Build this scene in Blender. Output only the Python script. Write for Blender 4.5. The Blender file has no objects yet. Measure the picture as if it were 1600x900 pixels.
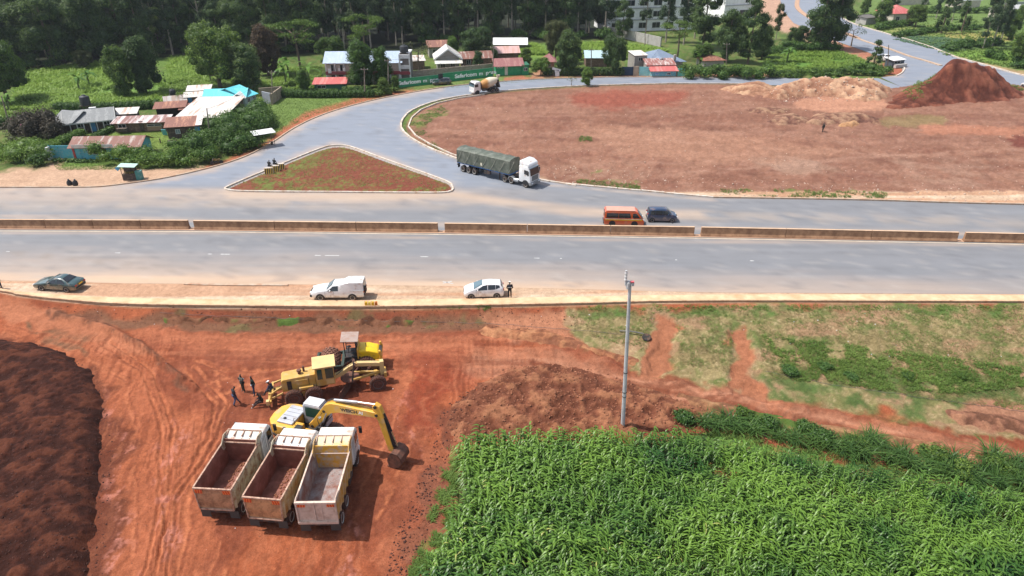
import bpy, bmesh, math, random
import numpy as np
from mathutils import Vector, Matrix
from mathutils.geometry import delaunay_2d_cdt
random.seed(7); rng = np.random.default_rng(7)
R = math.radians; PI = math.pi
scene = bpy.context.scene; C = scene.collection
# ---------------------------------------------------------------- camera
CH = 33.0; PITCH = R(28.6); FPX = 1067.0
cam_d = bpy.data.cameras.new('camera'); cam_d.sensor_width = 36; cam_d.lens = 36 * FPX / 1600
cam_d.clip_start = 0.5; cam_d.clip_end = 6000
cam = bpy.data.objects.new('camera', cam_d); C.objects.link(cam)
cam.location = (0, 0, CH); cam.rotation_euler = (PI / 2 - PITCH, 0, 0); scene.camera = cam
# ---------------------------------------------------------------- world, sun, exposure
SUN_EL = R(61); SUN_D = Vector((-0.99, 0.10, 0)).normalized()
w = bpy.data.worlds.new('World'); scene.world = w; w.use_nodes = True
nt = w.node_tree; sky = nt.nodes.new('ShaderNodeTexSky'); sky.sky_type = 'NISHITA'; sky.sun_disc = False
sky.sun_elevation = SUN_EL; sky.sun_rotation = math.atan2(SUN_D.x, SUN_D.y)
sky.air_density = 1.0; sky.dust_density = 2.0; sky.ozone_density = 1.0
hs = nt.nodes.new('ShaderNodeHueSaturation'); hs.inputs['Saturation'].default_value = 0.62; nt.links.new(sky.outputs[0], hs.inputs['Color']); nt.links.new(hs.outputs[0], nt.nodes['Background'].inputs[0]); nt.nodes['Background'].inputs[1].default_value = 0.15
sl = bpy.data.lights.new('sun', 'SUN'); sl.energy = 4.3; sl.angle = R(0.6); sl.color = (1, 0.955, 0.89)
so = bpy.data.objects.new('sun', sl); C.objects.link(so)
sdir = Vector((SUN_D.x * math.cos(SUN_EL), SUN_D.y * math.cos(SUN_EL), math.sin(SUN_EL)))
so.rotation_euler = sdir.to_track_quat('Z', 'Y').to_euler(); so.location = (-60, 60, 120)
scene.view_settings.view_transform = 'Standard'; scene.view_settings.look = 'None'
scene.view_settings.exposure = 0.38; scene.view_settings.gamma = 1
scene.cycles.max_bounces = 5; scene.cycles.diffuse_bounces = 2; scene.cycles.glossy_bounces = 2
scene.cycles.transmission_bounces = 2; scene.cycles.transparent_max_bounces = 4
# ---------------------------------------------------------------- picture <-> place
cp, sp = math.cos(PITCH), math.sin(PITCH)
def U(px, py, z=0.0):
    x = (px - 800) / FPX; v = (py - 450) / FPX
    t = (z - CH) / (-sp - v * cp)
    return (x * t, (cp - v * sp) * t)
def toP(X, Y, Z=0.0):
    d = Y * cp - (Z - CH) * sp; d = np.maximum(d, 1.0)
    u = Y * sp + (Z - CH) * cp
    return 800 + FPX * X / d, 450 - FPX * u / d
# value noise
def _h(ix, iy, s):
    n = (ix * 374761393 + iy * 668265263 + s * 1442695041) & 0xFFFFFFFF
    n = ((n ^ (n >> 13)) * 1274126177) & 0xFFFFFFFF
    return ((n ^ (n >> 16)) & 0xFFFFFF) / float(0xFFFFFF)
def vn(x, y, s=0):
    x = np.asarray(x, float); y = np.asarray(y, float)
    fx = np.floor(x); fy = np.floor(y); ix = fx.astype(np.int64); iy = fy.astype(np.int64)
    tx = x - fx; ty = y - fy; tx = tx * tx * (3 - 2 * tx); ty = ty * ty * (3 - 2 * ty)
    a = _h(ix, iy, s); b = _h(ix + 1, iy, s); c = _h(ix, iy + 1, s); d = _h(ix + 1, iy + 1, s)
    return (a * (1 - tx) + b * tx) * (1 - ty) + (c * (1 - tx) + d * tx) * ty * 1.0
def fbm(x, y, s=0, o=4, g=0.5):
    r = 0; a = 1; t = 0
    for k in range(o):
        r = r + a * vn(x * 2 ** k + 13.7 * k, y * 2 ** k + 7.1 * k, s + k); t += a; a *= g
    return r / t
def sm(a, b, x):
    t = np.clip((x - a) / (b - a + 1e-9), 0, 1); return t * t * (3 - 2 * t)
def sdist(px, py, poly):
    """signed distance, positive inside"""
    P = np.array(poly, float); n = len(P); ins = np.zeros(px.shape, bool); d = np.full(px.shape, 1e18)
    for i in range(n):
        x1, y1 = P[i]; x2, y2 = P[(i + 1) % n]
        ex, ey = x2 - x1, y2 - y1
        t = np.clip(((px - x1) * ex + (py - y1) * ey) / (ex * ex + ey * ey + 1e-12), 0, 1)
        d = np.minimum(d, (px - x1 - t * ex) ** 2 + (py - y1 - t * ey) ** 2)
        if y1 != y2:
            ins ^= ((y1 > py) != (y2 > py)) & (px < (x2 - x1) * (py - y1) / (y2 - y1) + x1)
    return np.where(ins, 1, -1) * np.sqrt(d)
def ldist(px, py, line):
    d = np.full(px.shape, 1e18)
    for (x1, y1), (x2, y2) in zip(line[:-1], line[1:]):
        ex, ey = x2 - x1, y2 - y1
        t = np.clip(((px - x1) * ex + (py - y1) * ey) / (ex * ex + ey * ey + 1e-12), 0, 1)
        d = np.minimum(d, (px - x1 - t * ex) ** 2 + (py - y1 - t * ey) ** 2)
    return np.sqrt(d)
def spl(pts, n=8, closed=False):
    """Catmull-Rom through points"""
    P = [np.array(p, float) for p in pts]; out = []
    m = len(P)
    for i in range(m if closed else m - 1):
        p0 = P[(i - 1) % m] if (closed or i > 0) else P[0]; p1 = P[i]; p2 = P[(i + 1) % m]
        p3 = P[(i + 2) % m] if (closed or i < m - 2) else P[-1]
        for k in range(n):
            t = k / n
            out.append(tuple(0.5 * ((2 * p1) + (-p0 + p2) * t + (2 * p0 - 5 * p1 + 4 * p2 - p3) * t * t + (-p0 + 3 * p1 - 3 * p2 + p3) * t ** 3)))
    if not closed: out.append(tuple(P[-1]))
    return out
# ---------------------------------------------------------------- terrain height
WALK_T = [(-900, 400), (-200, 420), (0, 452), (30, 457), (100, 462), (200, 467), (400, 470), (600, 470), (900, 465), (1100, 462), (1600, 462), (2600, 465)]
WALK_B = [(-900, 408), (-200, 428), (0, 456), (30, 462), (100, 470), (200, 477), (400, 480), (600, 481), (900, 476), (1100, 472), (1600, 473), (2600, 476)]
bx_ = np.array([p[0] for p in WALK_B], float); by_ = np.array([p[1] for p in WALK_B], float)
GX = np.array([-600, 0, 150, 300, 650, 900, 1200, 1600, 2300], float)
GY = np.array([0, 12, 40, 90, 150, 220, 420, 800], float)       # rows below the walkway's outer edge
GZ = np.array([                                                  # depth of the land below the road
    [0, -.2, -.5, -.9, -1.3, -1.6, -1.8, -1.8],
    [0, -.3, -.6, -1., -1.4, -1.6, -1.8, -1.8],
    [0, -.8, -1., -1.2, -1.5, -1.6, -1.8, -1.8],
    [0, -1.1, -1.2, -1.3, -1.5, -1.6, -1.8, -1.8],
    [0, -1.1, -1.2, -1.3, -1.5, -1.6, -1.8, -1.8],
    [0, -.5, -.9, -1.6, -1.8, -1.9, -2.0, -2.0],
    [0, -.25, -.6, -1.5, -2.2, -2.3, -2.3, -2.3],
    [0, -.25, -.6, -1.3, -2.3, -2.6, -2.6, -2.6],
    [0, -.25, -.6, -1.3, -2.3, -2.6, -2.6, -2.6]])
def H(X, Y):
    X = np.asarray(X, float); Y = np.asarray(Y, float)
    px, py = toP(X, Y)
    px = np.where(Y < 10, 800 + X * 25, px); py = np.where(Y < 10, 1400.0, py)
    d = py - np.interp(px, bx_, by_)
    ix = np.clip(np.searchsorted(GX, px) - 1, 0, len(GX) - 2); iy = np.clip(np.searchsorted(GY, d) - 1, 0, len(GY) - 2)
    tx = np.clip((px - GX[ix]) / (GX[ix + 1] - GX[ix]), 0, 1); ty = np.clip((d - GY[iy]) / (GY[iy + 1] - GY[iy]), 0, 1)
    z = (GZ[ix, iy] * (1 - tx) + GZ[ix + 1, iy] * tx) * (1 - ty) + (GZ[ix, iy + 1] * (1 - tx) + GZ[ix + 1, iy + 1] * tx) * ty
    return np.where(d < 0, 0, z)
def G(px, py):
    z = 0.0
    for k in range(12):
        x, y = U(px, py, z); z = 0.5 * z + 0.5 * float(H(x, y))
    x, y = U(px, py, z)
    return Vector((x, y, float(H(x, y))))
def WP(poly): return [U(a, b) for a, b in poly]
# ---------------------------------------------------------------- materials
def _mat(name):
    m = bpy.data.materials.new(name); m.use_nodes = True
    return m, m.node_tree, m.node_tree.nodes['Principled BSDF']
def node(t, k, **kw):
    n = t.nodes.new(k)
    for a, b in kw.items(): setattr(n, a, b)
    return n
def sset(n, **kw):
    for a, b in kw.items(): n.inputs[a.replace('_', ' ')].default_value = b
def noise(t, scale, detail=5, rough=0.6, coord=None, w=None):
    n = node(t, 'ShaderNodeTexNoise'); sset(n, Scale=scale, Detail=detail, Roughness=rough)
    if coord is not None: t.links.new(coord, n.inputs['Vector'])
    return n
def ramp(t, src, a, b, ca=(0, 0, 0, 1), cb=(1, 1, 1, 1)):
    r = node(t, 'ShaderNodeValToRGB'); r.color_ramp.elements[0].position = a; r.color_ramp.elements[1].position = b
    r.color_ramp.elements[0].color = ca; r.color_ramp.elements[1].color = cb
    t.links.new(src, r.inputs[0]); return r
def mix(t, f, a, b, mode='MIX'):
    m = node(t, 'ShaderNodeMix', data_type='RGBA', blend_type=mode)
    for s, i in ((f, 0), (a, 6), (b, 7)):
        if hasattr(s, 'is_linked') or hasattr(s, 'links'): t.links.new(s, m.inputs[i])
        elif i == 0: m.inputs[0].default_value = s
        else: m.inputs[i].default_value = (*s[:3], 1)
    return m.outputs[2]
def c3(c): return (c[0], c[1], c[2], 1)
MATS = {}
def M(name, col, rough=0.6, metal=0.0, dirt=None, damt=0.4, dscale=2.5, bump=0.0, bscale=30, spec=0.5, low=None, coat=0.0):
    """painted, dirty surface; low=(height, amount) adds splashed dust near the ground"""
    if name in MATS: return MATS[name]
    m, t, b = _mat(name); MATS[name] = m
    tc = node(t, 'ShaderNodeTexCoord'); co = tc.outputs['Object']
    n1 = noise(t, dscale, 8, 0.65, co); n2 = noise(t, 0.9, 3, 0.5, co)
    v = ramp(t, n2.outputs[0], 0.3, 0.75, (0.82, 0.82, 0.82, 1), (1.08, 1.08, 1.08, 1))
    base = mix(t, 1.0, c3(col), v.outputs[0], 'MULTIPLY')
    if dirt:
        r = ramp(t, n1.outputs[0], 0.62 - damt * 0.4, 0.75 - damt * 0.15)
        base = mix(t, r.outputs[0], base, c3(dirt))
        if low:
            s = node(t, 'ShaderNodeSeparateXYZ'); t.links.new(co, s.inputs[0])
            mr = node(t, 'ShaderNodeMapRange'); sset(mr, From_Min=0.0, From_Max=low[0], To_Min=low[1], To_Max=0.0)
            t.links.new(s.outputs[2], mr.inputs[0]); base = mix(t, mr.outputs[0], base, c3(dirt))
    t.links.new(base, b.inputs['Base Color'])
    sset(b, Roughness=rough, Metallic=metal); b.inputs['Specular IOR Level'].default_value = spec
    b.inputs['Coat Weight'].default_value = coat
    if bump:
        nb = noise(t, bscale, 6, 0.6, co); bp = node(t, 'ShaderNodeBump'); sset(bp, Strength=bump, Distance=0.05)
        t.links.new(nb.outputs[0], bp.inputs['Height']); t.links.new(bp.outputs[0], b.inputs['Normal'])
    return m
def m_soil():
    m, t, b = _mat('soil_and_grass')
    at = node(t, 'ShaderNodeAttribute', attribute_name='Col'); co = node(t, 'ShaderNodeTexCoord').outputs['Object']
    n1 = noise(t, 2.2, 9, 0.7, co); n2 = noise(t, 0.35, 6, 0.6, co); n3 = noise(t, 9, 5, 0.7, co)
    r1 = ramp(t, n1.outputs[0], 0.3, 0.72, (0.76, 0.72, 0.70, 1), (1.18, 1.18, 1.18, 1))
    r2 = ramp(t, n2.outputs[0], 0.3, 0.7, (0.85, 0.83, 0.82, 1), (1.12, 1.13, 1.15, 1))
    r3 = ramp(t, n3.outputs[0], 0.35, 0.7, (0.75, 0.73, 0.72, 1), (1.2, 1.2, 1.2, 1))
    x = mix(t, 1.0, at.outputs['Color'], r1.outputs[0], 'MULTIPLY'); x = mix(t, 1.0, x, r2.outputs[0], 'MULTIPLY')
    x = mix(t, 0.8, x, r3.outputs[0], 'MULTIPLY')
    t.links.new(x, b.inputs['Base Color']); sset(b, Roughness=0.95); b.inputs['Specular IOR Level'].default_value = 0.15
    bp = node(t, 'ShaderNodeBump'); sset(bp, Strength=0.8, Distance=0.10)
    ad = node(t, 'ShaderNodeMath', operation='ADD'); t.links.new(n1.outputs[0], ad.inputs[0]); t.links.new(n3.outputs[0], ad.inputs[1])
    t.links.new(ad.outputs[0], bp.inputs['Height']); t.links.new(bp.outputs[0], b.inputs['Normal'])
    return m
def m_leaf(name, ca, cb, rough=0.5, trans=0.25, cc=None, spec=0.22):
    m, t, b = _mat(name); MATS[name] = m
    at = node(t, 'ShaderNodeAttribute', attribute_name='tint')
    oi = node(t, 'ShaderNodeObjectInfo')
    x = mix(t, at.outputs['Fac'], c3(ca), c3(cb))
    if cc:
        r = ramp(t, at.outputs['Fac'], 0.9, 0.95); x = mix(t, r.outputs[0], x, c3(cc))
    rr = ramp(t, oi.outputs['Random'], 0, 1, (0.72, 0.78, 0.72, 1), (1.25, 1.15, 1.1, 1)); x = mix(t, 1.0, x, rr.outputs[0], 'MULTIPLY')
    t.links.new(x, b.inputs['Base Color']); sset(b, Roughness=rough); b.inputs['Specular IOR Level'].default_value = spec
    if trans:
        tr = node(t, 'ShaderNodeBsdfTranslucent'); t.links.new(x, tr.inputs[0])
        ms = node(t, 'ShaderNodeMixShader'); ms.inputs[0].default_value = trans
        t.links.new(b.outputs[0], ms.inputs[1]); t.links.new(tr.outputs[0], ms.inputs[2])
        t.links.new(ms.outputs[0], t.nodes['Material Output'].inputs[0])
    return m
def m_roof(name, col, rust, amt=0.5, scale=0.9):
    """corrugated iron: ribs run along local Y, sheets differ"""
    m, t, b = _mat(name); MATS[name] = m
    co = node(t, 'ShaderNodeTexCoord').outputs['Object']
    mp = node(t, 'ShaderNodeMapping'); mp.inputs['Scale'].default_value = (1, 0.12, 0.3); t.links.new(co, mp.inputs[0])
    n = noise(t, scale * 1.6, 4, 0.6, mp.outputs[0]); n2 = noise(t, 4, 6, 0.7, co)
    f = node(t, 'ShaderNodeMath', operation='MULTIPLY_ADD'); t.links.new(n2.outputs[0], f.inputs[0]); f.inputs[1].default_value = 0.4
    t.links.new(n.outputs[0], f.inputs[2])
    r = ramp(t, f.outputs[0], 0.9 - amt * 0.5, 1.0 - amt * 0.45)
    x = mix(t, r.outputs[0], c3(col), c3(rust)); v = ramp(t, n2.outputs[0], 0.3, 0.7, (0.8, 0.8, 0.8, 1), (1.1, 1.1, 1.1, 1))
    x = mix(t, 1.0, x, v.outputs[0], 'MULTIPLY'); t.links.new(x, b.inputs['Base Color']); sset(b, Roughness=0.55)
    wv = node(t, 'ShaderNodeTexWave', wave_type='BANDS', bands_direction='X'); sset(wv, Scale=3.0); t.links.new(co, wv.inputs[0])
    bp = node(t, 'ShaderNodeBump'); sset(bp, Strength=0.5, Distance=0.03); t.links.new(wv.outputs[0], bp.inputs['Height']); t.links.new(bp.outputs[0], b.inputs['Normal'])
    return m
def m_asphalt():
    m, t, b = _mat('worn_asphalt')
    at = node(t, 'ShaderNodeAttribute', attribute_name='Col'); co = node(t, 'ShaderNodeTexCoord').outputs['Object']
    mp = node(t, 'ShaderNodeMapping'); mp.inputs['Scale'].default_value = (0.06, 0.9, 1); t.links.new(co, mp.inputs[0])
    n1 = noise(t, 1.0, 6, 0.6, mp.outputs[0]); n2 = noise(t, 40, 3, 0.6, co); n3 = noise(t, 0.25, 5, 0.6, co)
    r1 = ramp(t, n1.outputs[0], 0.3, 0.7, (0.94, 0.94, 0.94, 1), (1.05, 1.05, 1.05, 1)); r2 = ramp(t, n2.outputs[0], 0.3, 0.7, (0.9, 0.9, 0.9, 1), (1.1, 1.1, 1.1, 1))
    r3 = ramp(t, n3.outputs[0], 0.3, 0.7, (0.95, 0.95, 0.95, 1), (1.04, 1.04, 1.04, 1))
    x = mix(t, 1.0, at.outputs['Color'], r1.outputs[0], 'MULTIPLY'); x = mix(t, 1.0, x, r2.outputs[0], 'MULTIPLY'); x = mix(t, 1.0, x, r3.outputs[0], 'MULTIPLY')
    t.links.new(x, b.inputs['Base Color']); sset(b, Roughness=0.72); b.inputs['Specular IOR Level'].default_value = 0.35
    return m
# ---------------------------------------------------------------- mesh building
def tag(o, label=None, cat=None, group=None, kind=None):
    if label: o['label'] = label
    if cat: o['category'] = cat
    if group: o['group'] = group
    if kind: o['kind'] = kind
    return o
def empty(name, loc=(0, 0, 0), rz=0, label=None, cat=None, group=None):
    o = bpy.data.objects.new(name, None); C.objects.link(o); o.location = loc; o.rotation_euler = (0, 0, rz)
    return tag(o, label, cat, group)
def npmesh(name, V, F, mat=None, parent=None, smooth=False, attrs=None):
    """V (n,3); F (m,k)"""
    V = np.asarray(V, np.float32); F = np.asarray(F, np.int32)
    me = bpy.data.meshes.new(name); me.vertices.add(len(V)); me.vertices.foreach_set('co', V.ravel())
    k = F.shape[1]; me.loops.add(F.size); me.loops.foreach_set('vertex_index', F.ravel())
    me.polygons.add(len(F)); me.polygons.foreach_set('loop_start', np.arange(0, F.size, k, dtype=np.int32))
    try: me.polygons.foreach_set('loop_total', np.full(len(F), k, np.int32))
    except Exception: pass
    if smooth: me.polygons.foreach_set('use_smooth', np.ones(len(F), bool))
    me.update(calc_edges=True)
    for (n, dom, typ, data) in (attrs or []):
        a = me.attributes.new(n, typ, dom)
        a.data.foreach_set('color' if 'COLOR' in typ else 'value', np.asarray(data, np.float32).ravel())
    if mat: me.materials.append(mat)
    o = bpy.data.objects.new(name, me); C.objects.link(o)
    if parent: o.parent = parent
    return o
class MB:
    def __init__(s): s.v = []; s.f = []
    def add(s, vs, fs, T=None):
        n = len(s.v)
        for p in vs: s.v.append(tuple(T @ Vector(p)) if T else tuple(p))
        for f in fs: s.f.append([i + n for i in f])
        return s
    def box(s, c, d, T=None, taper=1.0, rot=None):
        x, y, z = d[0] / 2, d[1] / 2, d[2] / 2
        vs = []
        for k, zz in enumerate((-z, z)):
            f = taper if k else 1
            for a, b in ((-1, -1), (1, -1), (1, 1), (-1, 1)): vs.append(Vector((a * x * f, b * y * f, zz)))
        if rot: vs = [rot @ p for p in vs]
        vs = [p + Vector(c) for p in vs]
        return s.add(vs, [[3, 2, 1, 0], [4, 5, 6, 7], [0, 1, 5, 4], [1, 2, 6, 5], [2, 3, 7, 6], [3, 0, 4, 7]], T)
    def prism(s, pts, y0, y1, axis='y', T=None):
        """polygon in the plane across `axis`, extruded along it"""
        n = len(pts)
        def P(a, b, c): return {'y': (a, c, b), 'x': (c, a, b), 'z': (a, b, c)}[axis]
        vs = [P(a, b, y0) for a, b in pts] + [P(a, b, y1) for a, b in pts]
        fs = [list(range(n)), list(range(2 * n - 1, n - 1, -1))] + [[i, i + n, (i + 1) % n + n, (i + 1) % n] for i in range(n)]
        return s.add(vs, fs, T)
    def tube(s, pts, r, n=8, r2=None, cap=True, T=None):
        P = [Vector(p) for p in pts]; m = len(P); rs = [r + ((r2 if r2 is not None else r) - r) * i / (m - 1) for i in range(m)]
        vs = []
        for i, p in enumerate(P):
            d = (P[min(i + 1, m - 1)] - P[max(i - 1, 0)]).normalized()
            a = d.cross(Vector((0, 0, 1)) if abs(d.z) < .9 else Vector((1, 0, 0))).normalized(); b = d.cross(a)
            for k in range(n):
                t = 2 * PI * k / n; vs.append(p + (a * math.cos(t) + b * math.sin(t)) * rs[i])
        fs = [[i * n + k, i * n + (k + 1) % n, (i + 1) * n + (k + 1) % n, (i + 1) * n + k] for i in range(m - 1) for k in range(n)]
        if cap: fs += [list(range(n))[::-1], [(m - 1) * n + k for k in range(n)]]
        return s.add(vs, fs, T)
    def lathe(s, prof, n=16, axis='z', c=(0, 0, 0), T=None):
        """prof: (radius, along)"""
        vs = []
        for r_, h in prof:
            for k in range(n):
                t = 2 * PI * k / n; a, b = r_ * math.cos(t), r_ * math.sin(t)
                p = {'z': (a, b, h), 'y': (a, h, b), 'x': (h, a, b)}[axis]; vs.append((p[0] + c[0], p[1] + c[1], p[2] + c[2]))
        m = len(prof)
        fs = [[i * n + k, i * n + (k + 1) % n, (i + 1) * n + (k + 1) % n, (i + 1) * n + k] for i in range(m - 1) for k in range(n)]
        fs += [list(range(n))[::-1], [(m - 1) * n + k for k in range(n)]]
        return s.add(vs, fs, T)
    def quad(s, a, b, c, d, T=None): return s.add([a, b, c, d], [[0, 1, 2, 3]], T)
    def build(s, name, mat, parent=None, bevel=0, smooth=False, loc=None, seg=2):
        me = bpy.data.meshes.new(name); me.from_pydata([tuple(p) for p in s.v], [], s.f); me.validate(); me.update()
        bm = bmesh.new(); bm.from_mesh(me); bmesh.ops.recalc_face_normals(bm, faces=bm.faces)
        if bevel:
            ed = [e for e in bm.edges if len(e.link_faces) == 2 and e.calc_face_angle(0) > 0.5]
            bmesh.ops.bevel(bm, geom=ed, offset=bevel, segments=seg, profile=0.5, affect='EDGES', clamp_overlap=True)
        bm.to_mesh(me); bm.free()
        if smooth:
            me.polygons.foreach_set('use_smooth', np.ones(len(me.polygons), bool))
            try: me.set_sharp_from_angle(angle=R(40))
            except Exception: pass
        me.materials.append(mat)
        o = bpy.data.objects.new(name, me); C.objects.link(o)
        if parent: o.parent = parent
        if loc: o.location = loc
        return o
def copy_tree(o, parent=None):
    c = o.copy(); C.objects.link(c)
    if parent: c.parent = parent
    for ch in list(o.children): copy_tree(ch, c)
    return c
def text(s, size, mat, name, parent, T, depth=0.02, xs=1.0, bold=0.0):
    cu = bpy.data.curves.new(name, 'FONT'); cu.body = s; cu.size = size; cu.extrude = depth; cu.align_x = 'CENTER'; cu.align_y = 'CENTER'; cu.offset = bold
    o = bpy.data.objects.new(name + '_curve', cu); C.objects.link(o)
    me = bpy.data.meshes.new_from_object(o); bpy.data.objects.remove(o)
    me.transform(T @ Matrix.Diagonal((xs, 1, 1, 1))); me.materials.append(mat); me.name = name
    ob = bpy.data.objects.new(name, me); C.objects.link(ob); ob.parent = parent
    return ob
# ================================================================ ground
SOIL = m_soil()
LOT = spl([(1115, 308), (1000, 298), (860, 284), (760, 261), (700, 242), (655, 220), (636, 205), (638, 190), (655, 172), (700, 156), (760, 146), (900, 136), (1050, 131), (1200, 133), (1330, 140), (1400, 132), (1480, 120), (1600, 128), (1800, 150), (2100, 230), (2100, 330), (1600, 319), (1350, 312)], 3)
ISL = spl([(354, 297), (366, 288), (440, 257), (500, 233), (522, 228), (548, 230), (600, 249), (690, 281), (706, 291), (700, 301), (640, 302), (540, 301), (400, 300)], 4, True)
MAIZE = [(706, 712), (760, 700), (900, 690), (1060, 693), (1200, 714), (1400, 753), (1600, 786), (1850, 850), (1900, 1100), (690, 1100), (690, 900), (705, 760)]
def paint(X, Y):
    px, py = toP(X, Y)
    px = np.where(Y < 10, 800 + X * 25, px); py = np.where(Y < 10, 1400.0, py)
    wa = 7; nz = fbm(X * 0.5, Y * 0.5, 11, 4) - 0.5; nz2 = fbm(X * 0.5 + 50, Y * 0.5, 17, 4) - 0.5
    sc = np.clip((py + 133) / 900, 0.12, 1.0)
    wx = px + nz * 60 * sc; wy = py + nz2 * 36 * sc
    n1 = fbm(X * 0.15, Y * 0.15, 3, 5); n2 = fbm(X * 1.3, Y * 1.3, 5, 4); n3 = fbm(X * 0.5, Y * 0.5, 9, 4)
    fine = fbm(X * 4, Y * 4, 21, 3)
    col = np.zeros(X.shape + (3,)); 
    def lay(mask, c):
        nonlocal col
        mask = np.clip(mask, 0, 1)[..., None]; c = np.asarray(c, float)
        col = col * (1 - mask) + c * mask
    def poly(P, c, soft=4, warp=1.0, amt=1.0, mod=None):
        d = sdist(px + (wx - px) * warp, py + (wy - py) * warp, P); m_ = sm(-soft, soft, d) * amt
        if mod is not None: m_ = m_ * mod
        lay(m_, c)
    def line(L, wdt, c, soft=3, warp=0.4, amt=1.0, mod=None):
        d = ldist(px + (wx - px) * warp, py + (wy - py) * warp, L); m_ = (1 - sm(wdt - soft, wdt + soft, d)) * amt
        if mod is not None: m_ = m_ * mod
        lay(m_, c)
    grass = (.075, .125, .028); bright = (.20, .31, .055); red = (.215, .065, .033); redl = (.31, .135, .078); tan = (.50, .30, .17); dark = (.10, .035, .02)
    lay(np.ones(X.shape), grass); lay(sm(.45, .6, n1), (.11, .17, .04)); lay(sm(.5, .65, n2) * .6, (.16, .15, .06))
    # ---- beyond the road
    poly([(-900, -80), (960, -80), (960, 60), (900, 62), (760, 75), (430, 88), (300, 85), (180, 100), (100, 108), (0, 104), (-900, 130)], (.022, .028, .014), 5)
    poly([(40, 112), (110, 102), (180, 92), (330, 86), (330, 120), (260, 140), (120, 152), (20, 160)], (.11, .19, .04), 5, 1, 1, sm(.2, .5, n3))
    poly([(0, 150), (260, 128), (260, 160), (0, 190)], (.13, .24, .05), 5, 1, .8)
    poly([(830, 68), (960, 64), (1060, 78), (1010, 93), (830, 95)], (.11, .19, .04), 3)
    poly([(790, 70), (835, 68), (860, 88), (790, 86)], bright, 3)
    poly([(150, 206), (270, 203), (275, 222), (240, 232), (110, 236)], (.16, .23, .05), 3)
    poly([(80, 248), (160, 245), (250, 255), (240, 262), (90, 266)], (.13, .22, .045), 3)
    poly([(395, 240), (400, 205), (435, 150), (620, 148), (560, 160), (480, 185), (430, 215)], (.13, .2, .05), 4)
    poly([(-900, 262), (0, 266), (75, 260), (85, 236), (98, 238), (98, 262), (180, 262), (250, 262), (330, 260), (330, 270), (240, 288), (150, 296), (-900, 300)], (.46, .31, .21), 4, 1)
    line([(330, 264), (400, 238), (440, 210), (480, 182), (560, 158), (640, 147), (690, 140)], 7, (.36, .13, .07), 3)
    line([(640, 146), (760, 131), (860, 122), (1000, 118), (1200, 118)], 4, (.38, .2, .12), 2)
    poly([(640, 133), (700, 126), (780, 120), (900, 117), (900, 123), (780, 130), (650, 142)], (.14, .2, .06), 2, .6, .9)
    poly([(790, 121), (860, 117), (900, 119), (880, 126), (790, 129)], (.34, .14, .08), 2)
    poly([(840, 96), (880, 112), (910, 122), (830, 122)], (.36, .2, .12), 2, 1)
    # right, beyond the upper highway
    poly([(1340, 30), (1360, -60), (2600, -60), (2600, 260), (1600, 122), (1480, 90), (1400, 60)], (.12, .19, .05), 3)
    poly([(1395, 60), (1430, 55), (1520, 60), (1530, 75), (1480, 82)], (.13, .2, .09), 2)
    poly([(1470, 52), (1560, 48), (1600, 58), (1560, 68), (1490, 66)], (.27, .25, .08), 2)
    poly([(1365, 45), (1470, 40), (1500, 48), (1420, 58)], (.22, .25, .08), 2)
    poly([(1500, 78), (1590, 82), (1600, 100), (1480, 92)], (.16, .28, .05), 2)
    poly([(1455, 82), (1500, 88), (1620, 118), (1600, 128), (1520, 106), (1440, 78)], (.34, .24, .13), 2)
    poly([(1130, -80), (1230, -80), (1235, 25), (1340, 80), (1375, 100), (1340, 92), (1250, 60), (1200, 40)], (.42, .27, .19), 3)
    poly([(1200, 75), (1290, 72), (1340, 88), (1380, 110), (1300, 116), (1190, 112)], (.10, .2, .035), 3)
    poly([(1300, 66), (1340, 72), (1372, 88), (1350, 92), (1320, 78)], (.36, .16, .1), 2)
    poly([(1372, 104), (1390, 96), (1412, 102), (1405, 116), (1380, 120)], (.34, .12, .07), 2)
    # ---- the roundabout lot
    lot = (.215, .105, .070)
    poly(LOT, lot, 2.5, 0.15)
    inl = sm(-2, 2, sdist(px, py, LOT))
    lay(inl * sm(.42, .62, n1), (.26, .135, .090)); lay(inl * sm(.55, .72, n3) * .7, (.185, .085, .06))
    stre = fbm(X * 0.05, Y * 0.5, 31, 5); lay(inl * sm(.5, .7, stre) * .4, (.29, .16, .11)); lay(inl * sm(.46, .34, stre) * .25, (.19, .08, .05)); lay(inl * sm(.55, .7, n2) * .4, (.31, .18, .13))
    for k, L in enumerate(([(660, 215), (900, 218), (1200, 242), (1620, 262)], [(665, 205), (905, 210), (1205, 234), (1620, 254)], [(880, 188), (1100, 203), (1400, 212), (1620, 205)], [(960, 285), (1280, 252), (1620, 232)], [(970, 293), (1300, 260), (1620, 240)], [(1180, 205), (1330, 225), (1500, 290)])):
        line(L, 2.5, (.34, .2, .14) if k % 2 else (.15, .07, .047), 2, .6, .55, sm(.35, .6, n3))
    poly([(1170, 250), (1260, 248), (1310, 268), (1230, 275)], (.33, .22, .16), 8, 1.5, .6); poly([(860, 255), (1010, 262), (1000, 290), (880, 280)], (.31, .19, .13), 10, 1.5, .5, sm(.35, .6, n2)); poly([(1400, 250), (1560, 255), (1540, 300), (1400, 290)], (.33, .21, .15), 12, 1.5, .45, sm(.3, .6, n3))
    poly([(890, 150), (960, 140), (1080, 146), (1060, 162), (960, 172), (900, 165)], (.25, .07, .045), 6, 1, .8)
    poly([(1260, 152), (1380, 150), (1390, 172), (1300, 178), (1240, 168)], (.42, .22, .14), 3, 1, .9)
    poly([(1150, 175), (1380, 178), (1380, 195), (1150, 190)], (.19, .09, .06), 4, 1, .7)
    poly([(1370, 185), (1480, 182), (1480, 196), (1380, 200)], (.20, .17, .07), 3, 1, .6)
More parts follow.
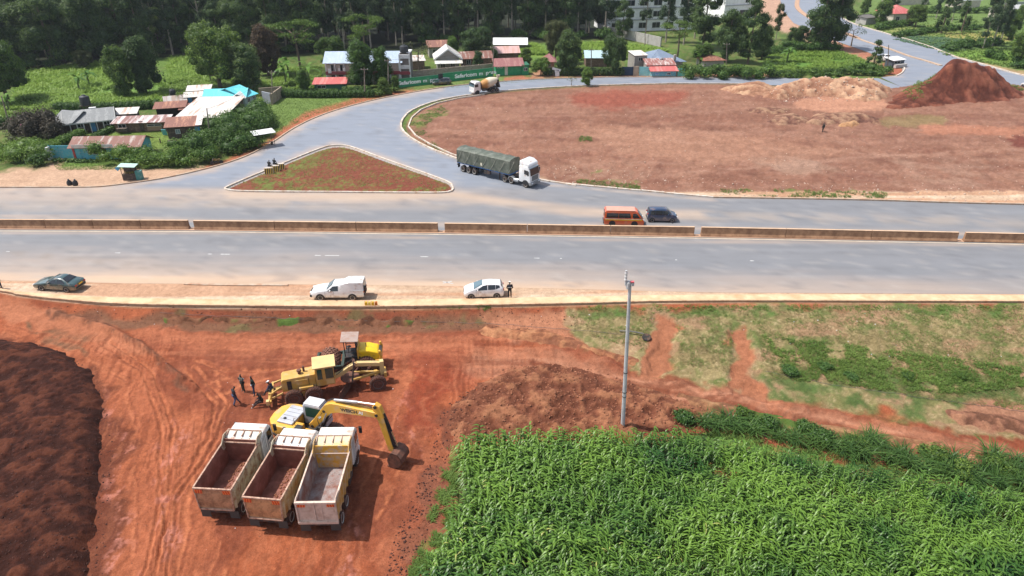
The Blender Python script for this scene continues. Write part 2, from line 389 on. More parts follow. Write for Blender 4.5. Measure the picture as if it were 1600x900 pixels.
    poly([(1440, 195), (1600, 200), (1600, 215), (1440, 208)], (.40, .18, .11), 4, 1, .7)
    poly([(1575, 215), (1640, 210), (1640, 232), (1580, 230)], (.15, .05, .035), 3)
    poly([(900, 195), (1200, 215), (1350, 240), (1100, 260), (950, 235)], (.36, .2, .13), 8, 1.5, .5)
    line([(760, 266), (860, 288), (1000, 303), (1115, 312), (1500, 318)], 5, (.37, .25, .17), 4, .8)
    poly([(640, 186), (690, 165), (700, 175), (660, 200), (640, 205)], (.12, .17, .04), 3, 1, .8, sm(.35, .55, n3))
    for (a, b_, r1_) in ((915, 222, 7), (955, 283, 12), (990, 285, 9), (1160, 302, 22), (1230, 303, 20), (1330, 306, 28), (680, 235, 12), (930, 268, 8)):
        poly([(a - r1_, b_), (a, b_ - r1_ * .3), (a + r1_, b_), (a, b_ + r1_ * .3)], (.10, .17, .035), 3, 1, .8, sm(.35, .5, n2))
    # ---- triangle island
    poly(ISL, (.19, .062, .038), 2, 0.1); ini = sm(-2, 3, sdist(px, py, ISL))
    lay(ini * sm(.40, .52, n2 * .5 + n3 * .5 - .0022 * (py - 270)) * sm(.35, .6, n1 * .5 + fine * .5) * .95, (.13, .16, .04))
    # ---- this side of the road
    yb = np.interp(px, bx_, by_)
    below = sm(0, 3, py - yb)
    sh = sm(-1, 2, py - 300) * (1 - below); lay(sh, (.48, .345, .235))
    lay(sh * sm(.45, .6, stre), (.56, .43, .31)); lay(sh * sm(.5, .6, fbm(X * .08, Y * 1.2, 41, 3)) * .8, (.44, .25, .15))
    lay(below, red); lay(below * sm(.45, .65, n1), (.31, .092, .040)); lay(below * sm(.5, .7, n3) * .5, (.19, .05, .022))
    # bank just under the walkway
    poly([(60, 478), (200, 484), (600, 488), (880, 482), (900, 505), (700, 505), (400, 505), (250, 500), (120, 495)], (.17, .08, .045), 4, .6)
    poly([(250, 486), (600, 488), (760, 486), (760, 500), (600, 500), (300, 500)], (.12, .11, .045), 4, 1.5, .7, sm(.45, .6, n3) * sm(.35, .6, n2))
    poly([(740, 485), (890, 480), (900, 525), (800, 520)], (.36, .16, .09), 5)
    # grass slope on the right
    sl_ = [(880, 480), (1200, 476), (2400, 476), (2400, 680), (1600, 652), (1480, 632), (1380, 612), (1240, 596), (1150, 585), (1010, 560), (960, 540), (905, 525)]
    poly(sl_, (.25, .20, .095), 5, 1); ins = sm(-4, 5, sdist(wx, wy, sl_))
    lay(ins * sm(.45, .6, n2) * .8, (.15, .155, .055)); lay(ins * sm(.5, .6, n3) * .6 * sm(.35, .6, n2), (.09, .14, .035)); lay(ins * sm(.52, .64, fbm(X * .35, Y * .6, 77, 4)) * .75, (.33, .2, .12)); lay(ins * sm(.62, .75, fine) * .6, (.36, .28, .16))
    poly([(1185, 520), (1290, 530), (1380, 545), (1600, 575), (1600, 600), (1500, 610), (1440, 625), (1300, 600), (1200, 580)], (.065, .115, .03), 14, 1.4, .85, sm(.36, .56, n3) * sm(.3, .6, n2 + fine * .2))
    poly([(900, 480), (1600, 476), (1600, 486), (900, 490)], (.08, .15, .035), 3, 1, .8, sm(.35, .6, n3))
    scar = (.32, .13, .068)
    poly([(1022, 490), (1052, 490), (1058, 520), (1060, 560), (1015, 565), (1012, 540), (1024, 515)], scar, 4, 1.3)
    poly([(1145, 503), (1175, 503), (1180, 540), (1195, 570), (1205, 595), (1150, 590), (1143, 560)], scar, 4, 1.3)
    poly([(1500, 605), (1560, 595), (1640, 610), (1640, 650), (1560, 640)], (.3, .15, .09), 5, 1)
    # track on the right
    poly([(730, 530), (860, 530), (1000, 562), (1200, 592), (1400, 625), (1600, 665), (1900, 720), (1900, 760), (1600, 700), (1350, 672), (1150, 632), (980, 600), (820, 580), (700, 560)], redl, 6, .8)
    for L in ([(830, 548), (1000, 580), (1200, 612), (1400, 645), (1650, 690)], [(840, 560), (1000, 590), (1200, 630), (1400, 662), (1640, 705)]):
        line(L, 2.5, (.20, .065, .034), 2, .5, .8)
    for L in ([(850, 553), (1010, 585), (1210, 620), (1400, 652), (1650, 697)], [(830, 543), (1020, 572), (1210, 602), (1420, 640)]):
        line(L, 2.5, (.42, .2, .12), 2, .5, .8)
    # left track, pink flats, tyre lines
    poly([(0, 500), (90, 505), (200, 540), (250, 590), (330, 660), (330, 740), (300, 900), (290, 1000), (150, 1000), (170, 800), (180, 640), (130, 570), (0, 530)], (.33, .105, .048), 10, 1, .8)
    poly([(0, 465), (60, 470), (180, 500), (260, 545), (200, 540), (60, 500), (0, 495)], (.38, .15, .078), 6, 1, .8)
    poly([(200, 500), (420, 505), (640, 510), (740, 520), (740, 540), (500, 530), (300, 530), (220, 515)], (.36, .125, .062), 6, 1, .8)
    poly([(60, 505), (140, 512), (120, 525), (60, 522)], (.17, .09, .05), 4, 1, .8)
    line([(80, 480), (160, 498), (215, 522), (262, 560), (300, 585)], 5, (.14, .06, .035), 4, 1.0, .95, sm(.3, .5, n2))
    line([(30, 500), (90, 515), (130, 535)], 3, (.16, .09, .05), 3, 1.0, .9)
    poly([(-300, 530), (0, 522), (80, 526), (150, 560), (178, 620), (182, 700), (172, 800), (160, 900), (140, 1050), (-300, 1050)], (.10, .032, .018), 13, 2.2, .75)
    for k, L in enumerate(([(300, 545), (345, 560), (420, 558), (560, 540)], [(310, 548), (380, 590), (410, 600)], [(330, 600), (400, 575), (520, 550)], [(320, 580), (380, 565), (480, 552)],
              [(285, 560), (330, 610), (320, 660), (250, 760), (230, 900)], [(300, 556), (350, 610), (335, 660), (270, 750), (245, 900)], [(330, 560), (345, 620), (300, 700), (262, 900)],
              [(150, 520), (215, 560), (245, 640), (240, 760), (205, 900)], [(170, 520), (232, 560), (262, 640), (255, 760), (222, 900)], [(130, 540), (190, 580), (205, 680), (190, 900)],
              [(0, 512), (120, 535), (190, 570)], [(0, 500), (120, 520), (210, 560)], [(400, 900), (420, 860)], [(560, 740), (610, 640), (640, 560)], [(590, 780), (640, 660), (680, 560)], [(330, 820), (310, 900)], [(345, 860), (335, 900)])):
        line(L, 2.6, (.47, .165, .075) if k % 2 == 0 else (.42, .145, .068), 3, .35, .75, sm(.3, .5, n2))
        line([(a + 5, b + 1) for a, b in L], 1.3, (.17, .045, .022), 1.5, .35, .7, sm(.35, .5, n2))
    pinkm = sm(.5, .62, fbm(X * 1.6, Y * .8, 55, 5)) * .7 * sm(.3, .5, fine)
    for P in ([(155, 600), (185, 610), (195, 700), (190, 760), (185, 900), (150, 900), (165, 760)], [(250, 630), (285, 650), (290, 720), (270, 820), (245, 850), (235, 780)], [(540, 760), (575, 770), (560, 900), (520, 900)], [(640, 590), (680, 600), (640, 680), (600, 650)]):
        poly(P, (.46, .19, .14), 14, 1.2, 1, pinkm)
    poly([(640, 540), (720, 530), (745, 560), (700, 600), (680, 640), (640, 650)], (.21, .042, .02), 12, 1, .8)
    poly([(690, 530), (740, 540), (735, 570), (700, 590), (640, 900), (590, 900), (640, 700)], (.32, .11, .055), 9, 1.2, .5, sm(.35, .6, n3))
    # darker strip next to the maize, weeds
    poly([(690, 640), (740, 600), (720, 660), (705, 700), (680, 780), (655, 900), (640, 1000), (600, 1000), (620, 900), (650, 800), (670, 720)], (.19, .07, .04), 6, 1.2)
    poly([(680, 790), (705, 720), (720, 760), (710, 900), (640, 900), (660, 850)], (.13, .17, .045), 6, 1.2, .85, sm(.3, .5, n2))
    poly([(1060, 655), (1130, 640), (1260, 660), (1400, 690), (1600, 712), (1900, 760), (1900, 900), (1600, 790), (1400, 748), (1200, 700), (1060, 680)], (.08, .15, .035), 6, 1.2)
    poly(MAIZE, (.07, .06, .025), 4, .6)
    lay(fine[..., ] * 0, (0, 0, 0))
    # long drag marks left by tyres and blades
    yd = below * np.where(px < 900, sm(502, 514, py), 1) * (.35 + .65 * sm(.35, .6, n1)) * (1 - sm(-4, 6, sdist(wx, wy, sl_))) * (1 - sm(-3, 3, sdist(px, py, MAIZE))); ang = np.interp(px, [0, 200, 330, 560, 700, 1000], [-.9, -.35, .12, .2, .1, -1.2]) * 1.0
    u_ = X * np.cos(ang) + Y * np.sin(ang); v_ = -X * np.sin(ang) + Y * np.cos(ang); sk = fbm(u_ * 2.2 + nz * 5, v_ * .22, 131, 5); lay(yd * sm(.52, .66, sk) * .38, (.39, .14, .07)); lay(yd * sm(.45, .33, sk) * .5, (.15, .04, .019))
    up_ = yd * sm(575, 545, py) * sm(200, 300, px); sk = fbm(X * .14, Y * 2.2, 133, 5); lay(up_ * sm(.5, .64, sk) * .5, (.41, .16, .085)); lay(up_ * sm(.45, .33, sk) * .5, (.17, .05, .025))
    f = (0.86 + 0.28 * fine)[..., None]
    return col * f
def relief(X, Y):
    px, py = toP(X, Y); px = np.where(Y < 10, 800 + X * 25, px); py = np.where(Y < 10, 1400.0, py)
    near = sm(2, 12, py - np.interp(px, bx_, by_))
    inl = sm(3, 16, sdist(px, py, LOT)); ini = sm(2, 8, sdist(px, py, ISL))
    n = (fbm(X * .9, Y * .9, 61, 4) - .5); n4 = (fbm(X * 3, Y * 3, 63, 3) - .5)
    z = near * (n * .22 + n4 * .10) + inl * (n * .45 + n4 * .12 + .15) + ini * (.12 + n4 * .12)
    far = (py < 292) & (inl <= 0) & (ini <= 0)
    z = z - np.where(far, np.abs(n4) * .05 + .03, 0)
    # graded ridges and ruts
    z += .45 * (1 - sm(0, 9, ldist(px + n * 20, py + n * 12, [(80, 482), (160, 500), (215, 524), (262, 562), (300, 587)]))) * sm(.25, .5, fbm(X * 1.1, Y * 1.1, 71, 3))
    z += .35 * (1 - sm(0, 6, ldist(px + n * 20, py + n * 12, [(250, 503), (420, 508), (650, 512), (760, 515)]))) * fbm(X * 1.4, Y * 1.4, 73, 3)
    for L in ([(285, 560), (330, 610), (320, 660), (250, 760), (230, 900)], [(300, 556), (350, 610), (335, 660), (270, 750), (245, 900)], [(150, 520), (215, 560), (245, 640), (240, 760), (205, 900)],
              [(170, 520), (232, 560), (262, 640), (255, 760), (222, 900)], [(830, 548), (1000, 580), (1200, 612), (1400, 645), (1650, 690)], [(840, 560), (1000, 590), (1200, 630), (1400, 662), (1640, 705)], [(300, 545), (345, 560), (420, 558), (560, 540)]):
        d = ldist(px + n * 8, py + n * 6, L); z += -.10 * (1 - sm(0, 3.5, d)) + .07 * np.exp(-((d - 5) / 2.0) ** 2)
    # cut scars in the bank
    for P in ([(1022, 490), (1052, 490), (1058, 520), (1060, 560), (1015, 565), (1012, 540), (1024, 515)], [(1145, 503), (1175, 503), (1180, 540), (1195, 570), (1205, 595), (1150, 590), (1143, 560)]):
        z -= .26 * sm(-4, 5, sdist(px + n * 26 + n4 * 10, py + n * 16, P)) * (0.3 + 1.3 * (vn(X * .5, Y * 1.1, 5)))
    # step where the track is cut below the bank
    z += .35 * sm(6, 0, np.abs(ldist(px, py + n * 10, [(905, 530), (1010, 566), (1150, 592), (1240, 604), (1380, 622), (1500, 648), (1700, 690)]) - 0)) * near * fbm(X * 1.2, Y * 1.2, 81, 3)
    return z
def gridpatch(us, ys_, xw):
    YY, UU = np.meshgrid(ys_, us, indexing='ij'); XX = UU * xw(YY); return XX, YY
inv = np.linspace(1 / 18.0, 1 / 420.0, 900); ys_ = 1 / inv
ys_ = np.concatenate([[-80, -40, -15, 0, 10], ys_, [480, 560, 700, 900, 1300, 2000, 3500]])
us = np.concatenate([[-8, -5, -3, -2.2, -1.6, -1.35, -1.2, -1.1], np.linspace(-1.04, 1.04, 960), [1.1, 1.2, 1.35, 1.6, 2.2, 3, 5, 8]])
XX, YY = gridpatch(us, ys_, lambda y: 14 + 0.76 * np.maximum(y, 0) + 6)
ZZ = H(XX, YY) + relief(XX, YY) * (YY > 12)
# distant land climbs gently
ZZ = ZZ + np.maximum(YY - 330, 0) * 0.05
cols = paint(XX, YY)
nr, nc = XX.shape; idx = np.arange(nr * nc).reshape(nr, nc)
F = np.stack([idx[:-1, :-1], idx[:-1, 1:], idx[1:, 1:], idx[1:, :-1]], -1).reshape(-1, 4)
def rgba(c): return np.concatenate([c.reshape(-1, 3), np.ones((c.size // 3, 1))], 1)
g = npmesh('ground', np.stack([XX, YY, ZZ], -1).reshape(-1, 3), F, SOIL, smooth=True, attrs=[('Col', 'POINT', 'FLOAT_COLOR', rgba(cols))])
tag(g, kind='structure')
def GZr(x, y): return float(H(x, y)) + float(relief(np.array([x]), np.array([y]))[0])
# ================================================================ asphalt
ASP = m_asphalt()
def sheet(name, outline, z, colf, step=1.0, mat=None, yfar=None):
    """flat sheet with interior points; outline in world coordinates"""
    P = [Vector(p) for p in outline]; n = len(P)
    xs = [p[0] for p in outline]; ys = [p[1] for p in outline]
    gx = np.arange(min(xs), max(xs), step); gy = np.arange(min(ys), max(ys), step * .6)
    A, B = np.meshgrid(gx, gy); A = A.ravel(); B = B.ravel()
    d = sdist(A, B, outline); k = d > step * .4
    pts = P + [Vector((a, b)) for a, b in zip(A[k], B[k])]
    r = delaunay_2d_cdt(pts, [(i, (i + 1) % n) for i in range(n)], [list(range(n))], 1, 1e-5)
    V = np.array([(p[0], p[1]) for p in r[0]]); Fs = np.array([f for f in r[2] if len(f) == 3])
    cc = colf(V[:, 0], V[:, 1])
    o = npmesh(name, np.column_stack([V, np.full(len(V), z)]), Fs, mat or ASP, smooth=True, attrs=[('Col', 'POINT', 'FLOAT_COLOR', rgba(cc))])
    a = o.data.polygons[0].normal.z
    if a < 0: o.data.flip_normals()
    return tag(o, kind='structure')
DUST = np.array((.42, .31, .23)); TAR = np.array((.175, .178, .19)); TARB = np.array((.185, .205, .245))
def road_col(X, Y):
    px, py = toP(X, Y); n = fbm(X * .12, Y * .7, 91, 4) - .5; n5 = fbm(X * .5, Y * .5, 93, 4)
    c = np.repeat(TAR[None], len(X), 0); st = fbm(X * .02, Y * 1.3, 95, 4)
    c = c * (0.93 + .14 * st)[:, None]
    def lay(m, q, k=1):
        nonlocal c
        m = np.clip(m * k, 0, 1)[:, None]; c = c * (1 - m) + np.array(q) * m
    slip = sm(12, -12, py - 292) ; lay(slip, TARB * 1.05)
    # near carriageway shoulder dust, thickest at left
    lim = np.interp(px, [-300, 0, 300, 600, 900, 1100, 1600], [392, 402, 408, 412, 424, 436, 446])
    lay(sm(-26, 26, py + n * 30 - lim) * (py > 366), DUST, .55)
    lay(sm(14, 34, py + n * 20 - lim) * (py > 366), (.48, .33, .22), .8)
    # far carriageway
    lay(sm(335, 305, py + n * 14) * sm(290, 298, py) * sm(900, 500, px) * sm(.2, .5, n5 + .1), DUST, .5)
    for L, w_, k in (([(330, 262), (400, 240), (440, 215), (490, 185), (540, 167), (600, 151), (690, 136)], 9, .7), ([(150, 296), (240, 284), (330, 264)], 7, .6), ([(354, 303), (540, 308), (705, 304), (760, 312), (900, 330), (1100, 336)], 12, .75),
                     ([(366, 288), (440, 257), (522, 226), (600, 247), (706, 291)], 9, .6), ([(1115, 312), (1000, 302), (860, 290), (760, 266), (700, 246), (640, 215), (626, 200), (640, 172), (700, 152)], 4, .45),
                     ([(0, 296), (150, 296)], 5, .6), ([(0, 338), (1600, 366)], 5, .5), ([(0, 362), (1600, 383)], 3, .4), ([(900, 120), (1200, 119)], 3, .4), ([(1372, 90), (1412, 105), (1400, 122)], 5, .6)):
        lay(sm(w_, 0, ldist(px + n * 10, py + n * 8, L)), DUST, k)
    lay(sm(14, 0, ldist(px, py + n * 10, [(0, 322), (400, 316), (760, 318), (1000, 335), (1600, 350)])) * sm(.35, .6, n5), (.3, .25, .21), .6)
    for k_, L in enumerate(([(-300, 366), (0, 371), (800, 377), (1600, 392)], [(-300, 374), (0, 379), (800, 385), (1600, 401)], [(0, 402), (800, 408), (1600, 420)], [(0, 413), (800, 420), (1600, 432)], [(400, 330), (1000, 342), (1600, 352)], [(0, 316), (700, 321), (1600, 337)],
              [(200, 289), (340, 266), (430, 236), (500, 196), (560, 177), (640, 156), (760, 139), (900, 130), (1200, 128)], [(560, 181), (600, 210), (640, 236), (720, 266), (830, 296), (1000, 316)], [(590, 172), (605, 200), (650, 226), (740, 258), (840, 288), (1000, 306)])):
        lay(sm(3.2 if k_ < 6 else 2.4, .5, ldist(px, py + n * 2, L)) * sm(.3, .55, n5), (.12, .125, .135), .22)
    sp_ = fbm(X * .8, Y * .8, 97, 3); lay(sm(.68, .74, sp_), (.11, .11, .12), .3); lay(sm(.7, .75, fbm(X * 2.1, Y * 2.1, 99, 2)), (.36, .33, .30), .2)
    for L in ([(0, 392), (120, 402), (300, 420), (500, 432), (760, 440)], [(0, 396), (130, 408), (320, 430)]):
        lay(sm(1.6, 0, ldist(px, py, L)), (.2, .16, .13), .45)
    return c
hw_near = [(-900, 338), (0, 358), (300, 359.5), (700, 364), (1100, 370), (1600, 379.5), (2600, 398), (2600, 462), (1600, 460), (1100, 457), (900, 452), (700, 447), (400, 444), (200, 443), (0, 438), (-300, 430), (-900, 392)]
sheet('near_carriageway_road', WP(hw_near), .012, road_col, 1.1)
KL = spl([(0, 293), (75, 293), (148, 292.5), (200, 287), (260, 278), (330, 262), (380, 246), (420, 226), (460, 200), (500, 181), (550, 165), (610, 151), (690, 137), (760, 129.5), (830, 124.5), (900, 122), (1000, 120.5), (1200, 120.8)], 5)
KR = spl([(1115, 309), (1000, 298.5), (860, 284.5), (760, 262), (700, 243.5), (650, 221), (629, 204), (628, 189), (645, 172), (690, 156), (760, 145.5), (830, 139), (900, 135), (1050, 131), (1200, 132)], 5)
far_out = [(-900, 300), (-300, 296)] + KL + [(1300, 124), (1372, 122), (1400, 119), (1412, 112), (1410, 103), (1390, 94), (1360, 83)] + [(1300, 60), (1240, 34), (1222, 15), (1215, -20), (1200, -60), (1270, -60), (1285, -20), (1300, 15), (1330, 36), (1400, 57), (1450, 72), (1500, 92), (1560, 107), (1610, 122), (1800, 158), (2200, 240), (2600, 330)]
hw_far = [(-900, 296), (-300, 294)] + KL + [(1300, 124), (1372, 122), (1420, 140), (1300, 136), (1200, 133)] + KR[::-1][1:] + [(1350, 313), (1600, 320), (2600, 338), (2600, 392), (1600, 376), (1100, 368), (700, 362), (300, 357), (0, 356), (-900, 334)]
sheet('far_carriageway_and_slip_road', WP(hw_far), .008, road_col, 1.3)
hw_up = [(1376, 121), (1400, 118), (1410, 112), (1410, 103), (1390, 94), (1360, 83), (1300, 62), (1240, 36), (1222, 15), (1215, -20), (1200, -60), (1275, -60), (1285, -20), (1300, 15), (1330, 36), (1400, 57), (1450, 72), (1500, 92), (1560, 107), (1610, 122), (1800, 158), (2200, 240), (2100, 260), (1700, 175), (1600, 150), (1500, 145), (1420, 141)]
sheet('upper_highway', WP(hw_up), .016, road_col, 2.2)
# ---------------------------------------------------------------- kerbs, pavement
def strip(name, line, wd, h, mat, z0=-.05, side=0, parent=None, blocks=0, gap=.04):
    """a ribbon of real section following a ground polyline (world xy); blocks cuts it into lengths"""
    P = [Vector((p[0], p[1], 0)) for p in line]; mb = MB()
    if blocks:
        out = []; acc = 0; cur = P[0]; out.append(cur.copy())
        for a, b in zip(P[:-1], P[1:]):
            L = (b - a).length; s = 0
            while acc + (L - s) >= blocks:
                s += blocks - acc; acc = 0; out.append(a + (b - a) * (s / L))
            acc += L - s
        for a, b in zip(out[:-1], out[1:]):
            d = (b - a).normalized(); a2 = a + d * gap; b2 = b - d * gap; nn = Vector((-d.y, d.x, 0)) * wd / 2; j = random.uniform(-.03, .03)
            vs = [a2 + nn + Vector((0, 0, z0)), a2 - nn + Vector((0, 0, z0)), b2 - nn + Vector((0, 0, z0)), b2 + nn + Vector((0, 0, z0))]
            vs += [v + Vector((0, 0, h - z0 + j)) for v in vs]
            mb.add(vs, [[0, 1, 2, 3], [7, 6, 5, 4], [0, 4, 5, 1], [1, 5, 6, 2], [2, 6, 7, 3], [3, 7, 4, 0]])
    else:
        vs = []
        for i, p in enumerate(P):
            d = (P[min(i + 1, len(P) - 1)] - P[max(i - 1, 0)]).normalized(); nn = Vector((-d.y, d.x, 0)) * wd / 2
            zb = Vector((0, 0, z0)); zt = Vector((0, 0, h))
            vs += [p + nn + zb, p + nn + zt, p - nn + zt, p - nn + zb]
        fs = [[4 * i + k, 4 * i + (k + 1) % 4, 4 * i + 4 + (k + 1) % 4, 4 * i + 4 + k] for i in range(len(P) - 1) for k in range(4)]
        fs += [[0, 1, 2, 3], [4 * len(P) - 1 - k for k in range(4)]]
        mb.add(vs, fs)
    return mb.build(name, mat, parent)
KERB = M('dusty_kerb_concrete', (.46, .36, .27), .9, dirt=(.36, .2, .12), damt=.5, dscale=1.2, bump=.4)
KERBW = M('pale_kerb_concrete', (.58, .52, .45), .9, dirt=(.4, .26, .17), damt=.4, dscale=1.5, bump=.4)
def kerb(line, wd=.22, h=.17, mat=KERB, **k): return tag(strip('kerb', line, wd, h, mat, **k), kind='structure')
kerb(WP(KL), .25, .16)
kerb(WP(KR), .3, .2, blocks=3.2, mat=KERBW)
KR2 = spl([(900, 291), (850, 283), (760, 259), (702, 240), (658, 218), (640, 203), (640, 190), (656, 173), (698, 157.5), (760, 148)], 5)
kerb(WP(KR2), .22, .2, mat=KERBW, blocks=6)
kerb(WP(spl([(1115, 309), (1350, 313), (1600, 320), (2400, 335)], 4)), .25, .2)
kerb(WP(ISL + [ISL[0]]), .24, .2, mat=KERBW)
kerb(WP(spl([(1300, 15), (1330, 36), (1400, 57), (1450, 72), (1500, 92), (1560, 107), (1610, 122), (1800, 158)], 5)), .4, .25, mat=KERBW, blocks=9)
kerb(WP(spl([(1410, 102), (1413, 108), (1408, 115), (1400, 119)], 4)), .3, .2, mat=KERBW)
# medians of the upper highway
med = spl([(1300, 50), (1330, 57), (1355, 66), (1390, 77), (1420, 88), (1445, 95), (1470, 103)], 4); tag(strip('median_island', WP(med), .9, .2, KERB), kind='structure')
med = spl([(1250, -30), (1246, 0), (1246, 12), (1256, 22), (1275, 33), (1310, 48), (1340, 60)], 5); tag(strip('median_island', WP(med), 1.8, .2, M('median_soil', (.42, .26, .17), .95)), kind='structure')
# dusty pavement with its retaining edge
PAVE = M('dusty_paving', (.62, .44, .27), .95, dirt=(.5, .28, .15), damt=.45, dscale=.7, bump=.3, bscale=12)
top = spl(WALK_T, 6); bot = spl(WALK_B, 6)
mb = MB(); n = len(top); vs = []
for a, b in zip(top, bot):
    A = U(*a); B = U(*b); vs += [(A[0], A[1], -.05), (A[0], A[1], .13), (B[0], B[1], .13), (B[0], B[1], -1.6)]
mb.add(vs, [[4 * i + k, 4 * i + k + 1, 4 * i + 5 + k, 4 * i + 4 + k] for i in range(n - 1) for k in range(3)])
tag(mb.build('pavement', PAVE), kind='structure')
mb = MB()     # joints between paving bays and the outer kerb of the pavement
for i in range(0, n - 1):
    A = Vector(U(*bot[i]) + (.16,)); B = Vector(U(*bot[i + 1]) + (.16,)); mb.box((A + B) / 2, ((B - A).length * 1.01, .14, .12), rot=Matrix.Rotation(math.atan2(B.y - A.y, B.x - A.x), 3, 'Z'))
tag(mb.build('pavement_edge', M('edge_concrete', (.50, .35, .22), .9, dirt=(.3, .15, .08), damt=.5)), kind='structure')
# low kerb stub on the shoulder, painted dashes, edge lines
WHITE = M('worn_road_paint', (.75, .75, .72), .7, dirt=(.3, .3, .3), damt=.75, dscale=6)
o = strip('kerb', WP([(288, 444), (350, 445.5), (450, 446)]), .35, .10, KERB); tag(o, kind='structure')
def paintline(line, wd, z, mat=WHITE, name='road_marking'):
    P = [Vector(U(*p) + (z,)) for p in line]; mb = MB(); vs = []
    for i, p in enumerate(P):
        d = (P[min(i + 1, len(P) - 1)] - P[max(i - 1, 0)]).normalized(); nn = Vector((-d.y, d.x, 0)) * wd / 2; vs += [p + nn, p - nn]
    mb.add(vs, [[2 * i, 2 * i + 1, 2 * i + 3, 2 * i + 2] for i in range(len(P) - 1)]); return mb
mb = MB()
for x, l in ((10, 5), (180, 8), (325, 6), (345, 14), (492, 9), (508, 22), (657, 12), (835, 8), (875, 3), (1172, 6), (1055, 3)):
    y = 393 + x * .0125; q = paintline([(x, y), (x + l, y + .1)], .13, .018); mb.add(q.v, q.f)
for L in ([(692, 440), (708, 443.5)], [(692, 443), (706, 439.5)]): q = paintline(L, .12, .02); mb.add(q.v, q.f)
tag(mb.build('road_marking', WHITE), kind='structure')
YEL = M('dusty_yellow_line', (.62, .52, .38), .8, dirt=(.45, .34, .22), damt=.5, dscale=1)
mb = MB(); q = paintline([(-400, 350), (0, 361), (300, 362), (700, 366.5), (1100, 372.5), (1600, 382), (2200, 393)], .16, .018); mb.add(q.v, q.f)
tag(mb.build('road_edge_line', YEL), kind='structure')
# median strip under the barriers
tag(strip('median_strip', WP([(-900, 337), (0, 356.6), (300, 358.2), (700, 363), (1100, 369), (1600, 377.8), (2600, 395)]), .8, .06, M('median_soil', (.42, .26, .17), .95)), kind='structure')
# ================================================================ vehicles
GLASS = M('dark_window_glass', (.018, .022, .028), .08, spec=.8)
GLASSL = M('windscreen_glass', (.10, .16, .19), .08, spec=.9)
TYRE = M('dusty_tyre_rubber', (.022, .021, .02), .85, dirt=(.16, .08, .05), damt=.35, dscale=4)
MUDTYRE = M('muddy_tyre_rubber', (.045, .025, .018), .95, dirt=(.16, .06, .04), damt=.6, dscale=6, bump=.6)
RIM = M('silver_wheel_metal', (.55, .55, .55), .35, .7); RIMD = M('dark_wheel_metal', (.10, .10, .10), .5, .3)
RIMW = M('worn_white_rim_paint', (.5, .48, .44), .5, dirt=(.3, .15, .1), damt=.4)
BLK = M('black_vehicle_plastic', (.02, .02, .022), .6); DARK = M('dark_chassis_steel', (.03, .028, .028), .75, dirt=(.16, .08, .05), damt=.35)
CHROME = M('bright_metal', (.6, .6, .6), .25, .9)
HEAD = M('headlamp_lens', (.7, .72, .74), .1, spec=.8); TAIL = M('tail_lamp_lens', (.35, .01, .01), .2, spec=.8); AMB = M('amber_lens', (.8, .25, .02), .3)
PLATEY = M('yellow_number_plate', (.75, .45, .03), .5); PLATEW = M('white_number_plate', (.7, .7, .68), .5)
_wc = {}
def wheel(par, x, y, r, wd, rim=RIM, z=None, tyre=TYRE, lug=False, n=28):
    k = (r, wd, rim.name, tyre.name, lug)
    if k not in _wc:
        h = wd / 2; mb = MB().lathe([(r * .62, -h * .9), (r * .9, -h), (r * .985, -h * .8), (r, -h * .4), (r, h * .4), (r * .985, h * .8), (r * .9, h), (r * .62, h * .9)], n, 'y')
        if lug:
            for q in range(22):
                for s in (-1, 1):
                    t = 2 * PI * (q + (.5 if s > 0 else 0)) / 22; T = Matrix.Rotation(-t, 4, 'Y')
                    mb.box((r * 1.0, s * h * .5, 0), (r * .12, h * .85, r * .11), T=T, rot=Matrix.Rotation(s * .5, 3, 'X'))
        o = mb.build('wheel', tyre, par, smooth=not lug)
        rm = MB().lathe([(r * .2, -h * .55), (r * .34, -h * .62), (r * .5, -h * .5), (r * .58, -h * .95), (r * .65, -h * 1.0), (r * .65, h * 1.0), (r * .58, h * .95), (r * .5, h * .5), (r * .34, h * .62), (r * .2, h * .55)], 20, 'y')
        for q in range(5):
            t = 2 * PI * q / 5
            for s in (-1, 1): rm.box((r * .42 * math.cos(t), s * h * .6, r * .42 * math.sin(t)), (r * .12, .02, r * .12))
        rm = rm.build('rim', rim, o)
        _wc[k] = (o.data, rm.data)
    else:
        o = bpy.data.objects.new('wheel', _wc[k][0]); C.objects.link(o); o.parent = par
        rm = bpy.data.objects.new('rim', _wc[k][1]); C.objects.link(rm); rm.parent = o
    o.location = (x, y, r if z is None else z); return o
def place(root, rear, front, half, nearside=1):
    """near-side wheels touch the ground at these two picture points"""
    A, B = G(*rear), G(*front); d = (B - A); yaw = math.atan2(d.y, d.x); mid = (A + B) / 2
    n = Vector((-math.sin(yaw), math.cos(yaw), 0)); 
    if n.y < 0: n = -n
    p = mid + n * half; root.location = (p.x, p.y, p.z + .012); root.rotation_euler = (0, 0, yaw); return d.length
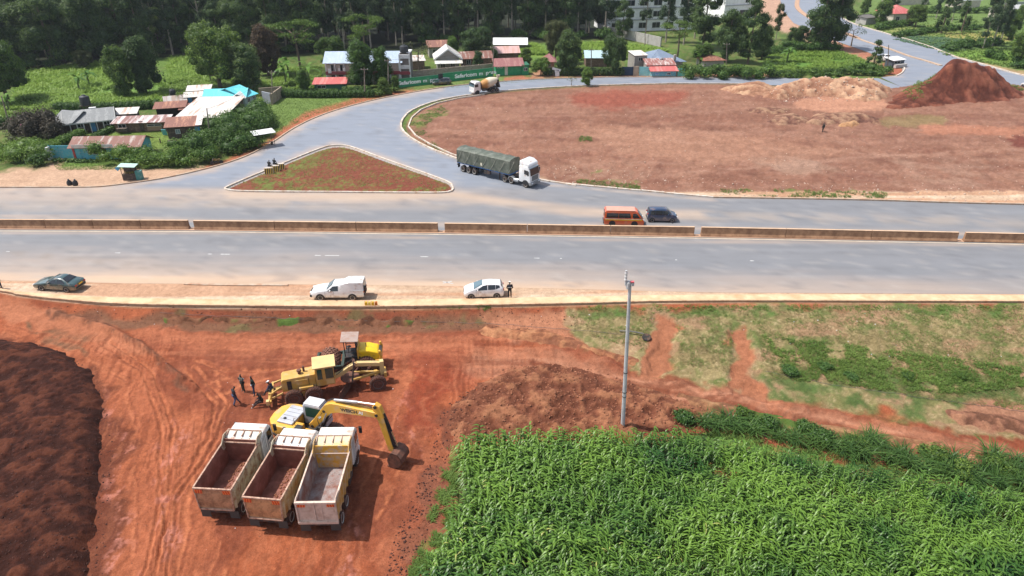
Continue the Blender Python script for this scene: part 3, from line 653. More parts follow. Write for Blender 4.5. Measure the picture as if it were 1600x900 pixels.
def car(name, label, cat, W, st, cow, rf, rr, rd, sides, wheels, r, paint, rim=RIM, glass=GLASS, wsg=None, tail_z=None, head_z=None, arch=True, plate=None, cladding=None, rearglass=None):
    """st: stations (x, low, belt, top, half-width at top) from the nose to the tail"""
    root = empty(name, label=label, cat=cat); hw = W / 2
    V = []; 
    for (x, lo, be, tp, wt) in st:
        e = 1.0
        if x == st[0][0] or x == st[-1][0]: e = .86
        elif x == st[1][0] or x == st[-2][0]: e = .97
        pr = [(hw * e * .88, lo), (hw * e * .98, lo + .1), (hw * e, (lo + be) / 2), (hw * e * .97, be - .03), (wt * 1.0 + (hw * e * .97 - wt) * .06, be + (tp - be) * .9), (wt * .86, tp), (wt * .45, tp + .025), (0, tp + .03)]
        V += [(x, y, z) for y, z in pr] + [(x, -y, z) for y, z in pr[-2::-1]]
    n = 15; F_ = [[i * n + k, i * n + k + 1, (i + 1) * n + k + 1, (i + 1) * n + k] for i in range(len(st) - 1) for k in range(n - 1)]
    F_ += [[i * n + n - 1, i * n, (i + 1) * n, (i + 1) * n + n - 1] for i in range(len(st) - 1)]
    F_ += [list(range(n)), [(len(st) - 1) * n + k for k in range(n)][::-1]]
    mb = MB(); mb.add(V, F_); body = mb.build('body', paint, root, smooth=True)
    X = [s[0] for s in st]
    def at(x):
        i = 0
        while i < len(st) - 2 and not (st[i][0] >= x >= st[i + 1][0]): i += 1
        a, b = st[i], st[i + 1]; t = (a[0] - x) / (a[0] - b[0]); return [a[j] + (b[j] - a[j]) * t for j in range(5)]
    def sidep(x, s, sg, off=.014):
        _, lo, be, tp, wt = at(x); ya = hw * .97; yb = wt + (hw * .97 - wt) * .06; zb = be + (tp - be) * .9
        return (x, sg * (ya + (yb - ya) * s + off), (be - .03) + (zb - be + .03) * s)
    for poly in sides:
        for sg in (1, -1):
            m = MB(); m.add([sidep(x, s, sg) for x, s in poly] + [sidep(x, s, sg, -.02) for x, s in poly], [list(range(len(poly))), list(range(2 * len(poly) - 1, len(poly) - 1, -1))] + [[i, (i + 1) % len(poly), (i + 1) % len(poly) + len(poly), i + len(poly)] for i in range(len(poly))])
            m.build('side_window', glass, root)
    def scr(a, b, nm, gl, f=.9):
        A, B = st[a], st[b]; m = MB(); pa = []
        t0, t1 = .08, .93
        for t, ww in ((t0, hw * .80 if A[4] > B[4] - 1 else 0), (t1, 0)):
            x = A[0] + (B[0] - A[0]) * t; z = A[3] + (B[3] - A[3]) * t + .035; wv = (A[4] + (B[4] - A[4]) * t) * f
            pa += [(x, wv, z), (x, wv * .5, z + .02), (x, -wv * .5, z + .02), (x, -wv, z)]
        dx, dz = B[0] - A[0], B[3] - A[3]; L = math.hypot(dx, dz); nx, nz_ = (abs(dz) / L * (1 if a < b and b <= rf else -1)), abs(dx) / L
        pa = [(x + nx * .012, y, z + nz_ * .012) for x, y, z in pa]; lo = [(x - nx * .03, y, z - nz_ * .03) for x, y, z in pa]
        m.add(pa + lo, [[0, 1, 5, 4], [1, 2, 6, 5], [2, 3, 7, 6], [8, 12, 13, 9], [9, 13, 14, 10], [10, 14, 15, 11], [0, 4, 12, 8], [3, 11, 15, 7], [0, 8, 9, 1], [1, 9, 10, 2], [2, 10, 11, 3], [4, 5, 13, 12], [5, 6, 14, 13], [6, 7, 15, 14]])
        m.build(nm, gl, root)
    scr(cow, rf, 'windscreen', wsg or GLASSL)
    if rearglass is not False: scr(rr, rd, 'rear_window', rearglass or glass)
    for wx in wheels:
        for sg in (1, -1):
            lo = at(wx)[1]; pts = [(wx + r * 1.17 * math.cos(t), max(r + r * 1.17 * math.sin(t), lo - .02)) for t in [PI * k / 12 * 1.16 - .25 for k in range(13)]]
            MB().prism(pts, sg * (hw * .90), sg * (hw + .006)).build('wheel_arch', BLK, root)
            wheel(root, wx, sg * (hw - .09), r, .21, rim)
    x0, x1 = st[0][0], st[-1][0]; hz = head_z or (st[1][2] - .12); tz = tail_z or (st[-2][2] - .12)
    for sg in (1, -1):
        MB().box((x0 - .10, sg * hw * .66, hz), (.28, hw * .32, .15)).build('headlight', HEAD, root, .03)
        MB().box((x1 + .07, sg * hw * .72, tz), (.24, hw * .26, .17)).build('tail_light', TAIL, root, .03)
        cx = at(st[cow][0] - .45); MB().box((cx[0], sg * (hw + .09), cx[2] + .07), (.12, .2, .13)).build('mirror', paint, root, .03)
    MB().box((x0 - .02, 0, st[0][1] + .17), (.12, hw * 1.5, .16)).build('bumper', cladding or BLK, root, .03)
    MB().box((x1 + .01, 0, st[-1][1] + .17), (.12, hw * 1.55, .16)).build('bumper', cladding or BLK, root, .03)
    MB().box((x0 + .035, 0, hz - .02), (.03, hw * .8, .12)).build('grille', BLK, root)
    if plate: MB().box((x1 - .055, 0, (tz if tail_z else st[-1][1] + .35)), (.03, .5, .12)).build('number_plate', plate, root)
    m = MB()
    for sg in (1, -1):
        for dx in wheels_mid(wheels): m.box((dx, sg * (hw * 1.0 + .001), st[3][2] - .32), (.012, .01, .55))
    m.build('door_gap', BLK, root)
    for sg in (1, -1): MB().box((wheels[0] - .95, sg * (hw + .012), st[3][2] - .12), (.16, .025, .035)).build('door_handle', CHROME, root)
    return root
def wheels_mid(w): return (w[0] - .5, w[0] - 1.35)
def P_(name, col, rough=.28, **k): return M(name, col, rough, spec=.7, coat=1.0, dirt=(.4, .24, .15), damt=.18, dscale=1.5, low=(.75, .5), **k)
# green saloon
c = car('green_sedan', 'dark green saloon car parked on the dusty shoulder at the far left', 'car', 1.72,
    [(2.32, .28, .55, .58, .66), (2.15, .2, .66, .70, .74), (1.3, .2, .80, .84, .80), (.78, .2, .90, .93, .80), (.72, .2, .90, .95, .78), (-.05, .2, .92, 1.36, .56), (-.6, .2, .93, 1.41, .57), (-1.0, .2, .94, 1.36, .56), (-1.62, .2, .95, 1.02, .74), (-1.72, .2, .95, 1.00, .76), (-2.2, .25, .92, .96, .74), (-2.36, .32, .80, .86, .68)],
    3, 5, 7, 8, [[(.55, .05), (.05, .88), (-.38, .93), (-.38, .05)], [(-.45, .05), (-.45, .93), (-.95, .88), (-1.35, .25), (-1.3, .05)]], (1.38, -1.34), .31, P_('dark_green_car_paint', (.012, .05, .05)), plate=PLATEY, tail_z=.74)
place(c, (106, 457), (67, 454.4), .78)
# white pickup with canopy
WPAINT = P_('white_pickup_paint', (.80, .80, .79))
c = car('white_pickup', 'white pickup truck with a tall white canopy over its load bed', 'pickup', 1.76,
    [(2.55, .42, .72, .76, .68), (2.35, .34, .86, .92, .78), (1.6, .34, 1.0, 1.05, .82), (1.02, .34, 1.08, 1.12, .82), (.95, .34, 1.08, 1.14, .80), (.3, .34, 1.10, 1.70, .64), (-.35, .34, 1.10, 1.76, .64), (-.62, .34, 1.10, 1.78, .66), (-1.0, .34, 1.10, 1.98, .72), (-1.3, .34, 1.10, 2.0, .72), (-2.48, .36, 1.10, 2.0, .72), (-2.62, .40, 1.08, 1.98, .70)],
    3, 5, 10, 11, [[(.85, .05), (.32, .82), (-.2, .82), (-.2, .05)]], (1.6, -1.52), .37, WPAINT, rim=RIM, tail_z=.92, head_z=.82, plate=PLATEW, rearglass=False)
MB().box((-2.63, 0, 1.52), (.03, 1.15, .62)).build('rear_window', GLASSL, c, .01)
MB().box((-2.72, .2, .95), (.16, .62, .62)).build('spare_wheel', TYRE, c, .12)
MB().box((-2.0, 0, 1.13), (1.3, 1.765, .02)).build('canopy_seal', M('grey_seal', (.35, .35, .35), .7), c)
MB().box((2.5, 0, .55), (.22, 1.7, .26)).build('bumper_bar', BLK, c, .05)
place(c, (552.3, 470.0), (502.2, 470.2), .8)
# white hatchback
c = car('white_hatchback', 'white small hatchback parked on the shoulder beside a man in black', 'car', 1.68,
    [(1.95, .26, .58, .62, .62), (1.8, .2, .72, .76, .72), (1.25, .18, .90, .95, .78), (1.08, .18, .94, 1.0, .78), (1.0, .18, .95, 1.03, .76), (.1, .18, .98, 1.47, .56), (-.5, .18, 1.0, 1.53, .58), (-1.1, .18, 1.03, 1.51, .58), (-1.62, .18, 1.06, 1.44, .58), (-1.80, .20, 1.05, 1.12, .70), (-1.86, .22, .98, 1.04, .70), (-1.92, .28, .80, .84, .66)],
    3, 5, 8, 9, [[(.85, .05), (.1, .86), (-.32, .92), (-.32, .05)], [(-.38, .05), (-.38, .92), (-1.1, .92), (-1.1, .05)], [(-1.14, .08), (-1.14, .92), (-1.5, .85), (-1.55, .4)]], (1.27, -1.23), .30, P_('pearl_white_car_paint', (.76, .75, .76)), plate=PLATEW, tail_z=.9, cladding=P_('pearl_white_car_paint', (.76, .75, .76)))
place(c, (777, 466.3), (736.3, 467.6), .76)
# blue mini van
c = car('dark_blue_compact_car', 'small boxy dark blue car driving behind the orange minibus', 'car', 1.50,
    [(1.80, .28, .60, .66, .58), (1.68, .2, .82, .88, .66), (1.3, .2, .96, 1.02, .70), (1.12, .2, 1.0, 1.05, .70), (1.05, .2, 1.0, 1.08, .68), (.5, .2, 1.02, 1.60, .60), (-.3, .2, 1.02, 1.64, .61), (-1.0, .2, 1.02, 1.63, .61), (-1.58, .2, 1.02, 1.58, .60), (-1.72, .22, 1.0, 1.10, .66), (-1.76, .24, .9, .98, .66), (-1.8, .3, .7, .78, .62)],
    3, 5, 8, 9, [[(.95, .05), (.5, .85), (.02, .9), (.02, .05)], [(-.04, .05), (-.04, .9), (-.85, .9), (-.85, .05)], [(-.9, .05), (-.9, .9), (-1.45, .85), (-1.5, .1)]], (1.22, -1.2), .28, P_('dark_blue_car_paint', (.008, .03, .085)), plate=PLATEW, tail_z=1.05)
place(c, (1018.4, 347.6), (1049.9, 348), .68)
# dark car by the painted wall
c = car('dark_estate_car', 'dark green estate car parked on grass beside the green advertising wall', 'car', 1.66,
    [(2.05, .28, .58, .62, .62), (1.9, .2, .70, .74, .72), (1.2, .2, .84, .88, .78), (.88, .2, .92, .96, .78), (.8, .2, .92, .98, .76), (.1, .2, .95, 1.42, .56), (-.5, .2, .96, 1.46, .57), (-1.1, .2, .97, 1.44, .57), (-1.75, .2, .98, 1.36, .56), (-1.95, .2, .96, 1.02, .70), (-2.02, .24, .9, .95, .68), (-2.08, .3, .75, .8, .64)],
    3, 5, 8, 9, [[(.65, .05), (.1, .86), (-.3, .92), (-.3, .05)], [(-.36, .05), (-.36, .92), (-1.05, .92), (-1.05, .05)], [(-1.1, .08), (-1.1, .92), (-1.6, .85), (-1.65, .3)]], (1.2, -1.25), .3, P_('blackish_green_car_paint', (.01, .03, .025)), plate=PLATEW)
place(c, (699, 132.5), (683.5, 133.5), .76)
# white car at the right edge, partly out of the picture
c = copy_tree(bpy.data.objects['white_hatchback']); c['label'] = 'white car cut off by the right edge on the upper highway'; q = G(1604, 138)
c.location = (q.x + .8, q.y, .02); c.rotation_euler = (0, 0, R(100))
# white pickup whose roof only shows at the bottom edge
c = copy_tree(bpy.data.objects['white_pickup']); c['label'] = 'white vehicle roof peeking in at the bottom edge'; q = G(455, 938)
c.location = (q.x, q.y - .55, q.z + .02); c.rotation_euler = (0, 0, R(4))
# orange minibus
def minibus():
    root = empty('orange_minibus', label='orange minibus with a yellow side stripe passing behind the concrete barrier', cat='minibus')
    OR = P_('orange_bus_paint', (.72, .10, .015)); hw = .86
    prof = [(2.42, .30), (2.45, .62), (2.30, .98), (1.62, 1.80), (1.42, 1.93), (-2.15, 1.96), (-2.28, 1.86), (-2.33, 1.0), (-2.33, .34), (-2.2, .25), (2.3, .25)]
    V = []; n = len(prof)
    for y, f in ((-hw, 0), (-hw * .98, 1), (hw * .98, 1), (hw, 0)): pass
    vs = []
    for sy, ins in ((-1, .0), (-1, .1), (1, .1), (1, .0)):
        for x, z in prof:
            y = hw - (max(z - 1.0, 0) * .13) - (ins if z > 1.7 else 0) if ins else hw - max(z - 1.0, 0) * .13 - (.04 if z > 1.7 else 0)
            zz = z - (0 if ins else (.06 if z > 1.85 else 0)); vs.append((x, sy * y, zz))
    fs = [list(range(n)), [3 * n + k for k in range(n)][::-1]] + [[j * n + k, j * n + (k + 1) % n, (j + 1) * n + (k + 1) % n, (j + 1) * n + k] for j in range(3) for k in range(n)]
    MB().add(vs, fs).build('body', OR, root, .03, smooth=True)
    PK = P_('pale_orange_roof_paint', (.75, .32, .2)); MB().box((-.38, 0, 1.975), (3.45, 1.42, .03)).build('roof', PK, root, .01)  # roof plate in a paler orange than the body
    def sp_(pts, nm, mat, off=.012):
        for sg in (1, -1):
            m = MB(); P1 = [(x, sg * (hw - max(z - 1., 0) * .13 + off), z) for x, z in pts]; P2 = [(x, sg * (hw - max(z - 1., 0) * .13 - .03), z) for x, z in pts]; k = len(pts)
            m.add(P1 + P2, [list(range(k)), list(range(2 * k - 1, k - 1, -1))] + [[i, (i + 1) % k, (i + 1) % k + k, i + k] for i in range(k)]); m.build(nm, mat, root)
    sp_([(1.95, 1.12), (1.5, 1.66), (1.05, 1.66), (1.05, 1.12)], 'side_window', GLASS)
    sp_([(.85, 1.12), (.72, 1.68), (-.6, 1.68), (-.6, 1.12)], 'side_window', GLASS); sp_([(-.66, 1.12), (-.66, 1.68), (-2.05, 1.68), (-2.1, 1.12)], 'side_window', GLASS)
    sp_([(2.2, .80), (2.2, .95), (-2.25, .95), (-2.25, .80)], 'side_stripe', M('yellow_stripe_paint', (.85, .42, .03), .4))
    sp_([(2.25, .955), (2.2, 1.0), (-2.25, 1.0), (-2.25, .955)], 'side_stripe', M('white_stripe_paint', (.75, .6, .5), .4))
    MB().quad((2.295, -.66, 1.05), (2.295, .66, 1.05), (1.70, .6, 1.78), (1.70, -.6, 1.78)).build('windscreen', GLASSL, root)
    MB().box((-2.325, 0, 1.42), (.05, 1.2, .5)).build('rear_window', GLASS, root, .01)
    for sg in (1, -1):
        MB().box((2.4, sg * .62, .78), (.12, .3, .18)).build('headlight', HEAD, root, .03); MB().box((-2.32, sg * .74, .9), (.06, .16, .35)).build('tail_light', TAIL, root, .02)
        MB().box((2.05, sg * 1.0, 1.15), (.1, .2, .22)).build('mirror', BLK, root, .03)
        for wx in (1.32, -1.35):
            pts = [(wx + .40 * math.cos(t), max(.34 + .40 * math.sin(t), .24)) for t in [PI * k / 12 * 1.16 - .25 for k in range(13)]]
            MB().prism(pts, sg * hw * .9, sg * (hw + .006)).build('wheel_arch', BLK, root); wheel(root, wx, sg * (hw - .1), .34, .2, RIMW)
    MB().box((2.45, 0, .42), (.14, 1.66, .22)).build('bumper', BLK, root, .04); MB().box((-2.36, 0, .40), (.1, 1.6, .2)).build('bumper', BLK, root, .04)
    return root
place(minibus(), (956.2, 353.5), (991, 354.3), .78)
# ---------------------------------------------------------------- articulated lorry
def tapered_cab(root, paint, x0, x1, hw, z0, z1, rake=.25, name='cab'):
    prof = [(x1 - .05, z0), (x1, z0 + .4), (x1 - .02, z0 + (z1 - z0) * .42), (x1 - rake, z0 + (z1 - z0) * .82), (x1 - rake - .35, z1), (x0 + .1, z1), (x0, z1 - .12), (x0, z0)]
    return MB().prism(prof, -hw, hw).build(name, paint, root, .09, smooth=True, seg=3)
def lorry():
    root = empty('articulated_lorry', label='white articulated lorry pulling a long trailer under an olive tarpaulin', cat='truck')
    WH = P_('white_lorry_paint', (.82, .82, .82)); hw = 1.23
    # tractor: origin midway, front at +x
    tapered_cab(root, WH, 5.1, 7.25, hw, .75, 3.15, .22)
    prof = [(7.0, 3.10), (6.85, 3.45), (6.2, 3.78), (5.3, 3.85), (5.12, 3.75), (5.12, 3.10)]
    MB().prism(prof, -hw * .93, hw * .93).build('roof_deflector', WH, root, .10, smooth=True, seg=3)
    MB().quad((7.26, -1.1, 1.80), (7.26, 1.1, 1.80), (7.07, 1.06, 2.72), (7.07, -1.06, 2.72)).build('windscreen', GLASS, root)
    MB().box((7.16, 0, 2.83), (.35, 2.2, .10), rot=Matrix.Rotation(-.3, 3, 'Y')).build('sun_visor', GLASS, root, .02)
    m = MB()
    for k in range(5): m.box((7.27, 0, 1.08 + k * .14), (.06, 1.5, .05))
    m.build('grille', M('grille_dark', (.15, .15, .15), .5), root); MB().box((7.24, 0, 1.35), (.03, 1.6, .75)).build('grille_panel', M('grille_grey', (.25, .25, .26), .5), root, .01)
    MB().box((7.16, 0, .62), (.5, 2.4, .42)).build('bumper', M('grey_bumper', (.22, .22, .22), .5), root, .06)
    for s in (1, -1):
        MB().add([(6.98, s * (hw + .01), 1.85), (6.85, s * (hw + .01), 2.55), (6.1, s * (hw + .01), 2.6), (6.1, s * (hw + .01), 2.0)], [[0, 1, 2, 3]]).build('side_window', GLASS, root)
        MB().box((7.36, s * .85, .72), (.12, .45, .22)).build('headlight', HEAD, root, .03)
        MB().box((7.0, s * (hw + .2), 2.2), (.14, .2, .62)).build('mirror', BLK, root, .03)
        pts = [(6.35 + .62 * math.cos(t), .52 + .62 * math.sin(t)) for t in [PI * k / 12 for k in range(13)]]
        MB().prism(pts + [(5.6, .52), (5.6, .95)][:0], s * hw * .8, s * (hw + .008)).build('wheel_arch', BLK, root)
        wheel(root, 6.35, s * (hw - .17), .5, .32, RIMW)
        for x in (3.55, 2.3 + .0): wheel(root, x, s * (hw - .28), .5, .55, RIMW)
        MB().lathe([(.0, 3.98), (.29, 4.0), (.3, 4.04), (.3, 4.9), (.29, 4.94), (0, 4.96)], 16, 'x', (0, s * .95, .72)).build('fuel_tank', CHROME, root, smooth=True)
        pts = [(3.55 + .62 * math.cos(t), .55 + .62 * math.sin(t)) for t in [PI * k / 12 for k in range(13)]] + [(3.55 + .55 * math.cos(t), .55 + .55 * math.sin(t)) for t in [PI * k / 12 for k in range(12, -1, -1)]]
        MB().prism(pts, s * .7, s * 1.22).build('mudguard', M('grey_mudguard', (.35, .35, .35), .6), root)
    MB().box((4.0, 0, .95), (5.2, .9, .3)).build('chassis', DARK, root)
    # trailer
    MB().box((-2.05, 0, 1.36), (10.9, 2.46, .2)).build('trailer_deck', M('blue_trailer_paint', (.02, .09, .24), .5, dirt=(.3, .2, .12), damt=.2), root, .02)
    TP = M('olive_tarpaulin', (.085, .10, .075), .6, dirt=(.17, .18, .15), damt=.4, dscale=1.2, bump=.5, bscale=3)
    nx, vs = 34, []
    ring = [(-1.25, 1.42), (-1.27, 1.9), (-1.27, 2.6), (-1.22, 3.28), (-1.05, 3.46), (-.55, 3.56), (0, 3.6), (.55, 3.56), (1.05, 3.46), (1.22, 3.28), (1.27, 2.6), (1.27, 1.9), (1.25, 1.42)]
    for i in range(nx + 1):
        x = -7.5 + 10.85 * i / nx; hoop = abs(math.sin(PI * (i / nx) * 6)); 
        for k, (y, z) in enumerate(ring):
            sag = .13 * hoop * (1 if z > 3.3 else .0); blg = 1 + .012 * math.sin(i * 1.3 + z * 2) - (.025 * hoop if 1.6 < z < 3.2 else 0)
            vs.append((x, y * blg, z - sag + .03 * (random.random() - .5)))
    n = len(ring); fs = [[i * n + k, i * n + k + 1, (i + 1) * n + k + 1, (i + 1) * n + k] for i in range(nx) for k in range(n - 1)] + [list(range(n)), [nx * n + k for k in range(n)][::-1]]
    MB().add(vs, fs).build('tarpaulin', TP, root, smooth=True)
    RP = M('pale_rope', (.5, .48, .4), .9)
    for k in range(7):
        x = -7.3 + k * 1.75
        for s in (-1, 1): MB().tube([(x + .9, s * 1.1, 3.4), (x + .75, s * 1.31, 2.9), (x + .35, s * 1.31, 2.2), (x - .2, s * 1.30, 1.5)], .02, 5).build('rope', RP, root)
    MB().box((-2.3, -1.30, 1.95), (.35, .02, .4)).build('side_sign', M('cream_sign', (.7, .65, .5), .6), root)
    for x in (-6.3, -5.1, -3.9):
        for s in (1, -1): wheel(root, x, s * .97, .5, .55, RIMW)
    MB().box((-2.2, 0, 1.1), (10.2, 1.0, .3)).build('trailer_chassis', DARK, root)
    for s in (1, -1):
        MB().box((1.0, s * .8, .65), (.15, .15, 1.1)).build('landing_leg', DARK, root); MB().box((-1.2, s * 1.1, .9), (1.3, .3, .5)).build('tool_box', DARK, root, .02)
        MB().box((-7.3, s * 1.0, .85), (.08, .45, .6)).build('mudflap', BLK, root)
    MB().box((-7.52, 0, 1.0), (.08, 2.3, .18)).build('rear_bar', DARK, root)
    return root
lr = lorry(); A = G(724, 268.5); B = G(821.5, 293); d = (B - A).normalized(); yaw = math.atan2(d.y, d.x); n_ = Vector((-d.y, d.x, 0)); n_ = n_ if n_.y > 0 else -n_
# front axle 6.35, rearmost axle -6.3 in the model
mid = (A + B) / 2 + n_ * 1.05; kf = (B - A).length / 12.65
lr.scale = (kf, .97, .97); lr.location = (mid.x, mid.y, .012); lr.rotation_euler = (0, 0, yaw)
# ---------------------------------------------------------------- concrete mixer
def mixer():
    root = empty('cement_mixer_truck', label='white cement mixer truck with a cream and orange drum on the curve', cat='truck'); hw = 1.2
    WH = P_('white_mixer_paint', (.78, .77, .75)); tapered_cab(root, WH, 2.3, 4.1, hw, .8, 3.0, .18)
    MB().quad((4.12, -1.05, 1.85), (4.12, 1.05, 1.85), (3.96, 1.0, 2.62), (3.96, -1.0, 2.62)).build('windscreen', GLASSL, root)
    MB().box((4.1, 0, 2.74), (.3, 2.1, .1), rot=Matrix.Rotation(-.3, 3, 'Y')).build('sun_visor', BLK, root)
    MB().box((4.05, 0, .68), (.4, 2.3, .4)).build('bumper', WH, root, .05)
    for s in (1, -1):
        MB().add([(3.85, s * (hw + .01), 1.8), (3.75, s * (hw + .01), 2.5), (2.95, s * (hw + .01), 2.55), (2.95, s * (hw + .01), 1.85)], [[0, 1, 2, 3]]).build('side_window', GLASS, root)
        MB().box((4.2, s * .85, .85), (.1, .4, .18)).build('headlight', HEAD, root, .02); MB().box((3.95, s * (hw + .18), 2.2), (.12, .18, .5)).build('mirror', BLK, root, .03)
        pts = [(3.2 + .6 * math.cos(t), .5 + .6 * math.sin(t)) for t in [PI * k / 12 for k in range(13)]]; MB().prism(pts, s * hw * .8, s * (hw + .008)).build('wheel_arch', BLK, root)
        wheel(root, 3.2, s * 1.02, .5, .3, RIMD); wheel(root, -.9, s * .95, .5, .55, RIMW); wheel(root, -2.2, s * .95, .5, .55, RIMW)
        MB().box((1.2, s * 1.0, .95), (1.2, .4, .5)).build('tool_box', DARK, root, .03); MB().box((-1.55, s * .98, 1.15), (2.6, .5, .06)).build('mudguard', DARK, root)
    MB().box((.2, 0, 1.05), (6.4, .9, .3)).build('chassis', DARK, root)
    T = Matrix.Translation((-.55, 0, 2.25)) @ Matrix.Rotation(R(13), 4, 'Y')
    prof = [(.55, 2.35), (.8, 2.25), (1.1, 1.2), (1.18, .2), (1.15, -.5), (.85, -1.5), (.5, -2.3), (.42, -2.4)]
    dm, t, b = _mat('cream_drum_paint'); co = node(t, 'ShaderNodeTexCoord').outputs['Object']; sx = node(t, 'ShaderNodeSeparateXYZ'); t.links.new(co, sx.inputs[0])
    nn = noise(t, 1.6, 5, .6, co); ad = node(t, 'ShaderNodeMath', operation='ADD'); t.links.new(sx.outputs[0], ad.inputs[0]); t.links.new(nn.outputs[0], ad.inputs[1])
    r_ = ramp(t, ad.outputs[0], .35, 1.5, (.62, .55, .42, 1), (.42, .2, .05, 1)); t.links.new(r_.outputs[0], b.inputs['Base Color']); sset(b, Roughness=.6)
    d = MB().lathe(prof, 28, 'x', T=T).build('drum', dm, root, smooth=True)
    MB().lathe([(.0, -.02), (.22, -.02), (.24, 0), (.22, .02), (0, .02)], 18, 'y', T=Matrix.Translation((-.75, -1.14, 2.55))).build('emblem', M('dark_emblem', (.12, .09, .08), .6), d)
    MB().box((-2.85, 0, 1.9), (.5, 1.3, 1.9), rot=Matrix.Rotation(.25, 3, 'Y')).build('drum_frame', DARK, root, .03)
    MB().lathe([(.18, -.4), (.5, .45), (.46, .45), (.15, -.4)], 14, 'z', (-3.05, 0, 3.35)).build('hopper', M('hopper_cream', (.6, .55, .45), .6, dirt=(.3, .2, .15)), root, smooth=True)
    MB().tube([(-3.1, 0, 2.2), (-3.5, -.3, 1.4), (-3.6, -.5, 1.0)], .2, 8).build('chute', DARK, root)
    MB().box((2.05, 0, 1.9), (.3, 1.8, 1.6)).build('water_tank', DARK, root, .1)
    return root
mx = mixer(); A = G(775.6, 144.6); B = G(753.8, 147.4); d = (B - A).normalized(); n_ = Vector((-d.y, d.x, 0)); n_ = n_ if n_.y > 0 else -n_
yaw = math.atan2(d.y, d.x); mid = (A + B) / 2 + n_ * 1.1; mx.location = (mid.x, mid.y, .012); mx.rotation_euler = (0, 0, yaw + R(2)); mx.scale = (.9, .9, .88)
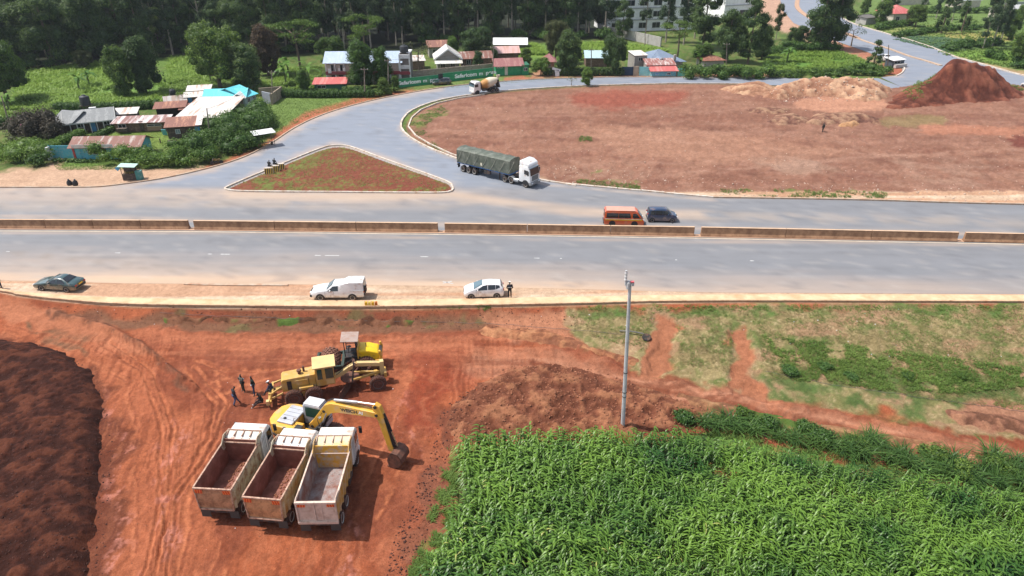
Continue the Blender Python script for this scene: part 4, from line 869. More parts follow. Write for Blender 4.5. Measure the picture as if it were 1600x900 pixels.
# ---------------------------------------------------------------- tipper trucks
def stripes(root, hw, x, z, T=None):
    for s in (1, -1):
        base = MB().box((x, s * (hw - .32), z), (.015, .54, .32)).build('warning_board', M('orange_warning_board', (.85, .22, .04), .5, dirt=(.5, .25, .12), damt=.35, dscale=5), root)
        m = MB()
        for k in range(3):
            y0 = s * (hw - .32) - .22 + k * .16; m.add([(x - .012, y0, z - .16), (x - .012, y0 + .08, z - .16), (x - .012, y0 + .08 - s * .06 + .03, z + .16), (x - .012, y0 - s * .06 + .03, z + .16)], [[0, 1, 2, 3]])
        m.build('stripe', M('red_stripe_paint', (.60, .05, .02), .5), base)
def tipper(name, label, out, inn, tail, guard, side, kind):
    root = empty(name, label=label, cat='tipper truck', group='tipper trucks parked side by side on the red soil')
    WH = M('tipper_cab_white', (.72, .72, .71), .5, dirt=(.45, .3, .22), damt=.25, dscale=1.2); hw = 1.25; xb, xf = -3.3, 1.25; zf, zt = 1.3, 2.95
    # cab (front at +x)
    tapered_cab(root, WH, 1.75, 3.75, 1.2, 1.0, 3.12, .16)
    for s in (1, -1):
        MB().add([(3.5, s * 1.21, 1.95), (3.42, s * 1.21, 2.72), (2.75, s * 1.21, 2.75), (2.75, s * 1.21, 2.0)], [[0, 1, 2, 3]]).build('side_window', GLASS, root)
        m = MB(); m.box((2.68, s * 1.205, 1.95), (.03, .02, 1.7)); m.box((3.1, s * 1.21, 1.72), (.8, .02, .03)); m.build('door_gap', BLK, root)
        m = MB()
        for k in range(3): m.box((1.95 + k * .2, s * 1.215, 2.0), (.05, .04, 1.8))
        m.build('rear_vent', M('cab_vent_grey', (.45, .46, .47), .5), root)
        MB().box((3.72, s * 1.42, 2.45), (.16, .22, .55)).build('mirror', BLK, root, .04); MB().tube([(3.5, s * 1.2, 2.8), (3.75, s * 1.42, 2.75)], .02, 5).build('mirror_arm', BLK, root)
        MB().box((3.82, s * .9, .85), (.1, .4, .2)).build('headlight', HEAD, root, .02)
        pts = [(2.85 + .66 * math.cos(t), .53 + .66 * math.sin(t)) for t in [PI * k / 12 for k in range(13)]]; MB().prism(pts, s * .85, s * 1.215).build('wheel_arch', BLK, root)
        wheel(root, 2.85, s * 1.03, .53, .32, RIMW, tyre=MUDTYRE); wheel(root, -1.0, s * .93, .53, .58, RIMW, tyre=MUDTYRE); wheel(root, -2.4, s * .93, .53, .58, RIMW, tyre=MUDTYRE)
        MB().box((-3.2, s * .95, .62), (.04, .62, .62)).build('mudflap', M('mudflap_grey', (.06, .055, .05), .8), root)
        MB().box((.8, s * .98, .9), (1.1, .4, .55)).build('fuel_tank' if s < 0 else 'battery_box', DARK, root, .06)
    MB().quad((3.77, -1.05, 1.95), (3.77, 1.05, 1.95), (3.62, 1.02, 2.8), (3.62, -1.02, 2.8)).build('windscreen', GLASS, root)
    MB().box((3.7, 0, .72), (.4, 2.35, .4)).build('bumper', WH, root, .06)
    MB().box((.2, 0, .95), (6.6, .85, .3)).build('chassis', DARK, root)
    MB().box((-3.15, 0, .80), (.12, 2.2, .12)).build('rear_bar', DARK, root)
    # bed: floor, two sides, headboard, guard, tailgate
    MB().box(((xb + xf) / 2, 0, zf - .05), (xf - xb, 2.2, .12)).build('bed_floor', inn, root)
    tp = .10
    def wall(s, y0, y1, mat, nm):
        return MB().add([(xb, s * (hw - tp - y0), zf - .05), (xf, s * (hw - tp - y0), zf - .05), (xf, s * (hw - y0), zt), (xb, s * (hw - y0), zt), (xb, s * (hw - tp - y1), zf - .05), (xf, s * (hw - tp - y1), zf - .05), (xf, s * (hw - y1), zt), (xb, s * (hw - y1), zt)],
            [[0, 1, 2, 3], [7, 6, 5, 4], [0, 4, 5, 1], [1, 5, 6, 2], [2, 6, 7, 3], [3, 7, 4, 0]])
    for s in (1, -1):
        o = wall(s, 0, .035, 0, 0).build('side_wall', side, root); wall(s, .037, .06, 0, 0).build('lining', inn, o)
        m = MB()
        for k in range(7):
            x = xb + .2 + (xf - xb - .4) * k / 6; m.add([(x - .08, s * (hw - tp), zf - .1), (x + .08, s * (hw - tp), zf - .1), (x + .08, s * (hw), zt - .04), (x - .08, s * (hw), zt - .04), (x - .04, s * (hw - tp + .07), zf - .1), (x + .04, s * (hw - tp + .07), zf - .1), (x + .04, s * (hw + .07), zt - .04), (x - .04, s * (hw + .07), zt - .04)],
                [[0, 3, 7, 4], [4, 7, 6, 5], [5, 6, 2, 1], [3, 2, 6, 7], [0, 4, 5, 1]])
        m.build('side_rib', side, o)
        MB().box(((xb + xf) / 2, s * (hw - .015), zt + .02), (xf - xb, .11, .07)).build('top_rail', out, o, .015)
    MB().box((xf + .03, 0, (zf + zt) / 2 + .12), (.06, hw * 2 - .12, zt - zf + .3)).build('headboard', inn if kind < 3 else M('yellow_dust_panel', (.72, .36, .03), .6, dirt=(.5, .42, .36), damt=.5, dscale=2.5), root)
    MB().box((xf - .03, 0, zt + .02 if kind < 3 else zt - .35), (.10, hw * 2, .09 if kind < 3 else .06)).build('headboard_rail', out, root, .015)
    zg = zt + .10; x2 = 2.15
    m = MB(); m.add([(xf + .06, -hw + .1, zt + .05), (xf + .06, hw - .1, zt + .05), (xf + .32, hw - .1, zg + .12), (xf + .32, -hw + .1, zg + .12), (x2, hw - .1, zg + .26), (x2, -hw + .1, zg + .26)], [[0, 1, 2, 3], [3, 2, 4, 5]])
    gd = m.build('cab_guard', guard, root); sol = gd.modifiers.new('thick', 'SOLIDIFY'); sol.thickness = .05
    m = MB()
    for k in range(5):
        y = -hw + .14 + (2 * hw - .28) * k / 4; m.box(((xf + .32 + x2) / 2, y, zg + .24), (x2 - xf - .32, .06, .09), rot=Matrix.Rotation(-.06, 3, 'Y')); m.box((xf + .18, y, zg - .07), (.05, .07, .40), rot=Matrix.Rotation(.55, 3, 'Y'))
    m.box((x2, 0, zg + .28), (.08, hw * 2 - .16, .12)); m.build('guard_rib', out, gd)
    for s in (1, -1):
        MB().prism([(xf - .5, zt), (xf - .25, zt + .18), (xf + .0, zt + .42), (xf + .15, zt + .52), (xf + .32, zt + .5), (x2, zg + .27), (x2, zg + .12), (xf + .35, zt + .05), (xf + .1, zf)], s * (hw - .09), s * (hw - .03)).build('side_cheek', side, root, .01)
    # tailgate
    w2 = 1.16
    if kind < 3:
        pr = [(xb - .05, zt + .0), (xb - .10, zt - .4), (xb - .12, zt - 1.0), (xb - .04, zf - .12), (xb + .02, zf - .12), (xb + .02, zt)]
        o = MB().prism(pr, -1, 1)
        vs = [(x, y * (hw if z > zt - .2 else hw - (zt - z) * .075), z) for x, y, z in o.v]
        o.v = vs; tg = o.build('tailgate', tail, root, .012)
        m = MB()
        for s in (1, -1): m.add([(xb - .13, s * (hw - .0), zt), (xb - .13, s * (hw - .09), zt), (xb - .17, s * (w2 - .07), zf - .1), (xb - .17, s * (w2 + .0), zf - .1), (xb - .0, s * (hw), zt), (xb - .0, s * (hw - .09), zt), (xb - .0, s * (w2 - .07), zf - .1), (xb - .0, s * (w2), zf - .1)], [[0, 1, 2, 3], [4, 7, 6, 5], [0, 3, 7, 4], [1, 5, 6, 2], [0, 4, 5, 1], [3, 2, 6, 7]])
        m.box((xb - .08, 0, zt - .0), (.12, hw * 2 + .02, .09)); m.box((xb - .10, 0, zf - .1), (.12, w2 * 2 - .1, .10)); m.build('tailgate_frame', out, tg, .01)
        stripes(tg, hw, xb - .125, zt - .22)
    else:
        tg = MB().box((xb - .03, 0, (zf + zt) / 2 - .1), (.06, hw * 2 - .02, zt - zf + .05)).build('tailgate', tail, root)
        m = MB(); m.box((xb - .10, 0, zt - .02), (.16, hw * 2 + .04, .16)); m.box((xb - .10, 0, zf - .02), (.16, hw * 2 + .02, .16)); m.box((xb - .09, 0, zf - .16), (.10, hw * 2, .06))
        for s in (1, -1): m.box((xb - .09, s * (hw - .04), (zf + zt) / 2 - .05), (.14, .10, zt - zf)); 
        m.box((xb - .08, .12, (zf + zt) / 2), (.1, .07, zt - zf - .2)); m.box((xb - .07, -.22, (zf + zt) / 2), (.05, .28, zt - zf - .2)); m.build('tailgate_frame', out, tg, .015)
        stripes(tg, hw, xb - .075, zt - .26)
        for s in (1, -1): MB().prism([(xb, zt), (xb + .9, zt), (xb + .75, zt + .1), (xb + .1, zt + .18), (xb - .1, zt + .05)], s * (hw - .06), s * hw).build('side_cheek', out, root, .01)
    return root
CREAM = M('rusty_cream_paint', (.52, .46, .34), .7, dirt=(.24, .09, .04), damt=.42, dscale=2.2)
CREAM2 = M('rusty_cream_side_paint', (.50, .45, .33), .7, dirt=(.36, .19, .06), damt=.5, dscale=1.6)
RAIL = M('worn_peach_rail', (.50, .33, .24), .7, dirt=(.2, .07, .04), damt=.45, dscale=4)
RUSTIN = M('rusty_bed_lining', (.20, .068, .042), .75, dirt=(.30, .12, .085), damt=.45, dscale=1.5, bump=.5, bscale=8)
TAILM = M('rusted_tailgate', (.52, .28, .15), .7, dirt=(.13, .06, .03), damt=.5, dscale=1.7)
TAILM2 = M('orange_rusted_tailgate', (.60, .30, .14), .7, dirt=(.16, .07, .03), damt=.45, dscale=1.7)
GW = M('dusty_white_guard', (.66, .62, .55), .6, dirt=(.55, .28, .2), damt=.35, dscale=2)
GW2 = M('clean_white_guard', (.74, .73, .70), .6, dirt=(.5, .33, .2), damt=.2, dscale=2)
YG = M('pale_yellow_guard', (.70, .56, .36), .6, dirt=(.66, .38, .06), damt=.35, dscale=1.4)
YS = M('worn_yellow_side', (.55, .31, .07), .6, dirt=(.45, .36, .27), damt=.5, dscale=1.8)
PINK = M('dusty_pinkish_white', (.64, .49, .40), .7, dirt=(.40, .26, .2), damt=.4, dscale=2.2)
GREYIN = M('concrete_caked_lining', (.34, .33, .33), .85, dirt=(.20, .08, .055), damt=.75, dscale=1.4, bump=.8, bscale=5)
tops = [((330.6, 764.7), (375.4, 692.7)), ((408, 779.5), (452, 703.3)), ((492, 785.5), (518, 702.7))]
def put_tipper(t, k):
    A = Vector(U(*tops[k][0], 1.38)); B = Vector(U(*tops[k][1], 1.38)); d = B - A; yaw = math.atan2(d.y, d.x); e = d.normalized()
    o = A + e * 3.38 * (d.length / 4.55); g = -1.57; t.location = (o.x, o.y, g); t.rotation_euler = (0, 0, yaw); t.scale = (d.length / 4.55 * .99, 1, 1); return t
t1 = put_tipper(tipper('tipper_truck', 'leftmost white tipper truck with a rusty empty red-brown load bed', RAIL, RUSTIN, TAILM, GW, CREAM, 1), 0)
t2 = put_tipper(tipper('tipper_truck', 'middle tipper truck with rusty bed and orange-brown tailgate between the other two', RAIL, RUSTIN, TAILM2, GW2, CREAM2, 2), 1)
t3 = put_tipper(tipper('tipper_truck', 'rightmost tipper truck with yellow bed sides and pale pinkish tailgate', PINK, GREYIN, PINK, YG, YS, 3), 2)
# ================================================================ construction machines
YEL2 = M('excavator_yellow', (.70, .37, .045), .45, dirt=(.5, .32, .18), damt=.28, dscale=1.5)
PALEY = M('faded_cream_yellow', (.52, .30, .065), .6, dirt=(.5, .36, .2), damt=.35, dscale=2)
PALEY2 = M('sunbleached_yellow_roof', (.64, .46, .20), .6, dirt=(.5, .34, .18), damt=.25)
BRY = M('bright_roller_yellow', (.78, .50, .01), .4, dirt=(.4, .2, .08), damt=.15)
GREYP = M('grey_machine_panel', (.42, .43, .47), .5, dirt=(.3, .25, .22), damt=.2); MUD = M('muddy_steel', (.10, .045, .03), .85, dirt=(.20, .075, .045), damt=.5, dscale=3, bump=.6)
BLKM = M('black_machine_steel', (.018, .018, .02), .6, dirt=(.1, .05, .035), damt=.3); STEEL = M('bare_cylinder_steel', (.42, .42, .44), .35, .6)
def plank(mb, a, b, w0, h0, w1=None, h1=None, lat=(0, 1, 0)):
    a, b = Vector(a), Vector(b); d = (b - a).normalized(); y = Vector(lat); z = d.cross(y).normalized(); z = z if z.z > 0 else -z; w1 = w1 or w0; h1 = h1 or h0; vs = []
    for p, w_, h_ in ((a, w0, h0), (b, w1, h1)):
        for s, q in ((-1, -1), (1, -1), (1, 1), (-1, 1)): vs.append(p + y * s * w_ / 2 + z * q * h_ / 2)
    mb.add(vs, [[3, 2, 1, 0], [4, 5, 6, 7], [0, 1, 5, 4], [1, 2, 6, 5], [2, 3, 7, 6], [3, 0, 4, 7]]); return mb
def excavator():
    root = empty('tracked_excavator', label='yellow tracked excavator with its boom stretched out and a mud caked bucket', cat='excavator')
    # undercarriage
    for s in (1, -1):
        pr = [(-1.7, .25), (-1.45, .0), (1.75, .0), (2.05, .25), (2.15, .5), (2.0, .78), (1.7, .92), (-1.5, .92), (-1.8, .75), (-1.9, .5)]
        t = MB().prism(pr, s * 1.0, s * 1.5).build('track', MUD, root, .03)
        m = MB(); L = [(Vector((a, 0, b)), Vector((c_, 0, d_))) for (a, b), (c_, d_) in zip(pr, pr[1:] + pr[:1])]
        for a, b in L:
            n = max(1, int((b - a).length / .19)); d = (b - a).normalized()
            for k in range(n): p = a + (b - a) * (k + .5) / n; m.box((p.x, s * 1.25, p.z), (.06, .56, .05), rot=Matrix.Rotation(-math.atan2(d.z, d.x), 3, 'Y'))
        m.build('track_shoe', MUD, t)
        m = MB()
        for k in range(5): m.lathe([(.17, s * 1.45), (.17, s * 1.53)], 12, 'y', (-1.1 + k * .6, 0, .35))
        m.lathe([(.33, s * 1.45), (.33, s * 1.53)], 16, 'y', (1.65, 0, .48)); m.build('roller', BLKM, t)
    MB().box((.1, 0, .65), (1.9, 2.1, .4)).build('carriage', BLKM, root, .05); MB().lathe([(.65, .8), (.65, 1.08)], 24, 'z').build('slew_ring', BLKM, root)
    # upper structure
    pts = [(1.05, 1.35), (-1.6, 1.35), (-2.15, 1.18), (-2.55, .75), (-2.68, 0), (-2.55, -.75), (-2.15, -1.18), (-1.6, -1.35), (1.05, -1.35)]
    MB().prism(pts, 1.05, 1.25, 'z').build('slew_deck', BLKM, root, .02)
    pts = [(-.6, 1.33), (-1.6, 1.33), (-2.15, 1.18), (-2.53, .75), (-2.66, 0), (-2.53, -.75), (-2.15, -1.18), (-1.6, -1.33), (.15, -1.33), (.15, -.42), (-.6, -.42)]
    MB().prism(pts, 1.25, 2.08, 'z').build('engine_housing', YEL2, root, .08, smooth=True, seg=3)
    m = MB(); m.box((-1.15, 0, 2.15), (1.25, 1.9, .16)); hood = m.build('engine_cover', GREYP, root, .05)
    MB().lathe([(.11, 2.2), (.11, 2.27)], 14, 'z', (-1.35, -.55, 0)).build('exhaust_hole', BLKM, hood)
    m = MB()
    for k in range(4): m.box((-1.15, -.6 + .4 * k, 2.235), (1.1, .015, .012))
    m.build('cover_rib', BLKM, hood)
    m = MB()
    for x in (-1.8, -.95, -.15): m.box((x, -1.335, 1.65), (.015, .012, .75))
    m.build('door_gap', BLKM, root)
    MB().box((.75, -.98, 1.55), (.85, .72, .62)).build('tool_box', YEL2, root, .05)
    MB().box((.0, -1.0, 2.1), (.5, .5, .06)).build('filler_hatch', BLKM, root)
    # cab on the far side
    m = MB().prism([(-.5, 1.25), (-.5, 2.85), (-.3, 2.98), (.9, 2.98), (1.12, 2.7), (1.3, 1.9), (1.3, 1.25)], .42, 1.33).build('cab', GREYP, root, .06)
    MB().box((.25, .875, 3.02), (1.28, .86, .07)).build('cab_roof', M('pale_grey_roof', (.6, .59, .6), .5), root, .02)
    GRN = M('green_tinted_glass', (.02, .07, .055), .1, spec=.8)
    for y in (.412, 1.338): MB().add([(-.3, y, 1.95), (1.18, y, 1.95), (1.02, y, 2.8), (-.3, y, 2.8)], [[0, 1, 2, 3]]).build('side_window', GRN, m)
    MB().quad((1.315, .5, 1.7), (1.315, 1.25, 1.7), (1.06, 1.25, 2.88), (1.06, .5, 2.88)).build('windscreen', GRN, m)
    # boom, stick, bucket (in the x z plane, y = 0)
    def beam(pts, wd, nm, mat, par, bev=.03):
        return MB().prism(pts, -wd / 2, wd / 2).build(nm, mat, par, bev)
    bm_ = beam([(.45, 1.55), (.30, 1.85), (.6, 2.15), (1.45, 3.35), (1.85, 3.9), (2.3, 4.15), (2.8, 4.22), (5.75, 4.2), (5.98, 4.0), (5.85, 3.78), (2.8, 3.5), (2.3, 3.3), (1.95, 2.95), (1.0, 1.85), (.7, 1.55)], .46, 'boom', YEL2, root)
    st = beam([(5.55, 4.6), (5.8, 4.88), (6.12, 4.7), (6.3, 4.15), (6.85, 1.2), (6.75, 1.0), (6.48, 1.0), (5.9, 3.5), (5.68, 4.0)], .36, 'stick', YEL2, root)
    MB().prism([(6.28, 3.9), (6.42, 3.75), (6.92, 1.5), (6.82, 1.4)], -.14, .14).build('wear_plate', BLKM, st, .01)
    # bucket as a curved shell
    arc = [(6.02, 1.05), (5.72, .75), (5.78, .55)]; 
    outer = [(6.45, 1.28), (6.9, 1.22), (7.18, .92), (7.22, .5), (7.0, .12), (6.6, -.08), (6.25, -.05)]
    inner = [(6.28, .02), (6.58, .0), (6.93, .18), (7.12, .52), (7.08, .86), (6.84, 1.12), (6.45, 1.16)]
    bk = MB().prism(outer + inner, -.62, .62).build('bucket', MUD, root, .01, loc=(.42, 0, 0))
    for y in (-.62, .58): MB().prism(outer + [(6.1, .55), (6.3, 1.1)], y, y + .04).build('bucket_side', MUD, bk)
    m = MB()
    for k in range(5): m.box((6.17, -.5 + .25 * k, -.03), (.26, .1, .07))
    m.build('bucket_tooth', MUD, bk)
    m = MB(); plank(m, (6.1, 0, 1.15), (6.55, 0, 1.3), .2, .12); plank(m, (5.98, 0, 1.55), (6.75, 0, 1.33), .1, .1); m.build('linkage', BLKM, root, loc=(.4, 0, .1))
    # cylinders
    for s in (1, -1):
        m = MB().tube([(1.1, s * .36, 1.45), (1.65, s * .36, 2.5)], .09, 10).build('boom_cylinder', BLKM, root, smooth=True); MB().tube([(1.6, s * .36, 2.4), (2.0, s * .36, 3.3)], .05, 8).build('piston_rod', STEEL, m)
    m = MB().tube([(2.6, 0, 4.38), (4.4, 0, 4.62)], .10, 12).build('stick_cylinder', STEEL, root, smooth=True); MB().tube([(4.3, 0, 4.61), (5.75, 0, 4.74)], .055, 8).build('piston_rod', CHROME, m)
    m = MB().tube([(6.35, 0, 4.1), (6.75, 0, 2.7)], .08, 10).build('bucket_cylinder', BLKM, root, smooth=True); MB().tube([(6.7, 0, 2.8), (7.1, 0, 1.5)], .05, 8).build('piston_rod', CHROME, m)
    m = MB()
    for k in range(3): m.tube([(1.2, .05 + .08 * k, 3.2), (1.9, .05 + .08 * k, 4.05), (2.4, .05 + .08 * k, 4.32), (3.3, .05 + .08 * k, 4.26), (5.3, .05 + .08 * k, 4.3), (5.8, .05 + .08 * k, 4.45)], .022, 5)
    for k in range(2): m.tube([(.9, -.3 - .1 * k, 1.6), (1.4, -.42, 2.0 - .2 * k), (1.2, -.36, 2.6), (1.6, -.26, 3.2)], .022, 5)
    m.tube([(-.3, -.9, 2.1), (-.35, -.9, 2.7), (-.2, -.85, 2.75)], .02, 5); m.build('hydraulic_hose', BLKM, root)
    for a in ((1.75, 3.35), (5.85, 3.99), (5.82, 4.66), (.6, 1.75)): MB().lathe([(.11, -.27), (.11, .27)], 12, 'y', (a[0], 0, a[1])).build('pivot_pin', BLKM, root)
    # lettering on the near face of the boom
    ang = math.atan2(.13, 3.0)
    T = Matrix.Translation((3.9, -.236, 3.88)) @ Matrix.Rotation(-ang, 4, 'Y') @ Matrix.Rotation(R(90), 4, 'X')
    TI = M('black_lettering', (.015, .015, .015), .6); TW = M('white_lettering', (.8, .8, .8), .6)
    text('WEICH', .36, TI, 'lettering', bm_, T @ Matrix.Translation((-.12, 0, 0)), .004, 1.12, .012)
    text('AI', .34, TW, 'lettering', bm_, T @ Matrix.Translation((.78, 0, 0)), .004, 1.1, .012)
    MB().box((1.32, -.236, 2.72), (.28, .012, .14), rot=Matrix.Rotation(-R(45), 3, 'Y')).build('sticker', TW, bm_)
    return root
ex = excavator(); A = G(485, 690); B = G(627, 724); d = B - A; ex.location = (A.x, A.y, A.z + .02); ex.rotation_euler = (0, 0, math.atan2(d.y, d.x)); ex.scale = (1.03, 1.03, 1.03)
def grader():
    root = empty('motor_grader', label='faded yellow motor grader parked between the roller and the excavator', cat='grader')
    # +x is forward; tandem wheels around x=-2, front axle x=+4
    for s in (1, -1):
        for x in (-2.75, -1.2): wheel(root, x, s * 1.05, .66, .42, RIMD, tyre=MUDTYRE, lug=True)
        wheel(root, 3.9, s * .98, .66, .4, RIMD, tyre=MUDTYRE, lug=True)
        MB().box((-1.98, s * .8, .72), (2.4, .16, .42)).build('tandem_case', PALEY, root, .05)
    hull = MB().prism([(-3.55, 1.05), (-3.55, 2.05), (-3.4, 2.2), (-.9, 2.3), (-.9, 1.05)], -.62, .62).build('engine_housing', PALEY, root, .05)
    m = MB()
    for s in (1, -1):
        m.box((-2.95, s * .625, 1.6), (.35, .02, .8)); m.box((-1.45, s * .625, 1.5), (.03, .02, 1.0))
    m.box((-3.56, 0, 1.6), (.02, 1.0, .8)); m.build('vent', BLKM, hull)
    for s in (1, -1): MB().box((-2.0, s * .66, 1.75), (1.0, .06, .5)).build('side_door', PALEY, hull, .02)
    MB().box((-1.7, -.78, 1.28), (1.1, .32, .24)).build('side_step', PALEY, root, .03)
    MB().tube([(-1.75, .1, 2.2), (-1.75, .1, 2.75)], .09, 10).build('exhaust_stack', MUD, root); MB().lathe([(.0, 2.62), (.17, 2.62), (.2, 2.5), (.13, 2.4), (.13, 2.2)], 14, 'z', (-2.1, -.1, 0)).build('air_cleaner', MUD, root, smooth=True)
    cb = MB().box((-.15, 0, 2.0), (1.45, 1.45, 1.75)).build('cab', PALEY, root, .04)
    MB().box((-.15, 0, 2.93), (1.8, 1.75, .1)).build('cab_roof', PALEY2, root, .03)
    for s in (1, -1):
        for x, w_ in ((-.55, .38), (.2, .62)): MB().box((x, s * .735, 2.25), (w_, .02, .95)).build('side_window', M('green_tinted_glass', (.02, .07, .055), .1), cb)
        MB().box((.2, s * .735, 1.45), (.62, .015, .4)).build('door_panel', PALEY2, cb)
    MB().box((.585, 0, 2.3), (.02, 1.2, .9)).build('windscreen', GLASS, cb)
    # main frame arching forward
    m = MB(); P = [(.4, 0, 1.35), (1.1, 0, 1.55), (1.8, 0, 2.0), (2.4, 0, 2.25), (3.6, 0, 2.05), (4.35, 0, 1.9)]
    for a, b in zip(P[:-1], P[1:]): plank(m, a, b, .34, .34)
    m.box((4.4, 0, 1.55), (.34, .42, 1.3)); m.build('main_frame', PALEY2, root, .02)
    MB().box((3.9, 0, .75), (.3, 1.6, .26)).build('front_axle', PALEY, root, .04); MB().box((4.62, 0, 1.0), (.2, .9, .5)).build('front_plate', PALEY, root, .03)
    m = MB(); plank(m, (4.2, 0, 1.1), (2.0, .55, 1.1), .16, .18); plank(m, (4.2, 0, 1.1), (2.0, -.55, 1.1), .16, .18); m.build('draw_bar', PALEY, root)
    MB().lathe([(.55, .98), (.75, .98), (.75, 1.12), (.55, 1.12)], 26, 'z', (1.75, 0, 0)).build('circle', MUD, root)
    arc = [(1.55 + .28 * math.cos(t), .5 + .42 * math.sin(t)) for t in [R(a) for a in range(110, 260, 20)]]; arc2 = [(x + .05, z) for x, z in arc][::-1]
    b = MB().prism(arc + arc2, -1.9, 1.9).build('blade', MUD, root); b.rotation_euler = (0, 0, R(-28)); b.location = (.45, .85, -.1)
    for s in (1, -1):
        o = MB().tube([(2.2, s * .55, 2.75), (1.9, s * .75, 1.15)], .07, 8).build('lift_cylinder', BLKM, root); MB().box((2.2, s * .35, 2.35), (.2, .5, .2)).build('cylinder_yoke', MUD, root, .02)
    m = MB(); 
    for s in (1, -1): m.tube([(.7, s * .2, 1.6), (1.5, s * .25, 2.25), (2.1, s * .3, 2.55), (2.4, s * .2, 2.3)], .025, 5)
    m.build('hydraulic_hose', BLKM, root)
    # ripper frame at the back
    m = MB()
    for s in (1, -1):
        plank(m, (-3.55, s * .5, 1.5), (-4.4, s * .7, 1.15), .12, .14); plank(m, (-3.55, s * .5, .9), (-4.6, s * .7, .6), .12, .14); plank(m, (-4.35, s * .7, 1.2), (-4.6, s * .72, .45), .14, .14)
    m.box((-4.6, 0, .55), (.26, 2.1, .24)); m.box((-4.3, 0, 1.2), (.14, 1.6, .14)); m.box((-3.9, 0, 1.0), (.5, .25, .18))
    m.build('ripper_frame', PALEY, root, .01)
    m = MB()
    for y in (-.9, 0, .9): m.box((-4.68, y, .3), (.12, .1, .6))
    m.build('ripper_tooth', MUD, root); MB().box((-4.75, -.95, .55), (.25, .3, .4)).build('tail_block', PALEY2, root, .02)
    return root
gr = grader(); A = G(461, 634); B = G(590, 611); d = (B - A).normalized(); yaw = math.atan2(d.y, d.x); o = A + d * 2.78 + Vector((-d.y, d.x, 0)) * 1.15
gr.location = (o.x, o.y, o.z + .02); gr.rotation_euler = (0, 0, yaw)
def roller():
    root = empty('padfoot_roller', label='bright yellow padfoot road roller with a rusty brown sun canopy', cat='road roller')
    m = MB().lathe([(.2, -1.0), (.72, -1.0), (.76, -.97), (.76, .97), (.72, 1.0), (.2, 1.0)], 36, 'y', (1.75, 0, .80)); 
    for q in range(16):
        for j in range(7):
            t = 2 * PI * (q + .5 * (j % 2)) / 16; m.box((.81, -.86 + .287 * j, 0), (.11, .17, .17), T=Matrix.Translation((1.75, 0, .80)) @ Matrix.Rotation(-t, 4, 'Y'), taper=1.0)
    dr = m.build('drum', M('dusty_drum_steel', (.24, .11, .07), .9, dirt=(.12, .05, .035), damt=.45, dscale=4), root)
    m = MB()
    for s in (1, -1): m.box((1.7, s * 1.12, .85), (2.3, .16, .32))
    m.box((2.8, 0, .85), (.2, 2.4, .32)); m.box((.62, 0, .85), (.25, 2.4, .4)); m.build('drum_frame', M('dark_green_frame', (.03, .05, .04), .7), root, .03)
    for s in (1, -1): wheel(root, -1.35, s * .88, .74, .52, RIMD, tyre=MUDTYRE, lug=True)
    MB().box((-.25, 0, 1.25), (1.3, 1.5, .5)).build('platform', BLKM, root, .03)
    MB().prism([(-.75, 1.0), (-.75, 2.05), (-1.6, 2.0), (-2.35, 1.75), (-2.6, 1.4), (-2.6, .95)], -.72, .72).build('hood', BRY, root, .10, smooth=True, seg=3)
    MB().box((-2.2, 0, 1.45), (.9, 1.36, .35)).build('radiator_opening', BLKM, root)
    m = MB(); m.box((-2.62, 0, 1.25), (.14, 1.6, .5)); 
    for s in (1, -1): m.prism([(-2.3, .9), (-2.65, .9), (-2.75, 1.5), (-2.6, 1.95), (-2.45, 1.95), (-2.5, 1.4)], s * .62, s * .82)
    m.build('rear_guard', YEL2, root, .03); m = MB()
    for s in (1, -1): m.box((-2.35, s * .7, .85), (.5, .4, .55))
    m.build('counterweight', YEL2, root, .05)
    MB().box((-.72, 0, 1.75), (.12, 1.55, 1.0)).build('bulkhead', YEL2, root, .03)
    m = MB()
    for x in (.35, -.6):
        for s in (1, -1): m.tube([(x, s * .65, 1.3), (x, s * .65, 3.0)], .045, 6)
    for s in (1, -1): m.tube([(.35, s * .65, 2.0), (-.6, s * .65, 2.0)], .03, 6)
    m.build('canopy_post', BLKM, root)
    MB().box((-.12, 0, 3.06), (1.45, 1.6, .08), rot=Matrix.Rotation(R(-4), 3, 'Y')).build('canopy', M('rusty_canopy', (.36, .27, .23), .7, dirt=(.28, .16, .11), damt=.4), root, .02)
    MB().box((-.35, 0, 1.75), (.5, .55, .12)).build('seat', BLKM, root, .04); MB().box((-.58, 0, 2.1), (.12, .55, .6)).build('seat_back', BLKM, root, .04)
    m = MB().tube([(.15, 0, 1.5), (.05, 0, 2.1)], .03, 6); m.lathe([(.18, 2.1), (.21, 2.12), (.18, 2.14)], 14, 'z', (.05, 0, 0)); m.build('steering_wheel', BLKM, root)
    MB().tube([(-1.4, .0, 2.0), (-1.4, 0, 2.35)], .04, 6).build('exhaust_stack', BLKM, root)
    return root
rl = roller(); A = G(548, 580); rl.location = (A.x, A.y + .6, A.z + .02); rl.rotation_euler = (0, 0, R(180 + 8))
